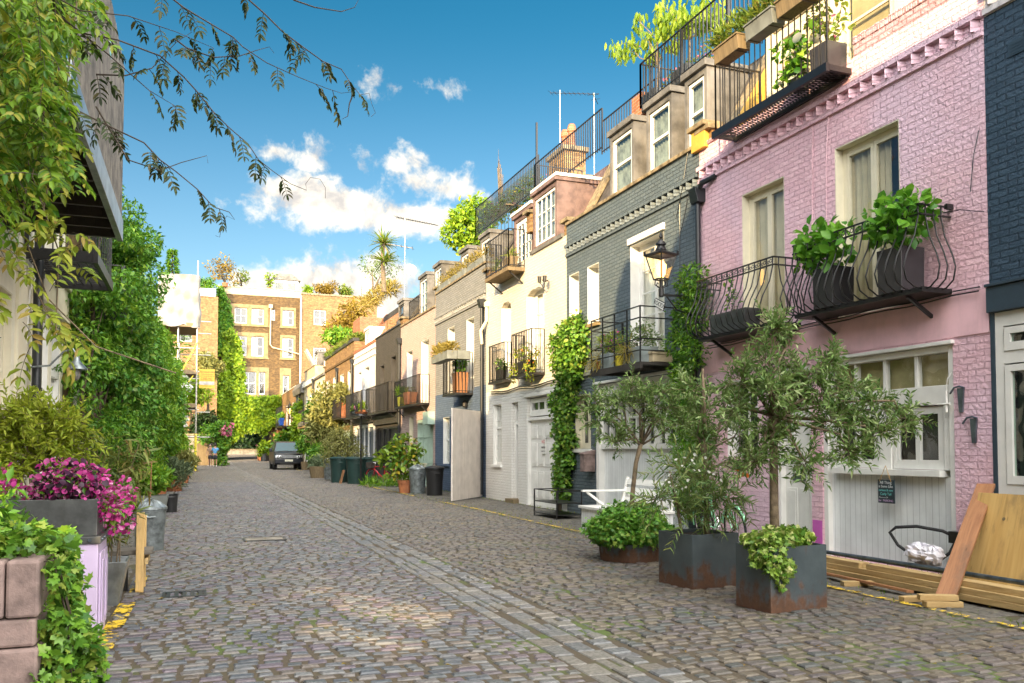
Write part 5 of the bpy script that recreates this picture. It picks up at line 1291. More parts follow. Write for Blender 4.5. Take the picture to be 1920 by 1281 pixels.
window(h, 16.0, 17.55, .1, 4.05, .1, 2, 5, .09, .035, 'white_paint', 'glass', 'curtain_white', None, True, 2, X=LX, sx=-1)
o = MB().box(LX-.12, LX-.17, 18.03, 19.02, .12, 2.95).build('door', 'white_paint', h); MB().box(LX-.02, LX-.18, 17.96, 18.03, .1, 4.04).box(LX-.02, LX-.18, 19.02, 19.09, .1, 4.04).box(LX-.02, LX-.18, 18.03, 19.02, 2.95, 3.05).box(LX-.02, LX-.18, 18.03, 19.02, 3.9, 4.04).build('frame', 'white_paint', o)
for za, zb in ((.4, 1.4), (1.6, 2.75)): MB().box(LX-.105, LX-.119, 18.2, 18.85, za, zb).build('door_panel', 'white_paint', o, .004)
g = MB(); g.q([(LX-.13, 18.03, 3.05), (LX-.13, 19.02, 3.05), (LX-.13, 19.02, 3.9), (LX-.13, 18.03, 3.9)]); g.build('pane', 'glass', o)
MB().box(LX, LX+.1, 15.9, 19.35, 4.2, 4.75).box(LX, LX+.16, 15.9, 19.35, 4.751, 4.83).box(LX, LX+.13, 15.9, 19.35, 4.1, 4.199).build('fascia', 'cream_paint', h, .01)
MB().box(LX, LX+.05, 14.5, 15.2, .0, 4.6).build('pilaster', 'cream_paint', h, .005)
downpipe(h, LX+.14, 15.55, .1, 6.8, .075, hopper=False); MB().tube([(LX+.05, 15.3, 4.4), (LX+.12, 15.35, 4.3), (LX+.06, 15.3, 4.1), (LX+.03, 15.25, 3.2)], .012, 5).build('cable', 'sign_white', h)
# slatted timber balcony and two steel grating balconies
o = MB().box(LX, -1.16, 8.2, 13.75, 4.82, 4.9).build('balcony', 'deck_dark', h, label='large balcony boxed in by weathered vertical timber slats')
b = MB(); b.box(-1.16, -1.08, 8.2, 13.8, 4.66, 4.98).box(LX, -1.161, 13.72, 13.8, 4.70, 4.98); b.build('edge_beam', 'zinc', o, .005)
b = MB()
for i in range(10): y = 8.5+.56*i; b.box(LX, -1.17, y, y+.06, 4.66, 4.819)
b.build('joist', 'deck_dark', o)
for i in range(58):
    y = 8.22+.097*i; wv = R.uniform(-.006, .006)
    if i >= 0: pass
b = MB()
for i in range(58): y = 8.22+.0965*i; b.box(-1.12+R.uniform(-.008, .008), -1.10, y, y+.076, 4.985, 7.3+R.uniform(-.02, .02))
for i in range(14): x = LX+.05+.1*i; b.box(x, x+.076, 13.74, 13.76, 4.985, 7.3)
b.build('slat', 'timber_grey', o); MB().box(-1.16, -1.125, 8.2, 13.76, 7.05, 7.15).box(-1.16, -1.125, 8.2, 13.76, 5.5, 5.6).build('rail', 'iron', o)
MB().box(-1.105, -1.095, 11.6, 11.78, 6.55, 6.73).build('sign_plate', 'teal_door', o)
def grating(root, y0, y1, z, x1=-1.6, label=None):
    b = MB(); n = int((y1-y0)/.17)
    for i in range(n+1): y = y0+(y1-y0)*i/n; b.box(LX, x1, y-.012, y+.012, z-.03, z)
    for i in range(8): x = LX+(x1-LX)*i/7; b.box(x-.008, x+.008, y0, y1, z-.045, z-.031)
    o = b.build('grating_balcony', 'iron', root, label=label)
    MB().box(x1, x1+.07, y0-.05, y1+.05, z-.12, z+.06).box(LX, x1-.002, y0-.05, y0, z-.12, z+.06).box(LX, x1-.002, y1, y1+.05, z-.12, z+.06).box(LX, x1, (y0+y1)/2-.03, (y0+y1)/2+.03, z-.12, z-.05).build('frame', 'iron', o)
    b = MB(); railing(b, (x1+.03, y0), (x1+.03, y1), z, z+1.1, .3, .008); railing(b, (LX+.05, y0), (x1, y0), z, z+1.1, .45, .02); railing(b, (LX+.05, y1), (x1, y1), z, z+1.1, .2, .008); b.build('railing', 'iron', o)
    return o
grating(h, 15.0, 17.5, 4.66, label='steel grating balcony above the white French windows')
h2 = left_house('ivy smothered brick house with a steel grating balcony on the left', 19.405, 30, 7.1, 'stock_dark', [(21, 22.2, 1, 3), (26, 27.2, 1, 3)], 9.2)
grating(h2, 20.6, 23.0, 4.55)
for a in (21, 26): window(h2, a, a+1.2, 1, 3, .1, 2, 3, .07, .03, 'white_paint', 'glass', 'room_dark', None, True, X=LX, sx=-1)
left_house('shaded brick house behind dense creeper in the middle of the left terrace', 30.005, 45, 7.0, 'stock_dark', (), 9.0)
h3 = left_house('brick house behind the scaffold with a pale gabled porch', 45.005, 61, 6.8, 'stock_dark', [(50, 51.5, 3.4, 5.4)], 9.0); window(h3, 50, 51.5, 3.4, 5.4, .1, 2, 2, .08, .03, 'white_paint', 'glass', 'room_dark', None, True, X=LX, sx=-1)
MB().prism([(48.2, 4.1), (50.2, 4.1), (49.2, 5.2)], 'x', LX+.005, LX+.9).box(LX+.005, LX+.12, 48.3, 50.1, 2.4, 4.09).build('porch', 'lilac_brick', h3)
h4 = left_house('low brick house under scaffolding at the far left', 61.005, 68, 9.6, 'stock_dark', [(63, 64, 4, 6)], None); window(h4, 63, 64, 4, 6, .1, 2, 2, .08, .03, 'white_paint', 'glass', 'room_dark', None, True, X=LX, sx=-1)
# added unseen wall keeps the street in shade; its slots let sun streaks through
t = thing('shade_wall', 'tall brick boundary wall with raking slots on the left beside the viewpoint', 'wall', (-4.6, -4, 0))
b = MB()
b.prism([(-20, 0), (9.39, 0), (9.39, 2.6), (1.1, 2.6), (1.05, 2.72), (-.9, 3.04), (-.95, 3.15), (-20, 3.15)], 'x', -4.6, -4.53)
b.prism([(-20, 3.15), (-.95, 3.15), (-.9, 3.20), (1.05, 2.88), (1.1, 2.6), (9.39, 2.6), (9.39, 2.8), (2.9, 2.8), (2.85, 2.68), (-.5, 3.22), (-.55, 3.34), (-20, 3.34)], 'x', -4.6, -4.53)
b.prism([(-20, 3.34), (-.55, 3.34), (-.5, 3.50), (2.85, 2.97), (2.9, 2.8), (9.39, 2.8), (9.39, 9.9), (2.2, 9.9), (1.0, 10.2), (.75, 11.6), (.35, 12.2), (-.2, 12.3), (-.7, 11.8), (-1.2, 11.7), (-2.2, 12.7), (-2.8, 13.4), (-9, 13.4), (-20, 13.4)], 'x', -4.6, -4.53)
b.build('wall', 'stock_dark', t)
h = thing('mews_house', 'yellow brick house closing the mews behind the viewpoint', 'house', (3, -18, 0)); MB().box(-3, 16, -24, -18, 0, 5.6).build('wall', 'stock_brick', h); MB().box(-3.1, 16.1, -24, -17.9, 5.602, 5.8).build('coping', 'coping_stone', h)
# garden wall with arched plank door, beyond the scaffold
t = thing('garden_wall', 'brown rendered garden wall with an arched plank door beside the scaffold', 'wall', (0, 80, 0))
MB().box(-6, 1.7, 80, 80.4, 0, 2.75).build('wall', 'concrete', t); MB().box(-6, 1.75, 79.92, 80.48, 2.752, 2.9).build('coping', 'coping_stone', t)
P = [(.04, .1), (1.05, .1), (1.05, 2.0)]+[(.545+.505*math.cos(a), 2.0+.505*math.sin(a)) for a in np.linspace(.2, math.pi-.2, 8)]+[(.04, 2.0)]
o = MB().prism(P, 'y', 79.95, 79.998).build('door', 'old_timber', t); MB().tube([(p[0]*1.0, 79.94, p[1]) for p in P[1:]], .045, 6).build('frame', 'iron', o)
t = thing('climbing_rose', 'rambling rose with pink flowers spilling over the arched garden door', 'rose', (1.9, 79.6, 0))
cl = lumpy((1.7, 79.3, 3.0), (1.9, .6, 1.0), 12, .6, 8)+lumpy((2.2, 79.2, 1.4), (.6, .5, 1.2), 6, .55, 9)
foliage('leaves', 2600, cl, .24, .13, 'leaf_climber', t); foliage('flowers', 90, lumpy((2.6, 79.0, 3.3), (.9, .4, .8), 6, .4, 10), .22, .2, 'petal_pink', t, 'flower'); MB().tube([(2.0, 79.6, .1), (2.0, 79.5, 1.5), (1.6, 79.4, 3)], .07, 6).build('stem', 'bark_dark', t)
for i, (x, y, r, z, mt, lb) in enumerate(((-.6, 84, 1.7, 6.5, 'leaf_sunny', 'sunlit yellow green tree behind the scaffold boards'), (.9, 87, 1.2, 9.5, 'leaf_olive_gold', 'golden leaved tree in front of the far left brick house'), (.6, 83, 1.2, 3.6, 'leaf_dark', 'dark shrub between the banner and the garden wall'), (-2.2, 81, 1.5, 8.0, 'leaf_climber', 'shaded tree left of the scaffold sheeting'))):
    t = thing('tree', lb, 'tree', (x, y, 0), 'trees in the far left gardens'); MB().tube([(x, y, 0), (x+.1, y, z*.5), (x, y, z)], [.2, .14, .05], 7).build('trunk', 'bark_dark', t); foliage('crown', 2600, lumpy((x, y, z), (r, r, r*1.3), 12, r*.45, 60+i), .3, .15, mt, t)
# scaffold, its sheeting and banner
t = thing('scaffold', 'tube scaffold with plank decks and a yellow sleeved foot at the left kerb', 'scaffolding', (-.9, 63, 0))
b = MB(); px_ = [(-.08, 62), (-1.3, 62.05), (-2.45, 62), (-.08, 66.5), (-1.3, 66.5), (-2.45, 66.5)]
for i, (x, y) in enumerate(px_): b.tube([(x, y, 0), (x, y, 14.6 if i == 0 else 13.4)], .05, 8)
for z in (2.4, 4.25, 6.4, 6.9, 8.5, 10.1, 11.0, 13.3):
    b.tube([(-2.6, 62, z), (.1, 62, z)], .045, 6); b.tube([(-2.6, 66.5, z+.02), (.9, 66.5, z+.02)], .045, 6)
    for x in (-.08, -1.3): b.tube([(x, 61.8, z+.09), (x, 66.8, z+.09)], .045, 6)
b.build('tube', 'scaffold_steel', t, smooth='auto')
b = MB(); b.tube([(-.05, 61.93, 8.9), (-1.3, 61.93, 6.3), (-2.4, 61.93, 4.5)], .04, 6); b.tube([(-.3, 61.93, 6.6), (-1.6, 61.93, 4.6)], .04, 6); b.build('brace', 'yellow_sleeve', t)
MB().tube([(-.08, 62, .02), (-.08, 62, 2.6)], .085, 10).build('foot_sleeve', 'yellow_sleeve', t); MB().box(-.32, .16, 61.8, 62.2, 0, .05).build('base_board', 'old_timber', t)
for z in (4.4, 6.7, 9.95): MB().box(-2.5, -.1, 61.85, 66.5, z, z+.09).box(-2.5, -.12, 61.8, 61.84, z, z+.28).build('deck', 'old_timber', t)
b = MB()
for x in (-1.35, -1.05): b.tube([(x, 62.2, 4.5), (x-.1, 62.6, 6.9)], .03, 5)
for i in range(9): b.tube([(-1.35-.01*i, 62.25+.04*i, 4.7+.24*i), (-1.05-.01*i, 62.25+.04*i, 4.7+.24*i)], .022, 5)
b.build('ladder', 'scaffold_steel', t)
s = thing('scaffold_sheet', 'white plastic debris sheet wrapped round the top of the scaffold', 'sheeting', (-.9, 62, 10))
bm_ = MB(); nu, nv = 26, 18
def sheet_pt(u, v):
    z = 10.15+3.4*v; x = -2.6+2.65*min(u, .75)/.75; y = 61.86+max(0, u-.75)/.25*3.0
    wv = .07*math.sin(9*u+3*v)+.05*math.sin(17*v+5*u)+.04*math.sin(31*u-11*v)
    return (x+(wv if u > .75 else 0)+.12*(1-v)*max(0, math.sin(6*u)), y-wv*.8-.1, z-.25*(1-v)*abs(math.sin(7*u)))
for i in range(nu+1):
    for j in range(nv+1): bm_.v.append(sheet_pt(i/nu, j/nv))
for i in range(nu):
    for j in range(nv): a = i*(nv+1)+j; bm_.f.append((a, a+1, a+nv+2, a+nv+1))
bm_.build('sheet', 'sheeting', s, smooth=True)
t = thing('banner', 'yellow advertising banner with lines of lettering hung on the scaffold', 'banner', (.62, 66.3, 6))
o = MB().box(.1, 1.18, 66.3, 66.33, 6.05, 7.47).build('cloth', 'banner_yellow', t)
MB().box(.11, 1.17, 66.29, 66.299, 6.3, 6.55).build('picture_strip', 'banner_grey', t)
for tx, z, sz, mt in (('THE HANDYMEN', 7.24, .15, 'black_paint'), ('LONDON ROOFS', 7.08, .11, 'old_timber'), ('LOFTS & EXTENSIONS', 6.94, .11, 'old_timber'), ('T 02089 46677', 6.79, .13, 'terracotta'), ('M 07899 33452', 6.66, .13, 'terracotta'), ('www.handymen.london', 6.22, .07, 'black_paint')): text(tx, mt, t, face_mat((.64, 66.286, z), '-y'), sz, extrude=.002)
# ---------------------------------------------------------------- the creeper wall on the left
def creeper(label, y0, y1, n, L, W, mat, prof, seed, shape='kite', flowers=None, up=-.35, cat='climbing plant'):
    """prof(y) -> (x reach, z low, z high); leaves fill mounds on the wall"""
    t = thing('climbing_plant', label, cat, (LX, (y0+y1)/2, 0), 'climbers along the left wall')
    g = np.random.default_rng(seed); cl = []
    k_ = int((y1-y0)*5)+6
    for i in range(int(k_*1.35)):
        y = g.uniform(y0, y1); xr, zl, zh = prof(y); f = g.random(); z = zl+(zh-zl)*f
        bul = math.sin(math.pi*min(1, max(0, f*.85+.1)))**.6
        x = LX+(xr-LX)*bul*g.uniform(.45, 1.05); s = g.uniform(.22, .58)
        cl.append((x-s*.6, y, z, s, s*1.3, s*.9))
    foliage('leaves', n, cl, L, W, mat, t, shape, shell=.5, up=up, out=.7)
    b = MB()
    for i in range(5):
        y = y0+(y1-y0)*(i+.5)/5; xr, zl, zh = prof(y)
        b.tube([(LX+.25, y, 0), (LX+.5, y+.3*math.sin(i), zl+1), (LX+.4, y-.4, (zl+zh)/2), (LX+.7, y+.3, zh-.3)], [.06, .05, .035, .01], 6)
    b.build('stem', 'bark_dark', t)
    if flowers: foliage('flowers', flowers[0], [(c[0]+.15,)+c[1:] for c in cl], flowers[2], flowers[2], flowers[1], t, 'flower', shell=.9)
    return t
creeper('light feathery creeper beside the wall lamp and white door at the left', 18.9, 23.2, 9500, .12, .05, 'leaf_climber', lambda y: (-1.55-.2*math.sin(y*2), .3, 4.4+.4*math.sin(y*3)), 1)
creeper('tall leafy vine reaching above the eaves beside the timber slat balcony', 19.3, 25.0, 17000, .115, .06, 'leaf_climber', lambda y: (-1.05-.25*math.sin(y*1.7), 3.2, 8.9-.32*(y-19.3)+.5*math.sin(y*2.3)), 2)
creeper('broad dark green vine mound filling the left wall at eye level', 22.5, 29.0, 20000, .12, .075, 'leaf_ivy_bush', lambda y: (-.95+.15*math.sin(y*1.3), .25, 6.9+.4*math.sin(y*1.9)), 3, 'oval')
creeper('bright fern green wisteria cascading over the middle of the left wall', 27.5, 37, 20000, .16, .05, 'leaf_fern', lambda y: (-.72+.12*math.sin(y), .5, 6.9+.5*math.sin(y*.9)), 4)
creeper('deep green creeper beyond the fern green wisteria', 36, 46, 12000, .2, .1, 'leaf_climber', lambda y: (-.7+.1*math.sin(y), .3, 7.0+.4*math.sin(y)), 5)
creeper('white blossomed climber just before the scaffold', 45.5, 54, 6500, .28, .15, 'leaf_fern', lambda y: (-.6, 1.5, 7.4), 6, flowers=(420, 'petal_white', .24))
creeper('low yellow green shrubs growing below the white blossomed climber', 44, 60, 4500, .28, .12, 'leaf_fern', lambda y: (-.35, .1, 3.2), 7)
# ---------------------------------------------------------------- pots, bins and furniture
def foliage_twigs(t, cl, per, length, gap, L, W, mat, seed, shape='kite', up=.2, droop=.02, stem='bark', r=.004, nup=.6, lname='leaves'):
    lines, P, D = twigs(cl, per, length, gap, seed, up, droop)
    N = rdir(len(P))*.7; N[:, 2] += nup
    g = np.random.default_rng(seed); s = 1+.25*g.normal(size=len(P)).clip(-1.5, 1.5)
    leaf_mesh(lname, P, D, N, L*s, W*s, mat, t, shape)
    b = MB()
    for l in lines: b.tube(l, [r, r*.9, r*.7, r*.5, r*.3], 3, False)
    b.build('twigs', stem, t)
def cube_planter(t, c, a, w, d, h, mat='corten', wall=.018):
    """square steel planter, turned by a, with an open top and soil"""
    M_ = Matrix.Rotation(a, 3, 'Z'); b = MB()
    def ob(x0, x1, y0, y1, z0, z1):
        ce = M_ @ Vector(((x0+x1)/2, (y0+y1)/2, (z0+z1)/2)); b.obox((c[0]+ce.x, c[1]+ce.y, ce.z), (x1-x0, y1-y0, z1-z0), M_)
    ob(-w/2, w/2, -d/2, -d/2+wall, 0, h); ob(-w/2, w/2, d/2-wall, d/2, 0, h); ob(-w/2, -w/2+wall, -d/2+wall, d/2-wall, 0, h); ob(w/2-wall, w/2, -d/2+wall, d/2-wall, 0, h)
    o = b.build('planter', mat, t, .004)
    s = MB(); ce = Vector((c[0], c[1], h-.09)); s.obox(ce, (w-wall*2-.004, d-wall*2-.004, .1), M_); s.build('soil', 'soil', t)
    return o
# front cube planter with the larger olive tree
pc = (5.40, 6.89); pa = rad(4)
t = thing('planter_tree', 'olive tree in the nearest rusty steel cube planter with variegated ivy', 'potted tree', (*pc, 0), 'trees in rusty steel planters')
cube_planter(t, pc, pa, .70, .50, .62)
b = MB(); tr = [(5.42, 7.0, .55), (5.43, 7.02, 1.0), (5.44, 7.03, 1.55), (5.45, 7.04, 1.88)]; b.tube(tr, [.052, .045, .042, .05], 10)
cl = [(5.35, 7.0, 2.42, .24, .3, .28), (5.75, 6.95, 2.27, .26, .3, .26), (6.15, 6.8, 2.15, .3, .3, .22), (6.5, 6.75, 2.0, .26, .25, .2), (6.35, 6.6, 1.7, .28, .25, .2), (5.1, 7.1, 2.2, .22, .25, .22), (5.05, 7.15, 1.95, .16, .2, .16), (5.25, 6.8, 2.1, .22, .25, .2),
      (5.85, 6.7, 1.8, .24, .25, .2), (5.45, 7.05, 1.6, .13, .16, .13), (5.18, 7.0, 1.42, .14, .16, .1), (5.45, 7.0, 2.75, .08, .08, .14), (6.0, 6.85, 2.42, .09, .09, .13), (6.7, 6.6, 1.85, .14, .14, .16), (6.0, 6.6, 1.5, .13, .13, .1), (5.6, 6.75, 1.42, .12, .12, .1), (5.6, 6.95, 2.1, .22, .22, .18), (5.4, 6.95, 2.2, .2, .2, .18), (5.85, 6.85, 2.15, .22, .22, .16), (5.5, 7.0, 1.82, .16, .18, .12), (6.1, 6.75, 1.9, .2, .2, .15)]
branchy(b, tr[-1], [c[:3] for c in cl], .022, .004, 5, 6, .14); b.build('trunk', 'bark', t, smooth=True)
foliage_twigs(t, cl, 30, .22, .034, .075, .021, 'leaf_olive', 21, up=.25, droop=.03)
cl2 = [(5.40+x, 6.87+y, .66+z, .13, .12, .07) for x, y, z in ((-.25, -.15, .02), (-.05, -.18, .03), (.15, -.1, .03), (-.3, .05, 0), (.0, .1, .05), (.25, .1, .02), (-.15, 0, .05), (.1, .0, .05))]+[(5.12, 6.62, .5, .14, .06, .16), (5.22, 6.60, .42, .10, .05, .12), (5.03, 6.75, .52, .06, .1, .12), (5.18, 6.61, .3, .06, .04, .1)]
foliage('ivy', 2200, cl2, .05, .05, 'leaf_variegated', t, 'ivy', up=-.2)
# second cube planter: oleander and a tall slim olive
pc = (5.42, 8.38)
t = thing('planter_tree', 'tall loose oleander in the middle rusty steel planter', 'potted tree', (*pc, 0), 'trees in rusty steel planters')
cube_planter(t, pc, rad(6), .66, .62, .60)
b = MB(); b.tube([(5.55, 8.4, .5), (5.56, 8.42, 1.2), (5.6, 8.5, 2.0), (5.58, 8.5, 2.5)], [.035, .03, .022, .012], 8); b.tube([(5.2, 8.35, .5), (5.1, 8.3, .9), (5.0, 8.3, 1.3)], [.022, .018, .01], 7)
cl = [(5.6, 8.5, 1.95, .24, .25, .24), (5.5, 8.6, 2.25, .15, .2, .2), (5.85, 8.5, 2.2, .2, .2, .16), (5.6, 8.5, 1.62, .24, .3, .18), (5.95, 8.3, 1.8, .2, .25, .2), (6.0, 8.3, 1.4, .16, .2, .16)]
branchy(b, (5.57, 8.42, 1.3), [c[:3] for c in cl], .016, .004, 6, 5, .12); b.build('trunk', 'bark', t, smooth=True)
foliage_twigs(t, cl, 24, .22, .036, .08, .022, 'leaf_olive', 22, up=.25)
cl = [(5.1, 8.25, .85, .34, .3, .28), (4.85, 8.3, 1.0, .22, .25, .2), (5.5, 8.2, .9, .3, .3, .28), (5.15, 8.3, 1.3, .3, .3, .24), (5.75, 8.25, 1.0, .26, .25, .25), (5.35, 8.2, 1.2, .22, .22, .18)]
foliage_twigs(t, cl, 20, .36, .042, .11, .014, 'leaf_oleander', 23, 'strip', up=.5, droop=.1, lname='oleander_leaves')
foliage('flowers', 70, [(5.3, 8.2, 1.25, .5, .25, .25)], .03, .03, 'petal_white', t, 'flower'); foliage('orange_flowers', 14, [(5.9, 8.2, 1.28, .08, .08, .06)], .045, .045, 'petal_orange', t, 'flower')
# third planter: ivy dome under a small olive
pc = (5.74, 10.6)
t = thing('planter_tree', 'small olive tree rising from a round dome of bright ivy', 'potted tree', (*pc, 0), 'trees in rusty steel planters')
MB().lathe([(.42, 0), (.45, .24), (.43, .25), (.40, .12)], (*pc, 0), 24).build('planter', 'corten', t)
dome = []
for i in range(110):
    u = rdir(1)[0]; u[2] = abs(u[2])*.95-.12; q_ = R.uniform(.6, 1.); dome.append((pc[0]+u[0]*.54*q_, pc[1]+u[1]*.54*q_, .36+u[2]*.44*q_, .17, .17, .14))
foliage('ivy', 14000, dome, .052, .05, 'leaf_ivy_bush', t, 'ivy', shell=.6, up=-.25)
b = MB(); b.tube([(5.76, 10.6, .3), (5.78, 10.6, .9), (5.84, 10.6, 1.35), (5.92, 10.6, 1.62)], [.04, .034, .032, .034], 9)
cl = [(5.95, 10.5, 2.18, .28, .3, .25), (5.55, 10.6, 2.2, .28, .3, .25), (6.3, 10.45, 2.15, .26, .3, .22), (5.75, 10.5, 2.4, .16, .2, .16), (5.35, 10.7, 1.95, .2, .25, .18), (6.1, 10.4, 1.95, .22, .25, .16), (5.25, 10.7, 2.2, .16, .2, .16), (6.5, 10.4, 1.9, .16, .2, .15), (5.5, 10.5, 1.65, .14, .16, .12), (6.2, 10.5, 2.35, .14, .16, .14)]
branchy(b, (5.92, 10.6, 1.6), [c[:3] for c in cl], .017, .004, 7, 6, .14); b.build('trunk', 'bark', t, smooth=True)
foliage_twigs(t, cl, 26, .24, .036, .078, .022, 'leaf_olive', 24, up=.3, droop=.05)
# tall climbing jasmine between slate and pink house
t = thing('climbing_plant', 'feathery green climber on the corner between the slate and pink houses', 'climbing plant', (8.3, 13.1, 0))
cl = [(8.35+R.uniform(-.12, .05), 13.15+R.uniform(-.42, .42)*(1.1-.1*z), .5+z, .22, .28, .26) for z in np.arange(0, 4.2, .13)]
foliage('leaves', 7500, cl, .085, .032, 'leaf_climber', t, shell=.5, out=.8); MB().tube([(8.5, 13.1, 0), (8.45, 13.2, 2), (8.5, 13.1, 4.3)], .03, 6).build('stem', 'bark_dark', t)
t = thing('climbing_plant', 'sunlit yellow green hydrangea climber between cream and slate houses', 'climbing plant', (8.4, 19.1, 0))
cl = [(8.45, 19.05+R.uniform(-.5, .35)*min(1, (z-.2)/2.0)-(.35 if z > 3 else 0), z, .2, .32, .22) for z in np.arange(.5, 4.6, .08)]+[(8.4, 18.6+R.uniform(-.6, .5), 3.9+R.uniform(-.5, .6), .28, .4, .3) for _ in range(14)]
foliage('leaves', 9500, cl, .085, .065, 'leaf_ivy', t, 'oval', shell=.5, out=.8); MB().tube([(8.5, 19.3, 0), (8.45, 19.2, 1.2), (8.5, 18.9, 3)], .04, 6).build('stem', 'bark_dark', t)
# window sill pots
def pot_plant(name, label, cat, x, y, z, pw, pd, ph, pmat, cl, n, L, W, mat, group=None, shape='kite', flowers=None, taper=.82, up=0., **kw):
    t = thing(name, label, cat, (x, y, z), group)
    b = MB(); k_ = len(b.v)
    for s_, zz in ((taper, 0), (1, ph)):
        for sx, sy in ((-1, -1), (1, -1), (1, 1), (-1, 1)): b.v.append((x+sx*pw/2*s_, y+sy*pd/2*s_, z+zz))
    for sx, sy in ((-1, -1), (1, -1), (1, 1), (-1, 1)): b.v.append((x+sx*(pw/2-.02), y+sy*(pd/2-.02), z+ph))
    for sx, sy in ((-1, -1), (1, -1), (1, 1), (-1, 1)): b.v.append((x+sx*(pw/2-.02), y+sy*(pd/2-.02), z+ph-.05))
    b.f += [(3, 2, 1, 0)]+[(a+4*l, (a+1) % 4+4*l, (a+1) % 4+4*l+4, a+4*l+4) for l in range(3) for a in range(4)]+[(12, 13, 14, 15)]
    b.build('pot', pmat, t, .004)
    foliage('leaves', n, [(x+c[0], y+c[1], z+ph+c[2])+tuple(c[3:]) for c in cl], L, W, mat, t, shape, up=up, **kw)
    if flowers: foliage('flowers', flowers[0], [(x+c[0], y+c[1], z+ph+c[2])+tuple(c[3:]) for c in cl], flowers[2], flowers[2], flowers[1], t, 'flower', shell=.85)
    b = MB(); branchy(b, (x, y, z+ph-.06), [(x+c[0], y+c[1], z+ph+c[2]) for c in cl[:8]], .008, .004, 2); b.build('stem', 'vine_stem', t)
    return t
for (y, lb) in ((8.15, 'leafy hydrangea in a dark planter at the near end of the long curved balcony'), (9.35, 'leafy hydrangea in a dark planter at the far end of the long curved balcony')):
    pot_plant('potted_shrub', lb, 'potted shrub', 8.27, y, 3.5, .38, .40, .56, 'planter_black', [(-.02+R.uniform(-.2, .1), R.uniform(-.36, .36), .12+R.uniform(0, .36), .2, .2, .17) for _ in range(16)], 420, .125, .09, 'leaf_hydrangea', 'shrubs on the long curved balcony', 'oval', shell=.6, out=.9, taper=.95, up=.35)
pot_plant('potted_plant', 'low dark trough with a thin leafy shoot on the short curved balcony', 'planter', 8.3, 11.7, 3.47, .3, 1.0, .34, 'planter_lead', [(0, .05, .15, .06, .12, .14), (0, .1, .4, .05, .1, .2)], 70, .07, .04, 'leaf_climber', None, 'oval', taper=.95)
for (y, ww, lb, mt, fl) in ((15.7, .55, 'square blue grey tub of purple petunias at the far end of the box balcony', 'leaf_terrace', (26, 'petal_magenta', .055)), (14.5, .7, 'square blue grey tub of small shrubs at the near end of the box balcony', 'leaf_oleander', (12, 'petal_white', .03))):
    pot_plant('potted_plant', lb, 'planter', 8.1, y, 3.2, .4, ww, .32, 'planter_blue', [(R.uniform(-.15, .15), R.uniform(-.35, .35), R.uniform(.05, .42), .16, .18, .15) for _ in range(10)], 700, .07, .025, mt, 'tubs on the box balcony', flowers=fl, taper=.95)
t = thing('grass_tuft', 'straw coloured trailing grass hanging over the box balcony edge', 'grass plant', (7.85, 15.9, 3.2)); MB().lathe([(.1, 3.21), (.13, 3.4)], (7.98, 15.95, 0), 10).build('pot', 'terracotta', t)
foliage('leaves', 260, [(7.86, 15.95, 3.42, .1, .16, .12), (7.86, 14.6, 3.5, .1, .2, .1)], .26, .012, 'leaf_straw', t, 'strip', up=-.6)
t = thing('bucket', 'small yellow bucket with a green shoot on the box balcony', 'bucket', (7.95, 15.1, 3.2)); MB().lathe([(.07, 3.21), (.1, 3.42), (.095, 3.42), (.07, 3.25)], (7.95, 15.1, 0), 12).build('pail', 'yellow_sleeve', t); foliage('shoot', 40, [(7.95, 15.1, 3.55, .05, .05, .12)], .09, .03, 'leaf_terrace', t)
t = thing('planter', 'pale green glazed trough at the wall end of the box balcony', 'planter', (8.33, 14.1, 3.2)); MB().box(8.1, 8.55, 14.02, 14.22, 3.21, 3.4).box(8.08, 8.57, 14.0, 14.24, 3.36, 3.42).build('trough', 'sand_render', t, .01)
# cream house balconies
pot_plant('potted_plant', 'sparse plant in a black pot on the far iron balcony of the cream house', 'planter', 8.48, 23.6, 3.58, .2, .55, .42, 'plastic_black', [(0, R.uniform(-.3, .4), R.uniform(-.05, .15), .1, .15, .1) for _ in range(5)], 160, .08, .05, 'leaf_climber')
pot_plant('potted_plant', 'yellow flowering trailing plants in black pots on the near cream house balcony', 'planter', 8.4, 21.3, 3.58, .25, .9, .36, 'plastic_black', [(R.uniform(-.2, .05), R.uniform(-.7, .6), R.uniform(-.3, .35), .14, .18, .14) for _ in range(14)]+[(-.2, -.75, -.45, .1, .12, .2), (-.2, .5, -.4, .1, .2, .15)], 620, .085, .05, 'leaf_bronze', flowers=(50, 'petal_orange', .03))
pot_plant('potted_plant', 'long timber trough with spring bulbs on the upper balcony of the cream house', 'planter', 8.3, 22.3, 6.68, .25, .6, .3, 'old_timber', [(0, 1.2, .0, .06, .1, .25), (0, 0, .08, .1, .25, .1)], 120, .18, .02, 'leaf_terrace', None, 'strip', up=.7)
pot_plant('potted_plant', 'wicker tub with a leafy plant behind the bars of the grey house balcony', 'planter', 8.3, 27.2, 3.42, .42, .6, .7, 'cedar', [(0, 0, .3, .2, .3, .3), (0, .2, .6, .1, .15, .2)], 260, .14, .05, 'leaf_climber')
pot_plant('potted_plant', 'lime green pot on the mauve house balcony', 'planter', 8.3, 35.9, 3.4, .3, .35, .4, 'yellow_sleeve', [(0, 0, .2, .2, .25, .18)], 240, .2, .02, 'leaf_sunny', 'pots on the mauve house balcony', 'strip', up=.6)
pot_plant('potted_plant', 'terracotta pot with trailing stems on the mauve house balcony', 'planter', 8.3, 34.3, 3.4, .45, .7, .5, 'terracotta', [(0, 0, .1, .2, .3, .14)], 160, .1, .03, 'leaf_olive_gold', 'pots on the mauve house balcony')
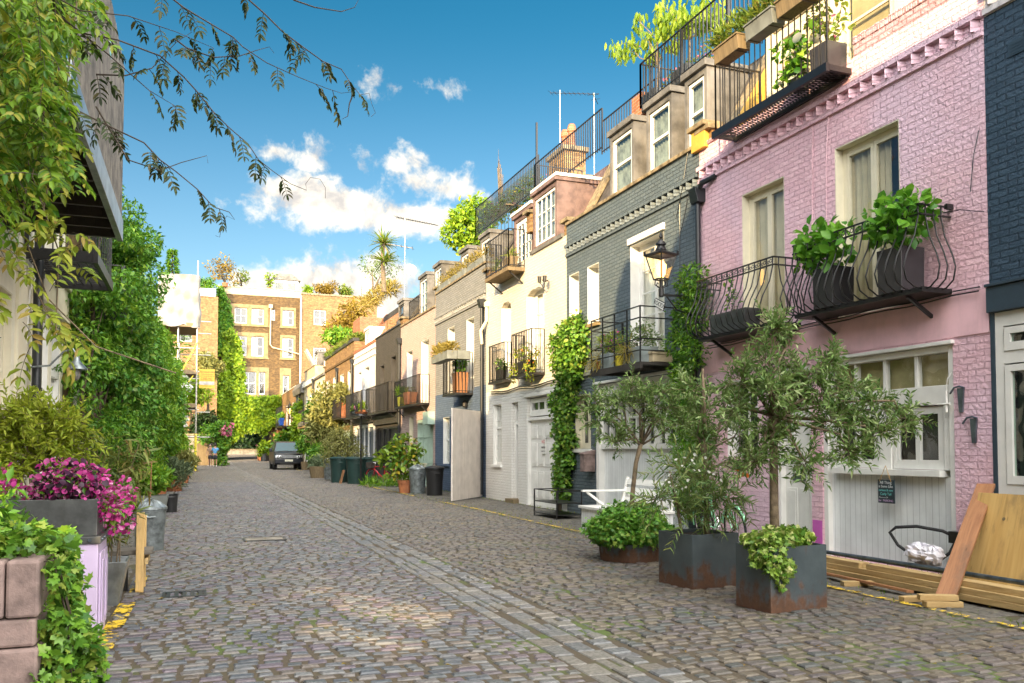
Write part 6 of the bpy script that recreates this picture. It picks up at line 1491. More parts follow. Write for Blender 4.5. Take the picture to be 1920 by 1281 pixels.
pot_plant('potted_plant', 'pot of pink flowers on the lilac white house balcony', 'planter', 8.15, 46.0, 3.3, .35, .9, .3, 'planter_blue', [(0, R.uniform(-.6, .6), .2, .2, .3, .2) for _ in range(5)], 300, .15, .06, 'leaf_fern', 'pots on the lilac white house balcony', flowers=(40, 'petal_pink', .14))
pot_plant('potted_plant', 'pot of yellow flowers on the lilac white house balcony', 'planter', 8.15, 44.3, 3.3, .35, .5, .3, 'terracotta', [(0, 0, .2, .2, .25, .2)], 160, .15, .06, 'leaf_sunny', 'pots on the lilac white house balcony')
pot_plant('potted_plant', 'large terracotta tub behind the bars of the brick house balcony', 'planter', 8.2, 51.2, 3.4, .5, 1.4, .9, 'terracotta', [(0, R.uniform(-.8, 1.6), R.uniform(.1, .9), .3, .4, .4) for _ in range(9)], 900, .22, .08, 'leaf_olive_gold')
pot_plant('potted_plant', 'hanging blue box with flowers near the archway on the far right', 'planter', 7.3, 80.6, 3.7, .4, 1.6, .7, 'blue_paint', [(0, 0, .2, .3, .7, .3)], 300, .2, .1, 'leaf_fern'); pot_plant('potted_plant', 'yellow grass trough on the sand rendered house balcony', 'planter', 7.9, 70, 3.4, .4, 2.6, .3, 'planter_grey', [(0, R.uniform(-1.2, 1.2), .25, .3, .5, .3) for _ in range(5)], 600, .3, .05, 'leaf_sunny')
# roof gardens
def roof_garden(label, cl, n, L, W, mat, cat='shrub', pot=None, flowers=None, shape='kite', up=0., trunk=True, name='roof_shrub', group=None):
    c0 = cl[0]; z0 = min(c[2]-c[5] for c in cl); t = thing(name, label, cat, (c0[0], c0[1], z0), group)
    if pot: MB().lathe([(pot[3]*.8, pot[2]), (pot[3], pot[2]+.35), (pot[3]*.9, pot[2]+.35)], (pot[0], pot[1], 0), 12).build('pot', pot[4], t)
    foliage('leaves', n, cl, L, W, mat, t, shape, up=up)
    if flowers: foliage('flowers', flowers[0], cl, flowers[2], flowers[2], flowers[1], t, 'flower', shell=.9)
    if trunk:
        b = MB(); bs = (pot[0], pot[1], pot[2]+.3) if pot else (c0[0], c0[1], z0-.3); branchy(b, bs, [c[:3] for c in cl[:12]], .03, .008, 4); b.build('stem', 'bark', t)
    return t
# trees of droopy leaves beside the slate house roof railing
for i, (bx, by, lb, crown) in enumerate(((9.5, 16.15, 'slim sapling with drooping lime leaves at the far end of the black roof railing', [(1195, 55, .2), (1180, 85, .28), (1215, 70, .22), (1165, 100, .2), (1240, 45, .3), (1225, 100, .2), (1150, 85, .2), (1200, 30, .15), (1255, 60, .3)]), (9.5, 14.9, 'larger tree with drooping lime leaves behind the black roof railing', [(1300, 20, .35), (1270, 35, .3), (1330, 15, .35), (1250, 20, .3), (1290, 45, .25), (1320, 40, .3), (1350, 30, .25), (1265, 80, .15), (1235, 10, .12)]))):
    t = thing('roof_tree', lb, 'tree', (bx, by, 9.1), 'saplings on the roof terrace'); cl = []
    for (x, y, r) in crown: p = at(x, y, by); p = Vector((0, 0, 1.55))+(p-Vector((0, 0, 1.55)))*(bx/p.x); cl.append((p.x, p.y, p.z, r, r, r))
    b = MB(); top = (bx, by, 10.6); b.tube([(bx, by, 9.3), (bx+.03, by, 10), top], [.035, .03, .022], 7); branchy(b, (bx+.02, by, 10.1), [c[:3] for c in cl], .016, .004, 9, 5, .08); b.build('trunk', 'bark', t); MB().box(bx-.25, bx+.25, by-.3, by+.3, 9.1, 9.45).build('pot', 'planter_lead', t, .01)
    P, O = clumps(420 if i else 330, cl, .2); D = rdir(len(P))*.35; D[:, 2] -= 1; N = rdir(len(P)); N[:, 2] += .2; leaf_mesh('leaves', P, D, N, .2, .075, 'leaf_cherry', t, 'oval')
roof_garden('bright shrubs in flower behind the near part of the black roof railing', [(9.5, 15.6-.25*i, 9.35+.1*(i % 2), .2, .2, .25) for i in range(8)], 500, .09, .035, 'leaf_terrace', flowers=(60, 'petal_pink', .05))
roof_garden('big sunlit shrub at the far end of the glass roof railing', [(p.x, p.y, p.z, r, r, r) for (x, y, r) in ((870, 425, .7), (885, 400, .6), (900, 440, .5), (850, 440, .5), (880, 455, .6), (860, 410, .35), (895, 385, .4), (905, 420, .4), (915, 395, .3)) for p in (at(x, y, 30.5),)], 2600, .17, .09, 'leaf_sunny', 'shrub', shape='oval')
roof_garden('trailing green shrubs with pink flowers along the glass roof railing', [(9.5, 23.2+.5*i, 9.45+.12*(i % 3), .25, .35, .35) for i in range(10)], 1500, .13, .05, 'leaf_terrace', flowers=(60, 'petal_pink', .08))
t = thing('bare_shrub', 'leafless pale shrub rising above the glass roof railing', 'shrub', (9.5, 26.5, 9.1)); b = MB()
for i in range(12): a = R.uniform(-.6, .6); b.tube([(9.5, 26.5, 9.2), (9.5+a*.3, 26.5+a*.5, 9.9), (9.5+a*.5, 26.5+a+R.uniform(-.2, .2), 10.6+R.uniform(0, .6)), (9.5+a*.6, 26.5+a*1.3, 11.0+R.uniform(-.2, .4))], [.022, .016, .01, .004], 4)
b.build('branches', 'bark', t)
t = thing('cordyline_palm', 'spiky two headed palm on the roof against the sky', 'palm', (10, 41, 9)); p = at(718, 500, 41); b = MB(); q1 = at(718, 490, 41); q2 = at(718, 445, 41)
b.tube([at(720, 525, 41)-Vector((0, 0, .6)), q1, q2], [.12, .1, .09], 8)
b.build('trunk', 'bark', t)
for q_ in (at(720, 492, 41), at(719, 458, 41)):
    n = 110; P = np.tile(np.array(q_), (n, 1)); D = rdir(n); D[:, 2] = D[:, 2]*.7+.45; N = np.tile([0., 0, 1.], (n, 1))+rdir(n)*.3; leaf_mesh('leaves', P, D, N, .85*(.7+.5*G.random(n)), .07, 'leaf_terrace', t, 'strip')
t.location = (q1.x, q1.y, 9) if False else t.location
roof_garden('airy olive shrub beside the roof palm', [(p.x, p.y, p.z, .5, .5, .5) for (x, y) in ((700, 505), (690, 495), (735, 500), (715, 515)) for p in (at(x, y, 42),)], 350, .16, .05, 'leaf_olive')
roof_garden('mound of straw yellow grasses on the charcoal flat roof', [(p.x, p.y, p.z, .45, .5, .34) for (x, y) in ((722, 542), (735, 540), (705, 556), (692, 567)) for p in (at(x, y, 47),)], 1300, .34, .03, 'leaf_straw', 'grass plant', shape='strip', up=.4, trunk=False, name='grass_clump')
roof_garden('russet and green creeper over the far roof of the brick house', [(p.x, p.y, p.z, .9, .9, .9) for (x, y) in ((655, 590), (660, 610), (648, 620), (665, 600), (640, 625), (668, 580), (630, 615)) for p in (at(x, y, 62),)], 1500, .32, .15, 'leaf_autumn', 'climbing plant')
roof_garden('bright green shrubs on the roof terrace beside the brick house parapet', [(p.x, p.y, p.z, .7, .7, .5) for (x, y) in ((622, 632), (632, 628), (640, 634), (650, 632)) for p in (at(x, y, 60),)], 900, .3, .12, 'leaf_fern')
# pink terrace planters
for i, (ya, lb, mt) in enumerate(((11.35, 'weathered brown trough hung on the pink house roof balcony, farthest', 'old_timber'), (10.5, 'grey green trough of wild grasses hung on the pink house roof balcony', 'planter_grey'), (9.75, 'brown trough hung on the near end of the pink house roof balcony', 'old_timber'))):
    z = 8.02+.0*i; L_ = .66
    t = thing('hanging_trough', lb, 'planter', (8.05, ya, z), 'troughs on the pink house roof balcony'); MB().prism([(7.95, z-.12), (8.17, z-.12), (8.19, z+.1), (7.92, z+.1)], 'y', ya-L_/2, ya+L_/2).box(7.9, 8.195, ya-L_/2-.01, ya+L_/2+.01, z+.101, z+.13).build('trough', mt, t, .006)
    foliage('plants', 420, [(8.06, ya+R.uniform(-.35, .35), z+.22+R.uniform(0, .12), .12, .16, .13) for _ in range(8)], .16, .02, 'leaf_terrace', t, up=.8)
    for y in (ya-.25, ya+.25): MB().tube([(7.93, y, z-.13), (8.2, y, z-.13), (8.2, y, z+.12)], .008, 5).build('hook', 'iron', t)
pot_plant('potted_plant', 'white flowering clematis on the pink house roof balcony', 'planter', 8.33, 10.1, 6.9, .25, .25, .3, 'planter_lead', [(-.08, R.uniform(-.3, .35), R.uniform(-.15, .4), .14, .14, .14) for _ in range(9)], 260, .1, .07, 'leaf_climber', None, 'oval', flowers=(18, 'petal_white', .13))
pot_plant('potted_plant', 'leafy climber in a black tub at the near end of the roof balcony', 'planter', 8.42, 9.55, 6.9, .36, .36, .42, 'planter_black', [(R.uniform(-.1, .1), R.uniform(-.35, .3), R.uniform(.1, 1.2), .16, .18, .18) for _ in range(14)], 330, .085, .05, 'leaf_terrace', None, 'oval', flowers=(10, 'petal_pink', .07), taper=.95)
# aerials
def aerial(label, x, y, z0, z1, arms, name='tv_aerial', dish=None):
    t = thing(name, label, 'aerial', (x, y, z0), 'aerials on the right hand roofs'); MB().tube([(x, y, z0), (x, y, z1)], .014*y/25, 6).build('mast', 'steel_tube', t); r = .009*y/25
    b = MB()
    for (z, dx, dy, dz, n) in arms:
        p, q = Vector((x-dx*.25, y-dy*.25, z-dz*.25)), Vector((x+dx, y+dy, z+dz)); b.tube([p, q], r*1.3, 5); s_ = Vector((-dy, dx, 0)).normalized()
        for i in range(n): c = p+(q-p)*i/n; h_ = .14*(y/25)*(1.5-i/n*.7); b.tube([c-s_*h_, c+s_*h_], r*.7, 4); b.tube([c-Vector((0, 0, h_*.3)), c+Vector((0, 0, h_*.3))], r*.6, 4)
    b.build('antenna', 'iron', t)
    if dish: MB().lathe([(.05, 0), (.28, .06), (.36, .14), (.34, .15)], (x+.25, y-.3, dish), 16, M=Matrix.Rotation(rad(75), 3, 'X')).build('dish', 'zinc', t)
    return t
aerial('tall ringed aerial mast with satellite dish on the far roofs', 10.9, 46.5, 9.4, 14.9, [(14.6, 1.6, -1.3, -.55, 12), (13.0, -1.6, .8, .35, 7)], dish=11.6)
aerial('aerial mast with angled comb antenna above the cream house chimney', 10.9, 24.7, 9.0, 13.2, [(13.1, .9, -1.0, -.3, 10)], dish=None)
aerial('thin mast with looped wires beside the terrace railing', 10.9, 22.2, 9.0, 12.1, [(12.0, .25, .25, -.1, 2)])
# ---------------------------------------------------------------- street lamp on its wall bracket
def street_lamp(label, x, y, zt, sc=1., sign=None):
    t = thing('street_lamp', label, 'lamp', (x, y, zt-1.2*sc)); S = lambda v: v*sc
    zb = zt-S(.80)
    b = MB(); b.lathe([(S(.012), zt), (S(.022), zt-S(.05)), (S(.03), zt-S(.08)), (S(.012), zt-S(.11)), (S(.05), zt-S(.15)), (S(.085), zt-S(.19)), (S(.09), zt-S(.215)), (S(.06), zt-S(.225)), (S(.085), zt-S(.28)), (S(.10), zt-S(.31))], (x, y, 0), 16); b.lathe([(S(.10), zt-S(.311)), (S(.29), zt-S(.375)), (S(.29), zt-S(.40)), (S(.1), zt-S(.40))], (x, y, 0), 4, M=Matrix.Rotation(rad(45+16), 3, 'Z'))
    b.build('roof', 'iron', t, smooth=False)
    R4 = [Vector((math.cos(rad(45+16+90*i)), math.sin(rad(45+16+90*i)), 0)) for i in range(4)]
    b = MB(); g = MB(); c = Vector((x, y, 0))
    for i in range(4):
        p, q = c+R4[i]*S(.255)+Vector((0, 0, zt-S(.40))), c+R4[i]*S(.125)+Vector((0, 0, zb)); b.bar(p, q, S(.022)); p2, q2 = c+R4[(i+1) % 4]*S(.255)+Vector((0, 0, zt-S(.40))), c+R4[(i+1) % 4]*S(.125)+Vector((0, 0, zb)); b.bar(q, q2, S(.022)); b.bar(p, p2, S(.02)); g.q([p, p2, q2, q]); b.obox(c+R4[i]*S(.275)+Vector((0, 0, zt-S(.36))), (S(.03), S(.03), S(.07)))
    b.build('lantern_frame', 'iron', t); g.build('lantern_glass', 'lamp_glass', t)
    MB().lathe([(S(.03), zb+S(.03)), (S(.075), zb+S(.09)), (S(.09), zb+S(.24)), (S(.03), zb+S(.32))], (x, y, 0), 12).build('mantle', 'lamp_mantle', t, smooth=True)
    b = MB(); b.lathe([(S(.03), zb-S(.30)), (S(.045), zb-S(.28)), (S(.045), zb-S(.16)), (S(.03), zb-S(.14)), (S(.03), zb)], (x, y, 0), 12)
    for s_ in (-1, 1): b.tube([(x, y+s_*S(.03), zb-S(.14)), (x, y+s_*S(.12), zb-S(.11)), (x, y+s_*S(.15), zb-S(.06)), (x, y+s_*S(.11), zb-S(.03)), (x, y+s_*S(.09), zb-S(.06))], S(.008), 5); b.tube([(x+s_*S(.03), y, zb-S(.14)), (x+s_*S(.12), y, zb-S(.1)), (x+s_*S(.11), y, zb)], S(.01), 5)
    b.bar((x, y, zb-S(.26)), (FX, y, zb-S(.26)), S(.035)); b.tube([(x+S(.1), y, zb-S(.28)), (x+S(.3), y, zb-S(.5)), (FX, y, zb-S(.62))], S(.014), 5); b.tube([(x+S(.35), y, zb-S(.3)), (x+S(.45), y, zb-S(.36)), (x+S(.4), y, zb-S(.44)), (x+S(.33), y, zb-S(.38))], S(.012), 5)
    b.build('bracket', 'iron', t)
    if sign:
        Mx = face_mat((x-.05, y-.0, zb-S(.42)), '-x', roll=rad(-24)); b = MB(); B3 = Mx.to_3x3(); b.obox(Mx.translation+B3 @ Vector((0.02, 0, -.006)), (.36, .15, .01), B3); s = b.build('sign', 'black_paint', t); b = MB(); b.obox(Mx.translation+B3 @ Vector((0.02, 0, .002)), (.33, .12, .004), B3); b.build('sign_face', 'sign_white', s)
        text(sign, 'black_paint', s, Mx @ Matrix.Translation((.02, 0, .006)), .115)
street_lamp('black Victorian lantern on a wall bracket with small white sign between pink and slate houses', 7.72, 13.05, 5.42, 1.06, 'ROODS')
street_lamp('small far lantern on the right beside the blue flower box', 7.9, 79, 5.9, 1.5)
t = thing('wall_lamp', 'galvanised swan neck lamp with caged glass on the left wall', 'lamp', (-1.9, 15.9, 2.6)); lx, ly = -1.86, 15.35
MB().tube([(LX+.0, ly, 2.85), (LX+.35, ly, 2.9), (lx-.2, ly, 3.12), (lx-.06, ly, 3.2), (lx, ly, 3.08)], .016, 7).lathe([(.07, -.02), (.07, .02)], (LX+.02, ly, 2.85), 10, M=Matrix.Rotation(rad(90), 3, 'Y')).build('arm', 'galvanised', t, smooth='auto')
MB().lathe([(.045, 3.08), (.05, 3.0), (.07, 2.97), (.17, 2.86), (.172, 2.85), (.06, 2.95)], (lx, ly, 0), 18).build('shade', 'galvanised', t, smooth='auto'); MB().lathe([(.055, 2.9), (.06, 2.75), (.045, 2.69), (.01, 2.67)], (lx, ly, 0), 14).build('glass_jar', 'sheeting', t, smooth=True)
b = MB()
for i in range(6): a = i*1.047; b.tube([(lx+.064*math.cos(a), ly+.064*math.sin(a), 2.9), (lx+.068*math.cos(a), ly+.068*math.sin(a), 2.75), (lx, ly, 2.66)], .005, 4)
b.build('cage', 'galvanised', t)
# ---------------------------------------------------------------- dustbins
def dustbin(label, x, y, r, hgt, mat, lid='flat', group=None, handle=True, tap=.86):
    t = thing('dustbin', label, 'dustbin', (x, y, 0), group)
    b = MB(); b.lathe([(r*tap, .0), (r*tap*1.01, .03), (r*(tap*.6+.4), hgt*.55), (r*(tap*.5+.5), hgt*.58), (r, hgt*.96), (r*1.04, hgt*.97), (r*1.04, hgt), (r*.97, hgt), (r*.9, hgt*.8)], (x, y, 0), 28); b.build('body', mat, t, smooth='auto')
    if lid == 'fluted':
        b = MB(); n = 40; k_ = len(b.v)
        for rr_, zz in ((1.08, 0), (1.06, .03), (.6, .10), (.14, .145), (.02, .15)):
            for j in range(n): a = 6.2832*j/n; f = 1+(.025 if j % 2 else -.025)*(rr_ < 1.05)*(rr_ > .1); b.v.append((x+r*rr_*math.cos(a), y+r*rr_*math.sin(a), hgt+.01+zz*f+(.012 if j % 2 else 0)*(.1 < rr_ < 1.05)))
        for i in range(4):
            for j in range(n): b.f.append((i*n+j, i*n+(j+1) % n, (i+1)*n+(j+1) % n, (i+1)*n+j))
        b.build('lid', mat, t)
    elif lid: MB().lathe([(r*1.09, hgt+.002), (r*1.1, hgt+.05), (r*1.0, hgt+.075), (r*.5, hgt+.11), (.01, hgt+.12)], (x, y, 0), 28).build('lid', mat, t, smooth='auto')
    if handle and lid: MB().tube([(x-.07, y, hgt+.1), (x-.05, y, hgt+.17), (x+.05, y, hgt+.17), (x+.07, y, hgt+.1)], .013, 6).build('lid_handle', mat, t)
    b = MB()
    for s_ in (-1, 1): b.tube([(x-.02, y+s_*r*.97, hgt*.86), (x-.09, y+s_*r*1.12, hgt*.84), (x+.09, y+s_*r*1.12, hgt*.84), (x+.02, y+s_*r*.97, hgt*.86)], .014, 6)
    b.build('side_handle', mat, t)
    return t
dustbin('galvanised dustbin with fluted domed lid beside the wooden bench on the left', -.66, 14.1, .235, .62, 'galvanised', 'fluted')
dustbin('black plastic dustbin with a handle hole beside the open white garage door', 7.45, 27.3, .30, .88, 'plastic_black', 'flat', 'dustbins beside the open garage door'); dustbin('shorter galvanised dustbin between the black bin and its taller twin', 7.75, 28.4, .27, .80, 'galvanised', 'fluted', 'dustbins beside the open garage door'); dustbin('taller galvanised dustbin next to the terracotta pot', 7.22, 28.7, .30, .84, 'galvanised', 'fluted', 'dustbins beside the open garage door')
for x, y, lb in ((6.2, 39.5, 'dark green plastic dustbin left of the leaning board'), (6.9, 39.9, 'dark green plastic dustbin partly hidden behind the leaning board'), (6.65, 37.7, 'dark green plastic dustbin right of the leaning board'), (7.3, 38.1, 'dark green plastic dustbin behind the red bicycle')): dustbin(lb, x, y, .42, 1.08, 'plastic_green', 'flat', 'green dustbins under the far olive tree')
dustbin('galvanised dustbin left of the dark green bins', 6.4, 43.5, .36, .95, 'galvanised', 'fluted')
t = thing('board', 'small brown board leaning on the green dustbins', 'board', (6.25, 38.6, 0)); MB().obox((6.13, 38.2, .3), (.04, .45, .62), Matrix.Rotation(rad(14), 3, 'Y')).build('panel', 'cedar', t)
t = thing('iron_post', 'thin black iron post standing beside the green dustbins', 'post', (6.75, 37.2, 0)); MB().tube([(6.75, 37.0, 0), (6.75, 37.0, 3.0)], .035, 6).lathe([(.3, 3.0), (.28, 3.08), (.1, 3.12)], (6.75, 37, 0), 12).build('post', 'iron', t); MB().lathe([(.24, 3.1), (.3, 3.18), (.28, 3.18), (.2, 3.13)], (6.75, 37, 0), 12).build('dish', 'terracotta', t)
# ---------------------------------------------------------------- bicycles
def bicycle(label, loc, rz, mat, lean=0., basket=False, group='bicycles in the mews'):
    t = thing('bicycle', label, 'bicycle', (0, 0, 0), group); r = .34; My = Matrix(((1, 0, 0), (0, 0, 1), (0, 1, 0)))
    for x in (0, 1.04):
        w_ = MB().torus((x, 0, r), r-.02, .019, My, 30, 7).build('wheel', 'rubber', t, smooth=True); MB().torus((x, 0, r), r-.045, .010, My, 30, 5).build('rim', 'chrome', w_); b = MB()
        for i in range(18): a = i*math.pi/9; b.tube([(x+.02*math.cos(a+1.3), .018*(-1)**i, r+.02*math.sin(a+1.3)), (x+(r-.05)*math.cos(a), 0, r+(r-.05)*math.sin(a))], .0018, 3)
        b.lathe([(.022, -.04), (.022, .04)], (x, 0, r), 8, M=My); b.build('spokes', 'zinc', w_)
    b = MB(); bb = (.44, 0, .30); sp = (.32, 0, .80); hd = (.86, 0, .82); hl = (.90, 0, .68)
    for p, q, w_ in ((bb, (.30, 0, .84), .016), (bb, hl, .018), (sp, (.86, 0, .80), .015), (hd, hl, .02), ((0, .05, r), (.42, .03, .30), .01), ((0, -.05, r), (.42, -.03, .30), .01), ((0, .05, r), (.33, .02, .74), .009), ((0, -.05, r), (.33, -.02, .74), .009), (hl, (.94, .045, .5), .012), ((.94, .045, .5), (1.04, .05, r), .011), (hl, (.94, -.045, .5), .012), ((.94, -.045, .5), (1.04, -.05, r), .011)): b.tube([p, q], w_, 8)
    b.build('frame', mat, t, smooth='auto')
    b = MB()
    for x in (0, 1.04):
        n = 10; P = [(x+(r+.03)*math.cos(a), 0, r+(r+.03)*math.sin(a)) for a in np.linspace(rad(20), rad(190 if x == 0 else 170), n)]; b.tube(P, .022, 5)
    b.build('mudguard', mat, t); MB().tube([(.30, 0, .80), (.28, 0, .92)], .012, 6).prism([(.14, -.08), (.30, -.05), (.42, -.015), (.42, .015), (.30, .05), (.14, .08)], 'z', .92, .96).build('saddle', 'rubber', t, .01)
    MB().tube([(.86, 0, .8), (.84, 0, .98)], .012, 6).tube([(.66, .27, 1.0), (.80, .24, 1.02), (.86, .1, .98), (.86, -.1, .98), (.80, -.24, 1.02), (.66, -.27, 1.0)], .012, 7).build('handlebar', 'chrome', t, smooth=True); MB().lathe([(.08, -.01), (.085, 0), (.08, .01)], bb, 18, M=My).tube([(.44, -.06, .3), (.5, -.06, .15)], .009, 5).tube([(.44, .06, .3), (.38, .06, .45)], .009, 5).obox((.5, -.1, .15), (.09, .06, .02)).obox((.38, .1, .45), (.09, .06, .02)).build('crank', 'chrome', t)
    if basket: MB().box(.92, 1.2, -.17, .17, .75, .77).box(.92, .935, -.17, .17, .77, 1.0).box(1.185, 1.2, -.2, .2, .77, 1.0).box(.935, 1.185, -.18, -.165, .77, 1.0).box(.935, 1.185, .165, .18, .77, 1.0).build('basket', 'deck_dark', t)
    t.location = loc; t.rotation_euler = (lean, 0, rz); return t
bicycle('red ladies bicycle with dark basket leaning by the black house doors', (7.75, 35.2, .0), rad(128), 'red_paint', rad(-6), True)
bicycle('mint green bicycle standing against the pink wall behind the planters', (7.85, 11.9, 0), rad(-97), 'mint_bike', rad(6))
bicycle('bicycle half hidden behind the galvanised bin on the right', (6.6, 46.5, 0), rad(100), 'black_paint', rad(-5))
# ---------------------------------------------------------------- furniture
t = thing('bench', 'white painted box bench with slatted back and arms before the slate house', 'bench', (7.1, 13.2, 0)); X0, X1, Y0, Y1 = 6.68, 7.5, 12.35, 14.2
MB().box(X0, X0+.03, Y0, Y1, .02, .46).box(X1-.03, X1, Y0, Y1, .02, .46).box(X0+.03, X1-.03, Y0, Y0+.03, .02, .46).box(X0+.03, X1-.03, Y1-.03, Y1, .02, .46).build('box', 'white_boards', t)
MB().box(X0-.05, X1+.02, Y0-.04, Y1+.04, .461, .51).build('seat', 'white_paint', t, .006)
b = MB()
for z in (.62, .78, .94): b.obox((X1+.02+(z-.6)*.22, (Y0+Y1)/2, z), (.025, Y1-Y0-.1, .11), Matrix.Rotation(rad(12), 3, 'Y'))
b.build('back_slat', 'white_paint', t, .004)
for y in (Y0+.06, Y1-.06):
    MB().bar((X1-.02, y, .5), (X1+.12, y, 1.03), .06, .05).build('back_post', 'white_paint', t); MB().box(X0-.02, X1+.05, y-.045, y+.045, .76, .795).build('armrest', 'white_paint', t, .005); MB().bar((X0+.08, y, .755), (X0+.42, y, .515), .05, .04).build('arm_support', 'white_paint', t)
t = thing('shelf_stand', 'low rusty iron shelf stand beside the panelled garage door', 'shelf', (7.7, 17.6, 0)); b = MB()
for x in (7.4, 8.0):
    for y in (17.0, 18.3): b.bar((x, y, 0), (x, y, .62), .025)
for z in (.08, .34): b.box(7.39, 8.01, 16.99, 18.31, z, z+.02)
for x in (7.4, 8.0): b.bar((x, 17, .62), (x, 18.3, .62), .022)
for y in (17.0, 18.3): b.bar((7.4, y, .62), (8.0, y, .62), .022)
b.build('frame', 'iron', t)
t = thing('chair', 'white slatted garden chair behind the terracotta pot', 'chair', (7.5, 30.5, 0)); b = MB()
for y in (30.0, 31.1):
    for x in (7.2, 7.8): MB().bar((x, y, 0), (x, y, .95 if x > 7.5 else .7), .06).build('leg', 'cream_paint', t)
    MB().box(7.15, 7.85, y-.04, y+.04, .7, .74).build('armrest', 'cream_paint', t)
MB().box(7.15, 7.8, 30, 31.1, .42, .46).build('seat', 'cream_paint', t)
for i in range(6): b.bar((7.8, 30.12+.17*i, .46), (7.88, 30.12+.17*i, 1.0), .05, .02)
b.bar((7.88, 30, 1.0), (7.88, 31.1, 1.0), .06, .04); b.build('backrest', 'cream_paint', t)
t = thing('potted_tree', 'leafy magnolia in a ribbed terracotta pot before the white garden chair', 'potted tree', (6.88, 29.1, 0)); MB().lathe([(.2, 0), (.25, .34), (.27, .345), (.275, .40), (.29, .46), (.26, .46), (.24, .4)], (6.88, 29.1, 0), 20).build('pot', 'terracotta', t, smooth='auto')
foliage('grass', 160, [(6.88, 29.1, .5, .22, .22, .06)], .14, .015, 'leaf_fern', t, up=.8)
cl = [(p.x, p.y, p.z, r, r, r*.9) for (x, y, r) in ((755, 845, .45), (735, 860, .4), (770, 860, .4), (750, 875, .4), (725, 850, .3), (780, 845, .3), (765, 835, .35), (745, 830, .3), (738, 885, .25), (715, 855, .2)) for p in (at(x, y, 29.3),)]
b = MB(); b.tube([(6.88, 29.1, .4), (6.9, 29.1, .9), (6.95, 29.2, 1.4)], [.03, .025, .018], 6); branchy(b, (6.9, 29.1, .9), [c[:3] for c in cl], .015, .005, 3); b.build('trunk', 'bark', t); foliage('leaves', 620, cl, .2, .1, 'leaf_magnolia', t, 'oval', shell=.3)
t = thing('potted_tree', 'grey green olive tree standing behind the green dustbins', 'potted tree', (6.95, 41.5, 0)); MB().lathe([(.3, 0), (.38, .6), (.34, .6)], (6.95, 41.5, 0), 16).build('pot', 'planter_grey', t)
cl = [(p.x, p.y, p.z, r, r, r*.9) for (x, y, r) in ((640, 830, .8), (625, 845, .7), (655, 845, .8), (640, 860, .7), (665, 850, .6), (620, 830, .5), (650, 815, .6), (632, 815, .5), (660, 870, .6), (615, 860, .4)) for p in (at(x, y, 41.5),)]
b = MB(); b.tube([(6.95, 41.5, .4), (6.95, 41.5, 1.5), (6.9, 41.5, 1.8)], [.07, .06, .055], 8); branchy(b, (6.92, 41.5, 1.7), [c[:3] for c in cl], .035, .01, 3); b.build('trunk', 'bark', t); foliage('leaves', 4200, cl, .13, .04, 'leaf_olive_gold', t, shell=.2)
def blob_plant(name, label, pts, Y, n, L, W, mat, cat='shrub', pot=None, shape='kite', group=None, flowers=None, stems=True, up=-.1):
    cl = [(p.x, p.y, p.z, r, r, r*.9) for (x, y, r) in pts for p in (at(x, y, Y),)]; c0 = cl[0]; t = thing(name, label, cat, (c0[0], c0[1], rise(Y)), group)
    foliage('leaves', n, cl, L, W, mat, t, shape, up=up, zmin=.05)
    if pot: MB().lathe([(pot[0]*.8, 0), (pot[0], pot[1]), (pot[0]*.9, pot[1])], (c0[0], c0[1], rise(Y)), 14).build('pot', pot[2], t)
    if stems: b = MB(); branchy(b, (c0[0], c0[1], rise(Y)+.1), [c[:3] for c in cl], .04, .01, 5); b.build('stem', 'bark_dark', t)
    if flowers: foliage('flowers', flowers[0], cl, flowers[2], flowers[2], flowers[1], t, 'flower', shell=.9)
    return t
blob_plant('climbing_plant', 'tall sunlit climber covering the front of the brick house', [(612, 760, 1.0), (625, 775, 1.0), (605, 785, 1.0), (620, 800, 1.1), (600, 810, 1.0), (635, 755, .8), (640, 745, .7), (615, 740, .8), (630, 790, .9), (595, 795, .8), (645, 760, .6), (640, 800, .7)], 54, 4200, .27, .12, 'leaf_olive_gold', 'climbing plant')
blob_plant('climbing_plant', 'dark green climber between the arched windows and the brick house', [(595, 775, .9), (600, 760, .8), (597, 815, 1.), (590, 830, .8), (603, 840, .7)], 60, 2400, .3, .14, 'leaf_climber', 'climbing plant')
blob_plant('climbing_plant', 'bright yellow green ivy column beside the far lantern', [(563, 770, .8), (566, 790, .8), (561, 805, .8), (565, 820, .8), (560, 835, .8), (568, 760, .5)], 76, 2200, .32, .2, 'leaf_sunny', 'climbing plant')
blob_plant('shrub', 'deep green shrub against the wall behind the parked car', [(530, 830, 1.0), (540, 825, 1.0), (550, 832, .9), (525, 845, .8), (545, 815, .8)], 84, 2200, .34, .2, 'leaf_climber')
blob_plant('potted_shrub', 'clipped dark shrub at the right of the parked car', [(573, 830, .55), (568, 838, .5), (577, 838, .5)], 64, 800, .22, .12, 'leaf_climber', 'potted shrub', (.35, .6, 'old_timber'))
blob_plant('potted_shrub', 'acer like green shrub left of the far olive tree', [(597, 848, .5), (590, 855, .45), (604, 858, .45), (596, 865, .4)], 47, 1200, .2, .07, 'leaf_climber', 'potted shrub', (.3, .45, 'terracotta'))
blob_plant('potted_shrub', 'rounded blue green grass in a half barrel beside the road', [(600, 868, .42), (594, 870, .38), (606, 870, .38)], 46, 1100, .24, .025, 'leaf_rosemary', 'potted plant', (.6, .62, 'old_timber'), 'strip', up=.5)
blob_plant('potted_shrub', 'yellow green potted plants at the right side of the archway', [(497, 840, .6), (492, 848, .5), (503, 846, .5), (498, 832, .4)], 90, 700, .3, .15, 'leaf_sunny', 'potted shrub', (.5, .8, 'planter_lead'))
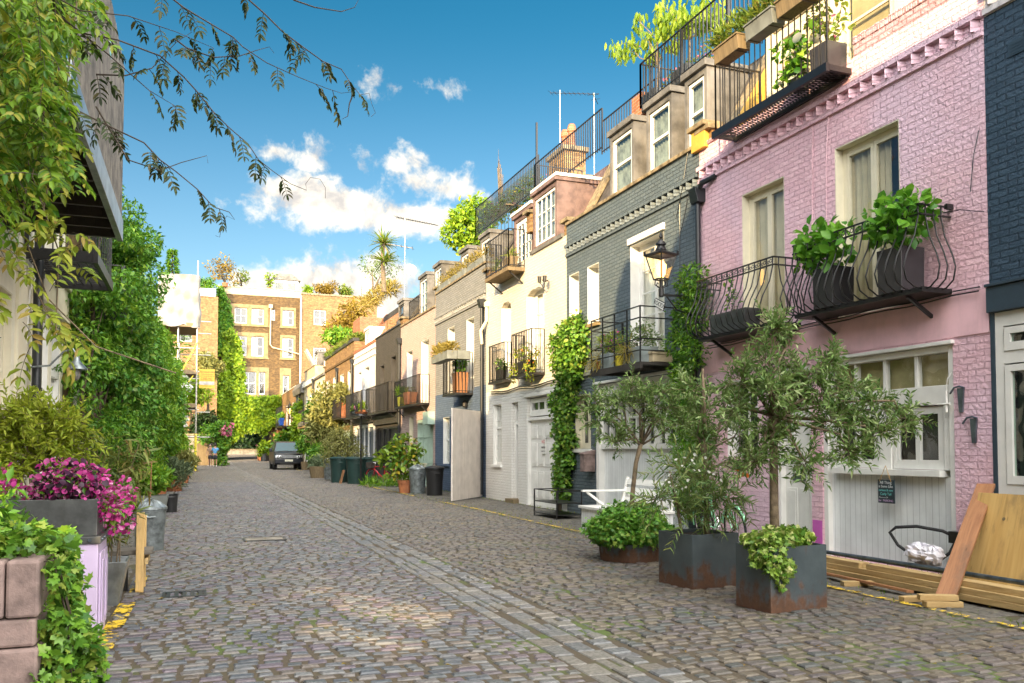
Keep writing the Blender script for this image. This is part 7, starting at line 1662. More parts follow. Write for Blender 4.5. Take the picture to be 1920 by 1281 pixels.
blob_plant('potted_shrub', 'small pot of red flowers by the archway pier', [(488, 838, .35), (489, 844, .3)], 92, 200, .25, .12, 'leaf_climber', 'potted plant', (.3, .5, 'terracotta'), flowers=(50, 'petal_pink', .2))
blob_plant('weeds', 'weeds growing along the wall foot under the red bicycle', [(690, 908, .3), (705, 908, .3), (722, 908, .3), (740, 912, .3), (752, 912, .2)], 34, 700, .2, .02, 'leaf_fern', 'weeds', None, 'strip', stems=False, up=.7)
t = thing('brick_pier', 'red brick gate pier with timber post at the right of the archway', 'pier', (8.2, 88, rise(88))); MB().box(7.6, 8.5, 88, 88.8, .2, 3.5).build('pier', 'red_brick', t); MB().box(7.2, 7.55, 87.6, 87.95, .2, 3.1).build('post', 'cedar', t); MB().box(7.5, 8.55, 87.9, 88.9, 3.502, 3.65).build('cap', 'planter_grey', t)
# ---------------------------------------------------------------- timber, plywood and other building stuff before the pink garage
def timber(label, c, size, rot, mat='pine', name='timber_beam', group='sawn timber on the pavement'):
    t = thing(name, label, 'timber', (c[0], c[1], 0), group); MB().obox((0, 0, 0), size, Matrix.Identity(3)).build('beam', mat, t, .004).location = (0, 0, 0)
    o = t.children[0]; o.data.transform(Matrix.Translation((c[0], c[1], 0))); o.location = (0, 0, c[2]); o.rotation_euler = rot; return t
for i, (x, z, y0, y1, lb) in enumerate(((7.30, .065, 4.3, 9.75, 'lowest long pine beam of the pile before the pink garage'), (7.48, .065, 4.5, 9.9, 'long pine beam at the back of the pile, lower layer'), (7.32, .128, 4.4, 9.8, 'long pine beam, middle of the front stack before the pink garage'), (7.5, .128, 4.4, 9.9, 'long pine beam at the back of the pile, upper layer'), (7.34, .191, 7.85, 9.85, 'short pine beam on top of the left end of the pile'), (7.35, .191, 4.4, 7.75, 'long pine beam on top of the right end of the pile'))): timber(lb, (x, (y0+y1)/2, z), (.16, y1-y0, .062), (0, rad(R.uniform(-1, 1)), rad(R.uniform(-.6, .6))))
timber('thin reddish plank lying against the foot of the beam pile', (7.08, 8.3, .06), (.10, 2.9, .03), (0, rad(8), rad(-3)), 'cedar_flat', 'plank')
for i, (x, y, z, a, lb) in enumerate(((6.85, 6.3, .035, 70, 'short pine offcut beneath another offcut before the leaning plank'), (6.83, 6.34, .095, 62, 'short pine offcut stacked on top of another before the leaning plank'), (6.86, 6.62, .035, 80, 'dark ended pine offcut beside the small offcut stack'), (7.0, 7.6, .035, 75, 'pine wedge under the left half of the beam pile'), (7.2, 8.7, .02, 85, 'pine block under the left end of the beam pile'), (7.35, 5.6, .02, 88, 'dark bearer block under the right end of the beam pile'))): timber(lb, (x, y, z), (.095, .36, .055 if z > .025 else .035), (0, 0, rad(a)), 'pine', 'timber_offcut')
t = thing('leaning_plank', 'reddish brown plank leaning steeply against the pink wall', 'plank', (6.95, 6.35, 0)); p, q = Vector((6.93, 6.37, .0)), Vector((8.5, 7.18, 1.12)); z_ = (q-p).normalized(); x_ = Vector((-.45, 1, 0)); x_ = (x_-z_*x_.dot(z_)).normalized(); y_ = z_.cross(x_)
o = MB().obox(t.location, (.19, .035, (q-p).length)).build('plank', 'cedar', t, .003); o.matrix_local = Matrix.Translation((p+q)/2+Vector((0, 0, .02))-t.location) @ Matrix((x_, y_, z_)).transposed().to_4x4()
t = thing('plywood_sheet', 'knotty plywood sheet leaning against the navy shopfront', 'plywood', (8.0, 6.3, 0)); b = MB(); b.obox((0, 0, 0), (.022, 1.55, 1.0), Matrix.Identity(3)); o = b.build('sheet', 'plywood', t, .002); o.data.transform(Matrix.Translation(t.location)); o.location = (.12, 0, .58); o.rotation_euler = (0, rad(17), 0)
b = MB()
for i in range(9): y, z = R.uniform(5.7, 7.0), R.uniform(.25, .95); b.lathe([(.02, 0), (.012, .001)], (8.12-.018+(z-.58)*math.tan(rad(17)), y, z), 10, M=Matrix.Rotation(rad(-73), 3, 'Y'))
b.build('knot', 'old_timber', t)
t = thing('scaffold_pole', 'long grey steel pole lying on the beam pile', 'pole', (7.55, 7.2, .25)); MB().tube([(7.70, 10.0, .20), (7.62, 7.2, .235), (7.56, 4.2, .25)], .026, 10).build('pole', 'steel_tube', t, smooth='auto')
t = thing('timber_post', 'weathered upright timber offcut standing behind the leaning plank', 'timber', (8.4, 7.2, 0)); MB().box(8.36, 8.46, 7.14, 7.3, .02, .62).build('post', 'old_timber', t, .005)
t = thing('carrier_bag', 'crumpled white plastic bag on the timber under the black hoop', 'bag', (7.72, 7.45, .28))
b = MB(); b.blob((7.75, 7.42, .36), (.13, .2, .11), 22, 14, 5, .22); b.blob((7.7, 7.2, .36), (.1, .12, .1), 18, 10, 8, .25); b.build('bag', 'bag_white', t)
t = thing('bike_lock_hoop', 'black tubular hoop bolted to the wall corner beside the garage', 'wall anchor', (8.3, 7.7, .4)); P = [(8.55, 7.68, .5), (8.45, 7.75, .56), (8.3, 8.0, .6), (8.22, 8.25, .57), (8.2, 8.33, .5), (8.22, 8.22, .35), (8.3, 8.0, .2), (8.4, 7.8, .18), (8.5, 7.7, .3), (8.56, 7.66, .45)]
MB().tube(P, .02, 8).build('hoop', 'rubber', t, smooth=True); MB().box(8.5, FX-.002, 7.58, 7.72, .42, .56).build('wall_plate', 'iron', t, .004); MB().tube([(8.5, 7.6, .3), (8.4, 7.35, .34), (8.42, 7.2, .3)], .02, 7).build('cable', 'rubber', t)
# chalkboard hanging from the garage sill
t = thing('chalkboard', 'small chalkboard with handwriting hanging by a rope on the white garage door', 'sign', (8.5, 8.72, .95)); by, bz_ = 8.72, .99
s = MB().box(8.53, 8.55, by-.14, by+.14, bz_-.155, bz_+.155).build('board', 'slab_board', t, .004); MB().tube([(8.52, by-.1, bz_+.13), (8.53, by-.0, bz_+.34), (8.52, by+.1, bz_+.13)], .005, 5).build('rope', 'rope', t)
for tx, z, sz, mt, dy in (('All Thing', .115, .055, 'chalk_white', 0), ('is Some Like', .065, .048, 'chalk_white', 0), ('curious & new', .015, .042, 'chalk_teal', 0), ('Curly Tail', -.035, .048, 'chalk_teal', 0), ('<------->', -.08, .045, 'chalk_white', .04), ('for  PARKING', -.122, .042, 'chalk_mauve', 0)): text(tx, mt, s, face_mat((8.527, by+dy, bz_+z)), sz, extrude=.0008)
# ---------------------------------------------------------------- left foreground
t = thing('stone_pier', 'mauve grey stone block pier at the near left with ivy on top', 'pier', (-1.4, 6.1, 0)); b = MB()
z = 0.
for i, hh in enumerate((.40, .17, .34)):
    if i == 1: b.box(-2.6, -.865, 5.615, 6.6, z, z+hh-.008)
    else:
        for (xa, xb) in ((-2.6, -1.75), (-1.742, -1.03), (-1.022, -.85)) if i == 2 else ((-2.6, -1.55), (-1.542, -.85)): b.box(xa, xb, 5.6, 6.6, z, z+hh-.008)
    z += hh
b.build('stonework', 'stone_block', t, .018); MB().box(-2.55, -.9, 5.65, 6.55, .02, .8).build('core', 'soil', t)
t = thing('ivy', 'glossy green ivy spilling over and down the right side of the stone pier', 'ivy', (-.9, 6.1, .8)); g = np.random.default_rng(77)
cl = [(g.uniform(-2.5, -.9), g.uniform(5.75, 6.5), .92+g.uniform(0, .12), .16, .18, .09) for _ in range(34)]+[(-.84+g.uniform(-.02, .22)*max(0, .95-z), g.uniform(5.72, 6.4), z, .10, .15, .11) for z in np.arange(.02, .95, .026)]+[(-.66+.06*math.sin(z*9), 6.0, z, .08, .12, .09) for z in np.arange(.05, .5, .07)]
foliage('leaves', 6200, cl, .06, .06, 'leaf_ivy', t, 'ivy', shell=.55, up=-.35, out=.75)
b = MB()
for i in range(14): y = g.uniform(5.7, 6.5); b.tube([(-1.1, y, .85), (-.8, y, .88), (-.72, y+.05, .5), (-.68, y+g.uniform(-.1, .1), .1)], .006, 4)
b.build('stem', 'vine_stem', t)
foliage('shoots', 420, [(-1.35+.03*i, 6.1, 1.0+.06*i, .16, .16, .1) for i in range(6)]+[(-1.9+.2*i, 6.2, 1.15+.05*(i % 3), .2, .2, .2) for i in range(4)], .085, .035, 'leaf_climber', t)
t = thing('cabinet', 'lilac painted panelled cabinet under the steel flower trough', 'cabinet', (-1.3, 7.75, 0)); MB().box(-2.4, -.72, 7.42, 8.1, .02, .80).build('body', 'lilac_paint', t, .006)
for xa, xb in ((-2.3, -1.65), (-1.55, -.82)): MB().box(xa, xb, 7.405, 7.419, .1, .72).box(xa+.06, xb-.06, 7.395, 7.404, .16, .66).build('door_panel', 'lilac_paint', t, .003)
for ya, yb in ((7.5, 7.74), (7.78, 8.02)): MB().box(-.719, -.705, ya, yb, .1, .72).box(-.704, -.695, ya+.05, yb-.05, .16, .66).build('side_panel', 'lilac_paint', t, .003)
t = thing('flower_trough', 'riveted steel trough overflowing with magenta petunias and purple clover leaves', 'planter', (-1.3, 7.75, .8)); MB().box(-2.42, -.70, 7.40, 8.12, .802, .86).build('rivet_band', 'planter_lead', t, .004)
b = MB(); b.box(-2.4, -.73, 7.43, 7.445, .861, 1.155).box(-2.4, -.73, 8.07, 8.085, .861, 1.155).box(-.745, -.73, 7.446, 8.069, .861, 1.155).box(-2.4, -2.385, 7.446, 8.069, .861, 1.155).box(-2.384, -.746, 7.446, 8.069, .95, 1.08); b.build('trough', 'planter_lead', t, .005)
b = MB()
for i in range(9): b.lathe([(.014, 0), (.010, .008)], (-2.3+.19*i, 7.40, .83), 8, M=Matrix.Rotation(rad(90), 3, 'X'))
for i in range(4): b.lathe([(.014, 0), (.010, .008)], (-.70, 7.5+.18*i, .83), 8, M=Matrix.Rotation(rad(90), 3, 'Y'))
b.build('rivet', 'steel_tube', t); MB().torus((-1.35, 7.41, 1.03), .04, .008, Matrix(((1, 0, 0), (0, 0, 1), (0, 1, 0))), 16, 6).build('ring_handle', 'steel_tube', t)
cl = [(g.uniform(-2.1, -.75), g.uniform(7.5, 8.0), 1.22+g.uniform(-.02, .16), .16, .16, .1) for _ in range(28)]+[(-.68+g.uniform(-.03, .12), g.uniform(7.5, 8.0), 1.22-g.uniform(0, .3), .1, .12, .1) for _ in range(10)]
foliage('leaves', 1100, cl, .06, .025, 'leaf_climber', t, up=.1); foliage('clover_leaves', 600, [c for c in cl if -1.25 < c[0] < -.85], .045, .045, 'leaf_purple', t, 'oval', shell=.8); foliage('flowers', 3200, cl, .034, .034, 'petal_magenta', t, 'flower', shell=.97, out=1.1, rand=.5)
t = thing('potted_shrub', 'feathery yellow green shrub behind the petunia trough', 'shrub', (-1.9, 9.3, 0)); MB().lathe([(.3, 0), (.38, .55), (.34, .55)], (-1.7, 9.2, 0), 16).build('pot', 'terracotta', t)
cl = [(p.x, p.y, p.z, r, r, r) for (x, y, r) in ((20, 800, .2), (50, 820, .22), (90, 810, .22), (120, 830, .18), (30, 850, .25), (70, 850, .25), (110, 855, .2), (10, 840, .2), (130, 810, .12), (30, 775, .15), (60, 790, .15), (100, 790, .14), (0, 880, .25), (40, 890, .25), (-20, 830, .2)) for p in (at(x, y, 9.2),)]
foliage_twigs(t, cl, 24, .26, .03, .075, .024, 'leaf_yellow', 41, up=.4, droop=.06); b = MB(); branchy(b, (-1.7, 9.2, .5), [c[:3] for c in cl], .014, .004, 3); b.build('stem', 'bark', t)
t = thing('potted_bamboo', 'bamboo in a tapered zinc planter right of the lilac cabinet', 'potted plant', (-.85, 9.35, 0)); b = MB(); k_ = 0
for s_, zz in ((.17, 0), (.25, .44), (.23, .44), (.22, .36)):
    for sx, sy in ((-1, -1), (1, -1), (1, 1), (-1, 1)): b.v.append((-.88+sx*s_, 9.4+sy*s_, zz))
b.f += [(3, 2, 1, 0)]+[(a+4*l, (a+1) % 4+4*l, (a+1) % 4+4*l+4, a+4*l+4) for l in range(3) for a in range(4)]+[(12, 13, 14, 15)]; b.build('planter', 'zinc', t, .005)
b = MB(); cl = []
for i in range(16):
    x, y = -.88+R.uniform(-.17, .17), 9.4+R.uniform(-.17, .17); dx = R.uniform(-.22, .3); hh = R.uniform(.9, 1.5); b.tube([(x, y, .36), (x+dx*.3, y, .36+hh*.5), (x+dx, y, .36+hh*.85)], [.007, .006, .003], 5); cl += [(x+dx*f, y, .36+hh*(.25+.6*f), .13, .13, .12) for f in (.2, .5, .8, 1.)]
b.build('cane', 'bark', t); foliage('leaves', 1500, cl, .12, .018, 'leaf_bamboo', t, 'strip', up=-.25)
t = thing('bench', 'rough bench of grey plank with pale pine end posts at the left', 'bench', (-.8, 10.3, 0)); MB().box(-1.75, -.44, 10.05, 10.4, .40, .45).build('seat', 'grey_plank', t, .006)
for y, h_ in ((10.02, .86), (10.42, .8)): MB().box(-.60, -.52, y-.03, y+.03, 0, h_).build('post', 'pine_up', t, .004)
MB().box(-.515, -.48, 10.0, 10.45, .30, .36).build('rail', 'pine', t, .003)
for x in (-.72, -1.6): MB().box(x-.03, x+.03, 10.2, 10.27, 0, .398).build('leg', 'black_paint', t)
t = thing('potted_shrub', 'leafy shrub with bamboo cane in a grey square planter beyond the galvanised bin', 'potted shrub', (-.9, 20.9, 0)); b = MB()
for s_, zz in ((.24, 0), (.33, .5), (.3, .5), (.29, .42)):
    for sx, sy in ((-1, -1), (1, -1), (1, 1), (-1, 1)): b.v.append((-.92+sx*s_, 20.9+sy*s_, zz))
b.f += [(3, 2, 1, 0)]+[(a+4*l, (a+1) % 4+4*l, (a+1) % 4+4*l+4, a+4*l+4) for l in range(3) for a in range(4)]+[(12, 13, 14, 15)]; b.build('planter', 'planter_grey', t); foliage('leaves', 900, lumpy((-.95, 20.9, .85), (.4, .4, .4), 8, .2, 4), .11, .06, 'leaf_fern', t, 'oval'); MB().tube([(-.95, 20.3, .02), (-.93, 20.2, 1.25)], .014, 5).build('cane', 'cedar', t)
dustbin('black flower bucket beside the grey square planter', -.58, 22.3, .17, .45, 'plastic_black', None)
for i, (x, y, r, lb, mt) in enumerate(((-.75, 33.5, .5, 'grey green rosemary bush at the left kerb', 'leaf_rosemary'), (-.6, 41, .6, 'low olive green shrub beyond the rosemary at the left kerb', 'leaf_olive_gold'), (-1.1, 26, .45, 'round green shrub below the vine on the left', 'leaf_fern'))):
    t = thing('potted_shrub', lb, 'shrub', (x, y, 0), 'pots along the left kerb'); MB().lathe([(.25, 0), (.32, .4), (.28, .4)], (x, y, 0), 14).build('pot', 'terracotta', t); foliage('leaves', 1500, lumpy((x, y, .8), (r, r, .55), 9, r*.5, 90+i), .2, .03 if i == 0 else .07, mt, t, up=.5)
pot_plant('potted_plant', 'small stone trough of white flowers at the foot of the scaffold', 'planter', -.6, 64, 0, 1.0, .5, .45, 'concrete', [(0, 0, .3, .5, .3, .3)], 400, .2, .1, 'leaf_fern', flowers=(30, 'petal_white', .15))
t = thing('fence_panel', 'rounded white board beside the scaffold foot', 'board', (-.45, 66, 0)); MB().prism([(-.75, 0), (-.1, 0), (-.1, .8), (-.2, 1.0), (-.6, 1.0), (-.75, .8)], 'y', 66, 66.05).build('panel', 'white_paint', t)
# wisteria
def pinnate(t, spots, seed, L=.085, W=.032, mat='leaf_wisteria', nl=6, ln=.26, stem='vine_stem'):
    """compound leaves: a hanging stalk with paired leaflets"""
    g = np.random.default_rng(seed); P = []; D = []; N = []; b = MB()
    for (p, d) in spots:
        p = np.array(p, float); d = np.array(d, float); d /= np.linalg.norm(d); le = ln*g.uniform(.6, 1.25); pts = [p]; dd = d.copy()
        for s_ in range(4): dd = dd+np.array([0, 0, -.22]); dd /= np.linalg.norm(dd); pts.append(pts[-1]+dd*le/4)
        b.tube(pts, [.003, .0025, .002, .0018, .001], 3, False); nr = rdir(1)[0]*.5+np.array([0, -.3, .8])
        for j in range(nl):
            f = (j+1)/nl*4; q = int(min(f, 3.999)); c = pts[q]*(1-(f-q))+pts[q+1]*(f-q); ax = pts[q+1]-pts[q]; ax /= np.linalg.norm(ax); sd = np.cross(ax, nr); sd /= np.linalg.norm(sd)
            for s_ in (1, -1): P.append(c); D.append(ax*.55+sd*s_*.9+np.array([0, 0, -.25])+g.normal(size=3)*.12); N.append(nr+g.normal(size=3)*.25)
        P.append(pts[-1]); D.append(ax); N.append(nr)
    n = len(P); s = 1+.2*g.normal(size=n).clip(-1.5, 1.5)
    leaf_mesh('leaves', P, D, N, L*s, W*s, mat, t, 'oval'); tag(b.build('leaf_stalk', stem, t), kind='stuff')
t = thing('wisteria', 'wisteria hanging in yellow green curtains over the near left balcony', 'wisteria', (-2.3, 9, 4)); g = np.random.default_rng(5); sp = []
def inpoly(x, y, pl):
    c = False; j = len(pl)-1
    for i in range(len(pl)):
        if (pl[i][1] > y) != (pl[j][1] > y) and x < (pl[j][0]-pl[i][0])*(y-pl[i][1])/(pl[j][1]-pl[i][1])+pl[i][0]: c = not c
        j = i
    return c
PL = [(-60, -90), (170, -90), (150, 10), (95, 60), (110, 130), (95, 180), (115, 240), (105, 290), (80, 340), (30, 360), (-60, 380)]
while len(sp) < 560:
    x, y = g.uniform(-60, 200), g.uniform(-60, 430)
    if inpoly(x, y, PL): p = at(x, y, g.uniform(5.4, 8.2)); sp.append((p, (g.normal()*.5+.2, g.normal()*.5-.3, g.normal()*.35-.25)))
pinnate(t, sp, 6, .072, .027, nl=7); sp = []
for path in ([(0, 470), (40, 500), (75, 545), (95, 600), (130, 640)], [(0, 540), (30, 580), (55, 620)], [(40, 430), (90, 440), (130, 470)], [(100, 380), (125, 430), (140, 480)], [(0, 620), (60, 640), (130, 610)]):
    for (x, y) in path:
        for _ in range(2): p = at(x+g.normal()*14, y+g.normal()*12, 6.3+g.normal()*.15); sp.append((p, (g.normal()*.5, g.normal()*.4, -.3+g.normal()*.4)))
pinnate(t, sp, 7, .085, .032, 'leaf_bronze', 4, .2); b = MB()
for path in ([(0, 100), (60, 250), (40, 430), (90, 560), (180, 650), (330, 700)], [(30, -40), (100, 120), (60, 330), (110, 470), (105, 620)], [(150, -40), (120, 200), (80, 400)], [(0, 480), (60, 530), (100, 610)]): b.tube([at(x, y, 6.4) for x, y in path], .005, 5)
b.build('vine', 'bark', t)
dk = [at(g.uniform(-60, 120), g.uniform(-40, 260), g.uniform(8.4, 9.2)) for _ in range(900)]; D = rdir(900); D[:, 2] -= .6; leaf_mesh('shaded_leaves', np.array([list(p) for p in dk]), D, rdir(900), .14, .06, 'leaf_climber', t)
PATHS = [([(300, -20), (345, 15), (400, 48), (437, 70), (455, 88), (500, 118), (560, 145), (610, 165), (640, 175), (663, 172), (668, 165)], .8), ([(455, -10), (495, 25), (530, 60), (570, 90), (605, 115), (640, 130), (660, 160), (675, 178), (692, 175), (697, 195), (704, 212), (696, 219)], .62), ([(140, 60), (220, 75), (300, 105), (345, 145), (372, 175), (400, 210), (430, 240), (465, 270), (485, 300), (510, 320), (545, 345), (575, 357), (573, 345), (582, 333), (600, 336), (610, 352), (610, 372)], .62), ([(110, 190), (200, 235), (270, 268), (300, 300), (330, 322), (370, 355), (400, 388), (430, 398), (440, 412), (425, 405), (415, 425), (412, 445), (404, 442)], .6), ([(180, 200), (240, 300), (300, 320), (340, 305), (388, 292), (390, 306)], .2), ([(330, 75), (350, 90), (400, 108), (450, 105), (480, 95), (505, 88), (514, 100)], .45), ([(180, 140), (235, 142), (285, 128), (330, 80), (360, 60)], .7), ([(550, 0), (590, 14), (640, 22), (665, 14), (672, 0)], 0), ([(664, 172), (655, 195), (652, 218), (641, 224)], 0), ([(60, -30), (150, 20), (240, 30), (330, 60), (400, 90)], 1.), ([(100, 20), (200, 100), (280, 170), (330, 200)], 1.)]
for i, (pth, lf) in enumerate(PATHS[:1]): pass
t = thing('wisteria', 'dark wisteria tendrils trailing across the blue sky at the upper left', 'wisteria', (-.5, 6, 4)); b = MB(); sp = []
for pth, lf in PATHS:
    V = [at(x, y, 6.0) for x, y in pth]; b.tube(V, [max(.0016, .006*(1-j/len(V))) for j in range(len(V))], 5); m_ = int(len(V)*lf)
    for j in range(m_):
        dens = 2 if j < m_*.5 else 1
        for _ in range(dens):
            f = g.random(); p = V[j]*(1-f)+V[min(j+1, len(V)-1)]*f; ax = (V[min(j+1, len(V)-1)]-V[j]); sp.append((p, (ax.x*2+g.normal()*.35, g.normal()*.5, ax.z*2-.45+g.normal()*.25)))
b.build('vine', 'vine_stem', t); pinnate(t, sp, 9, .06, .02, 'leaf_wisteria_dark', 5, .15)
# ---------------------------------------------------------------- parked car
def car(x0, y0, label):
    t = thing('parked_car', label, 'car', (x0, y0, rise(y0))); W = 1.0; B = lambda x, y, z: (x0+x, y0+y, z)
    sec = [(0, .42, .80, .74, .98), (.05, .36, .96, .90, 1.06), (.25, .34, 1.0, .98, 1.10), (1.25, .34, 1.0, 1.0, 1.18), (1.45, .34, 1.0, 1.0, 1.2), (4.75, .34, 1.0, 1.0, 1.24), (4.95, .4, .95, .93, 1.2)]
    b = MB()
    for (y, zl, wl, wm, zt) in sec: b.v += [B(-wl*.96, y, zl), B(-wl, y, zl+.25), B(-wl, y, .86), B(-wm*.95, y, zt-.04), B(-wm*.84, y, zt), B(wm*.84, y, zt), B(wm*.95, y, zt-.04), B(wl, y, .86), B(wl, y, zl+.25), B(wl*.96, y, zl)]
    for i in range(len(sec)-1):
        for j in range(10): a = i*10+j; c = i*10+(j+1) % 10; b.f.append((a, c, c+10, a+10))
    b.f += [tuple(range(9, -1, -1)), tuple(range((len(sec)-1)*10, len(sec)*10))]
    b.build('body', 'car_paint', t, .03, smooth='auto')
    b = MB(); gh = [(1.35, 1.19, .90), (2.0, 1.84, .72), (2.3, 1.90, .70), (4.4, 1.90, .70), (4.8, 1.22, .90)]
    for (y, z, w_) in gh: b.v += [B(-w_, y, z), B(w_, y, z)]
    gb = [(1.35, 1.15, .93), (4.8, 1.2, .93)]
    for (y, z, w_) in gb: b.v += [B(-w_, y, z), B(w_, y, z)]
    b.f += [(0, 1, 3, 2), (2, 3, 5, 4), (4, 5, 7, 6), (6, 7, 9, 8), (0, 2, 4, 6, 8, 12, 10), (1, 11, 13, 9, 7, 5, 3)]
    b.build('cabin', 'car_paint', t, .02)
    def lerp(f, w_=1.): y, z, ww = 1.35+.65*f, 1.19+.65*f, .90-.18*f; return y-.012, z+.012, ww*w_
    g_ = MB(); (ya, za, wa), (yb, zb, wb) = lerp(.06, .93), lerp(.93, .92); g_.q([B(-wa, ya, za), B(wa, ya, za), B(wb, yb, zb), B(-wb, yb, zb)]); g_.build('windscreen', 'car_glass', t)
    for s_ in (-1, 1):
        for (a, c) in ((1.75, 2.75), (2.85, 3.7), (3.8, 4.45)): g_ = MB(); g_.q([B(s_*.905, a, 1.25), B(s_*.91, c, 1.26), B(s_*.735, c-.05, 1.82), B(s_*.745, max(a, 2.1), 1.82)]); g_.build('side_window', 'car_glass', t)
        o = MB().obox(B(s_*.72, .0, .87), (.42, .12, .20), Matrix.Rotation(rad(-6*s_), 3, 'Y')).build('headlight', 'headlamp', t, .03)
        for k_ in range(2): MB().lathe([(.075, 0), (.07, .03), (.03, .035)], B(s_*(.62+.17*k_), -.065, .87), 14, M=Matrix.Rotation(rad(90), 3, 'X')).build('lamp', 'chrome', o)
        MB().lathe([(.07, 0), (.05, .02)], B(s_*.66, -.02, .58), 12, M=Matrix.Rotation(rad(90), 3, 'X')).build('fog_lamp', 'headlamp', t)
        o = MB().box(x0+s_*1.02, x0+s_*1.25, y0+1.5, y0+1.62, 1.2, 1.42).build('wing_mirror', 'car_paint', t, .04); MB().box(x0+s_*.93, x0+s_*1.03, y0+1.54, y0+1.6, 1.22, 1.27).build('mirror_arm', 'black_paint', o)
        for yy in (.95, 3.85):
            Mx = Matrix.Rotation(rad(90), 3, 'Y'); w_ = MB().lathe([(.26, -.13), (.37, -.125), (.385, -.06), (.385, .06), (.37, .125), (.26, .13)], B(s_*.87, yy, .385), 26, M=Mx).build('wheel', 'rubber', t, smooth='auto'); MB().lathe([(.26, s_*.10), (.22, s_*.125), (.08, s_*.11), (.01, s_*.115)], B(s_*.87, yy, .385), 10, M=Mx).build('rim', 'chrome', w_)
    b = MB()
    for z in (.80, .87, .94): b.box(x0-.5, x0+.5, y0-.05, y0+.0, z-.018, z+.018)
    o = b.build('grille', 'grille_grey', t, .006); MB().box(x0-.52, x0+.52, y0-.02, y0+.03, .76, .98).build('grille_backing', 'black_paint', o)
    MB().box(x0-.98, x0+.98, y0-.07, y0+.15, .40, .74).build('bumper', 'car_paint', t, .05); MB().box(x0-.6, x0+.6, y0-.076, y0-.06, .42, .50).build('air_intake', 'black_paint', t)
    o = MB().box(x0-.27, x0+.27, y0-.085, y0-.071, .56, .68).build('number_plate', 'plate_white', t, .003); text('LM53 KLX', 'black_paint', o, face_mat((x0, y0-.088, .62), '-y'), .105); text('RANGE ROVER', 'chrome', t, face_mat((x0, y0-.02, 1.015), '-y'), .075, spacing=1.5, extrude=.004)
    b = MB(); b.bar(B(-.6, 1.36, 1.225), B(.1, 1.40, 1.26), .02); b.bar(B(.0, 1.36, 1.225), B(.65, 1.40, 1.26), .02); b.build('wiper', 'black_paint', t); MB().box(x0-.78, x0-.74, y0+2.3, y0+4.4, 1.905, 1.94).box(x0+.74, x0+.78, y0+2.3, y0+4.4, 1.905, 1.94).build('roof_rail', 'black_paint', t)
    return t
car(6.42, 64.5, 'dark navy four wheel drive car parked facing the viewer on the right').scale = (1.05, 1.03, 1.12)
n = 520; P = np.stack([np.where(G.random(n) < .5, 6.9+G.normal(size=n)*.45, G.uniform(-.6, 6.5, n)), G.uniform(4.5, 24, n), np.full(n, .022)], 1); P[:, 0] = np.minimum(P[:, 0], 8.4)
P[:, 2] -= .05*np.exp(-((P[:, 0]-CH)/1.1)**2); D = rdir(n); D[:, 2] *= .12; N = np.tile([0., 0, 1], (n, 1))+rdir(n)*.25
tag(leaf_mesh('fallen_leaves', P, D, N, .035+.03*G.random(n), .018, 'leaf_autumn'), kind='stuff')
n = 900; P = np.stack([np.where(G.random(n) < .6, 8.5-.12*G.random(n)**2, 6.75+.2*G.normal(size=n)), G.uniform(5, 34, n), np.full(n, .0)], 1); D = rdir(n)*.5; D[:, 2] = 1; tag(leaf_mesh('moss_tufts', P, D, rdir(n), .03+.05*G.random(n), .012, 'leaf_terrace'), kind='stuff')
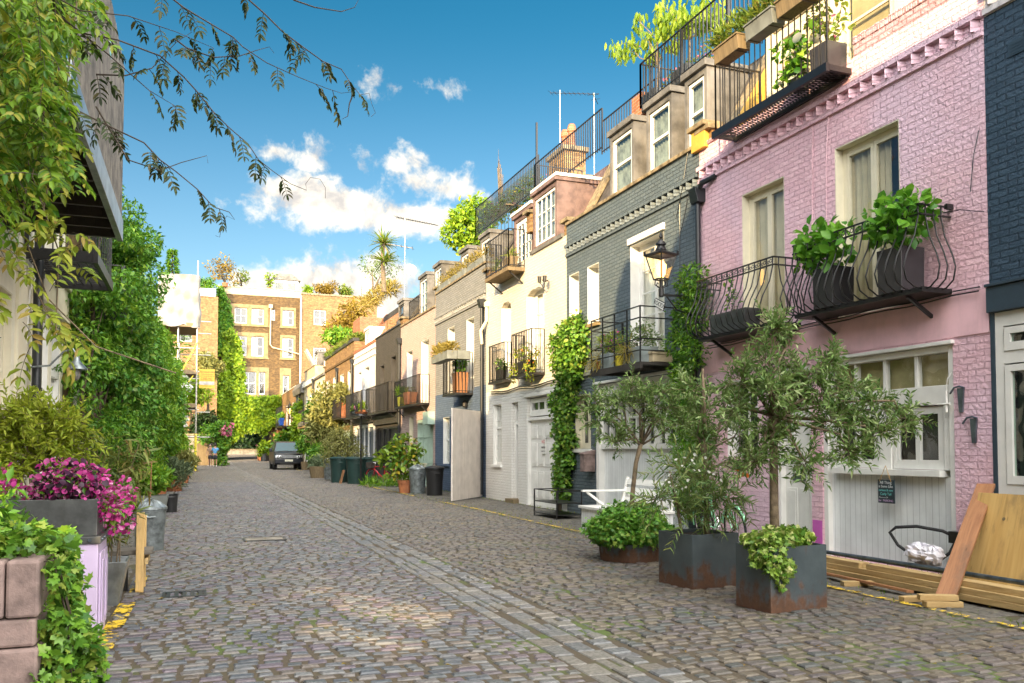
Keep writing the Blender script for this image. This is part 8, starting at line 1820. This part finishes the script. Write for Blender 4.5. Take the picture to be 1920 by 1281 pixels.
# ---------------------------------------------------------------- two people by the garden wall
def skin_mesh(name, joints, edges, mat, parent, sub=1):
    me = bpy.data.meshes.new(name); me.from_pydata([j[:3] for j in joints], edges, []); o = bpy.data.objects.new('skin_source', me); COL.objects.link(o)
    m_ = o.modifiers.new('s', 'SKIN'); m_.use_smooth_shade = True; sv = me.skin_vertices[0].data
    for i, j in enumerate(joints): r_ = j[3]; sv[i].radius = r_ if isinstance(r_, tuple) else (r_, r_)
    sv[0].use_root = True; s_ = o.modifiers.new('u', 'SUBSURF'); s_.levels = sub; s_.render_levels = sub
    dg = bpy.context.evaluated_depsgraph_get(); m2 = bpy.data.meshes.new_from_object(o.evaluated_get(dg)); bpy.data.objects.remove(o); m2.materials.clear(); m2.materials.append(MATS[mat])
    q = bpy.data.objects.new(name, m2); COL.objects.link(q); q.parent = parent; return q
def person(label, loc, rz, arms, shirt, hgt=1.0, group='people by the garden wall'):
    t = thing('person', label, 'person', (0, 0, 0), group)
    J = [(0, 0, .93, (.15, .11)), (0, 0, 1.12, (.135, .095)), (0, 0, 1.34, (.165, .10)), (0, 0, 1.46, (.09, .07)), (0, -.01, 1.53, .055), (0, -.02, 1.60, .07), (0, -.025, 1.68, (.08, .095)), (0, -.02, 1.76, (.06, .07)), (0, -.125, 1.66, .016), (-.085, 0, 1.66, .016), (.085, 0, 1.66, .016)]
    E = [(0, 1), (1, 2), (2, 3), (3, 4), (4, 5), (5, 6), (6, 7), (6, 8), (6, 9), (6, 10)]
    for s_ in (-1, 1):
        k_ = len(J); J += [(s_*.09, 0, .86, .095), (s_*.10, -.01, .50, .058), (s_*.10, .02, .10, .038), (s_*.105, -.04, .035, .04), (s_*.11, -.16, .03, .03)]; E += [(0, k_), (k_, k_+1), (k_+1, k_+2), (k_+2, k_+3), (k_+3, k_+4)]
        sh, el, wr = arms[0 if s_ < 0 else 1]; k_ = len(J); J += [(*sh, .052), (*el, .038), (*wr, .026)]; d = (Vector(wr)-Vector(el)).normalized(); hd = Vector(wr)+d*.07; J.append((*hd, (.034, .02))); E += [(3, k_), (k_, k_+1), (k_+1, k_+2), (k_+2, k_+3)]
        sd = d.cross(Vector((0, 0, 1))).normalized() if abs(d.z) < .9 else Vector((0, 1, 0))
        for f in range(4): a = hd+sd*(.027-.018*f)+d*.03; c = a+d*(.045+.01*(f in (1, 2)))+Vector((0, 0, -.012)); n_ = len(J); J += [(*a, .009), (*c, .007)]; E += [(k_+3, n_), (n_, n_+1)]
        n_ = len(J); J += [(*(Vector(wr)+d*.03+sd*.035), .010), (*(Vector(wr)+d*.07+sd*.055), .008)]; E += [(k_+2, n_), (n_, n_+1)]
    skin_mesh('body', J, E, 'skin', t)
    K = [(0, 0, .90, (.165, .125)), (0, 0, 1.12, (.15, .11)), (0, 0, 1.34, (.185, .118)), (0, 0, 1.45, (.10, .08))]; EK = [(0, 1), (1, 2), (2, 3)]
    for s_ in (0, 1): sh, el, wr = arms[s_]; k_ = len(K); m_ = Vector(sh)*.35+Vector(el)*.65; K += [(*sh, .075), (*m_, .062)]; EK += [(2, k_), (k_, k_+1)]
    skin_mesh('shirt', K, EK, shirt, t)
    skin_mesh('shorts', [(0, 0, .95, (.165, .125)), (0, 0, .84, (.165, .125)), (-.10, 0, .72, .105), (-.105, 0, .53, .095), (.10, 0, .72, .105), (.105, 0, .53, .095)], [(0, 1), (1, 2), (2, 3), (1, 4), (4, 5)], 'shorts_dark', t)
    MB().blob((0, .02, 1.72), (.10, .115, .11), 16, 10, 3, .05).build('hair', 'hair', t, smooth=True)
    for s_ in (-1, 1): MB().blob((s_*.032, -.105, 1.685), (.012, .008, .010), 8, 6, 1, 0).build('eye', 'sign_white', t); MB().box(s_*.105-.045, s_*.105+.045, -.2, .06, 0, .075).build('shoe', 'shoe', t, .02)
    MB().box(-.025, .025, -.118, -.108, 1.61, 1.62).build('mouth', 'terracotta', t)
    t.location = loc; t.rotation_euler = (0, 0, rz); t.scale = (hgt,)*3; return t
person('person in blue t-shirt and black shorts seen from behind by the garden wall', (1.5, 77.2, rise(77.2)), rad(175), (((-.2, 0, 1.40), (-.27, -.15, 1.15), (-.1, -.34, 1.18)), ((.2, 0, 1.40), (.27, -.12, 1.14), (.12, -.33, 1.12))), 'shirt_blue', 1.1)
person('person in brown top half hidden beside the one in blue', (1.12, 77.75, rise(77.7)), rad(-20), (((-.2, 0, 1.40), (-.26, -.02, 1.12), (-.22, -.2, .95)), ((.2, 0, 1.40), (.26, -.12, 1.16), (.16, -.34, 1.2))), 'shirt_tan', 1.08)
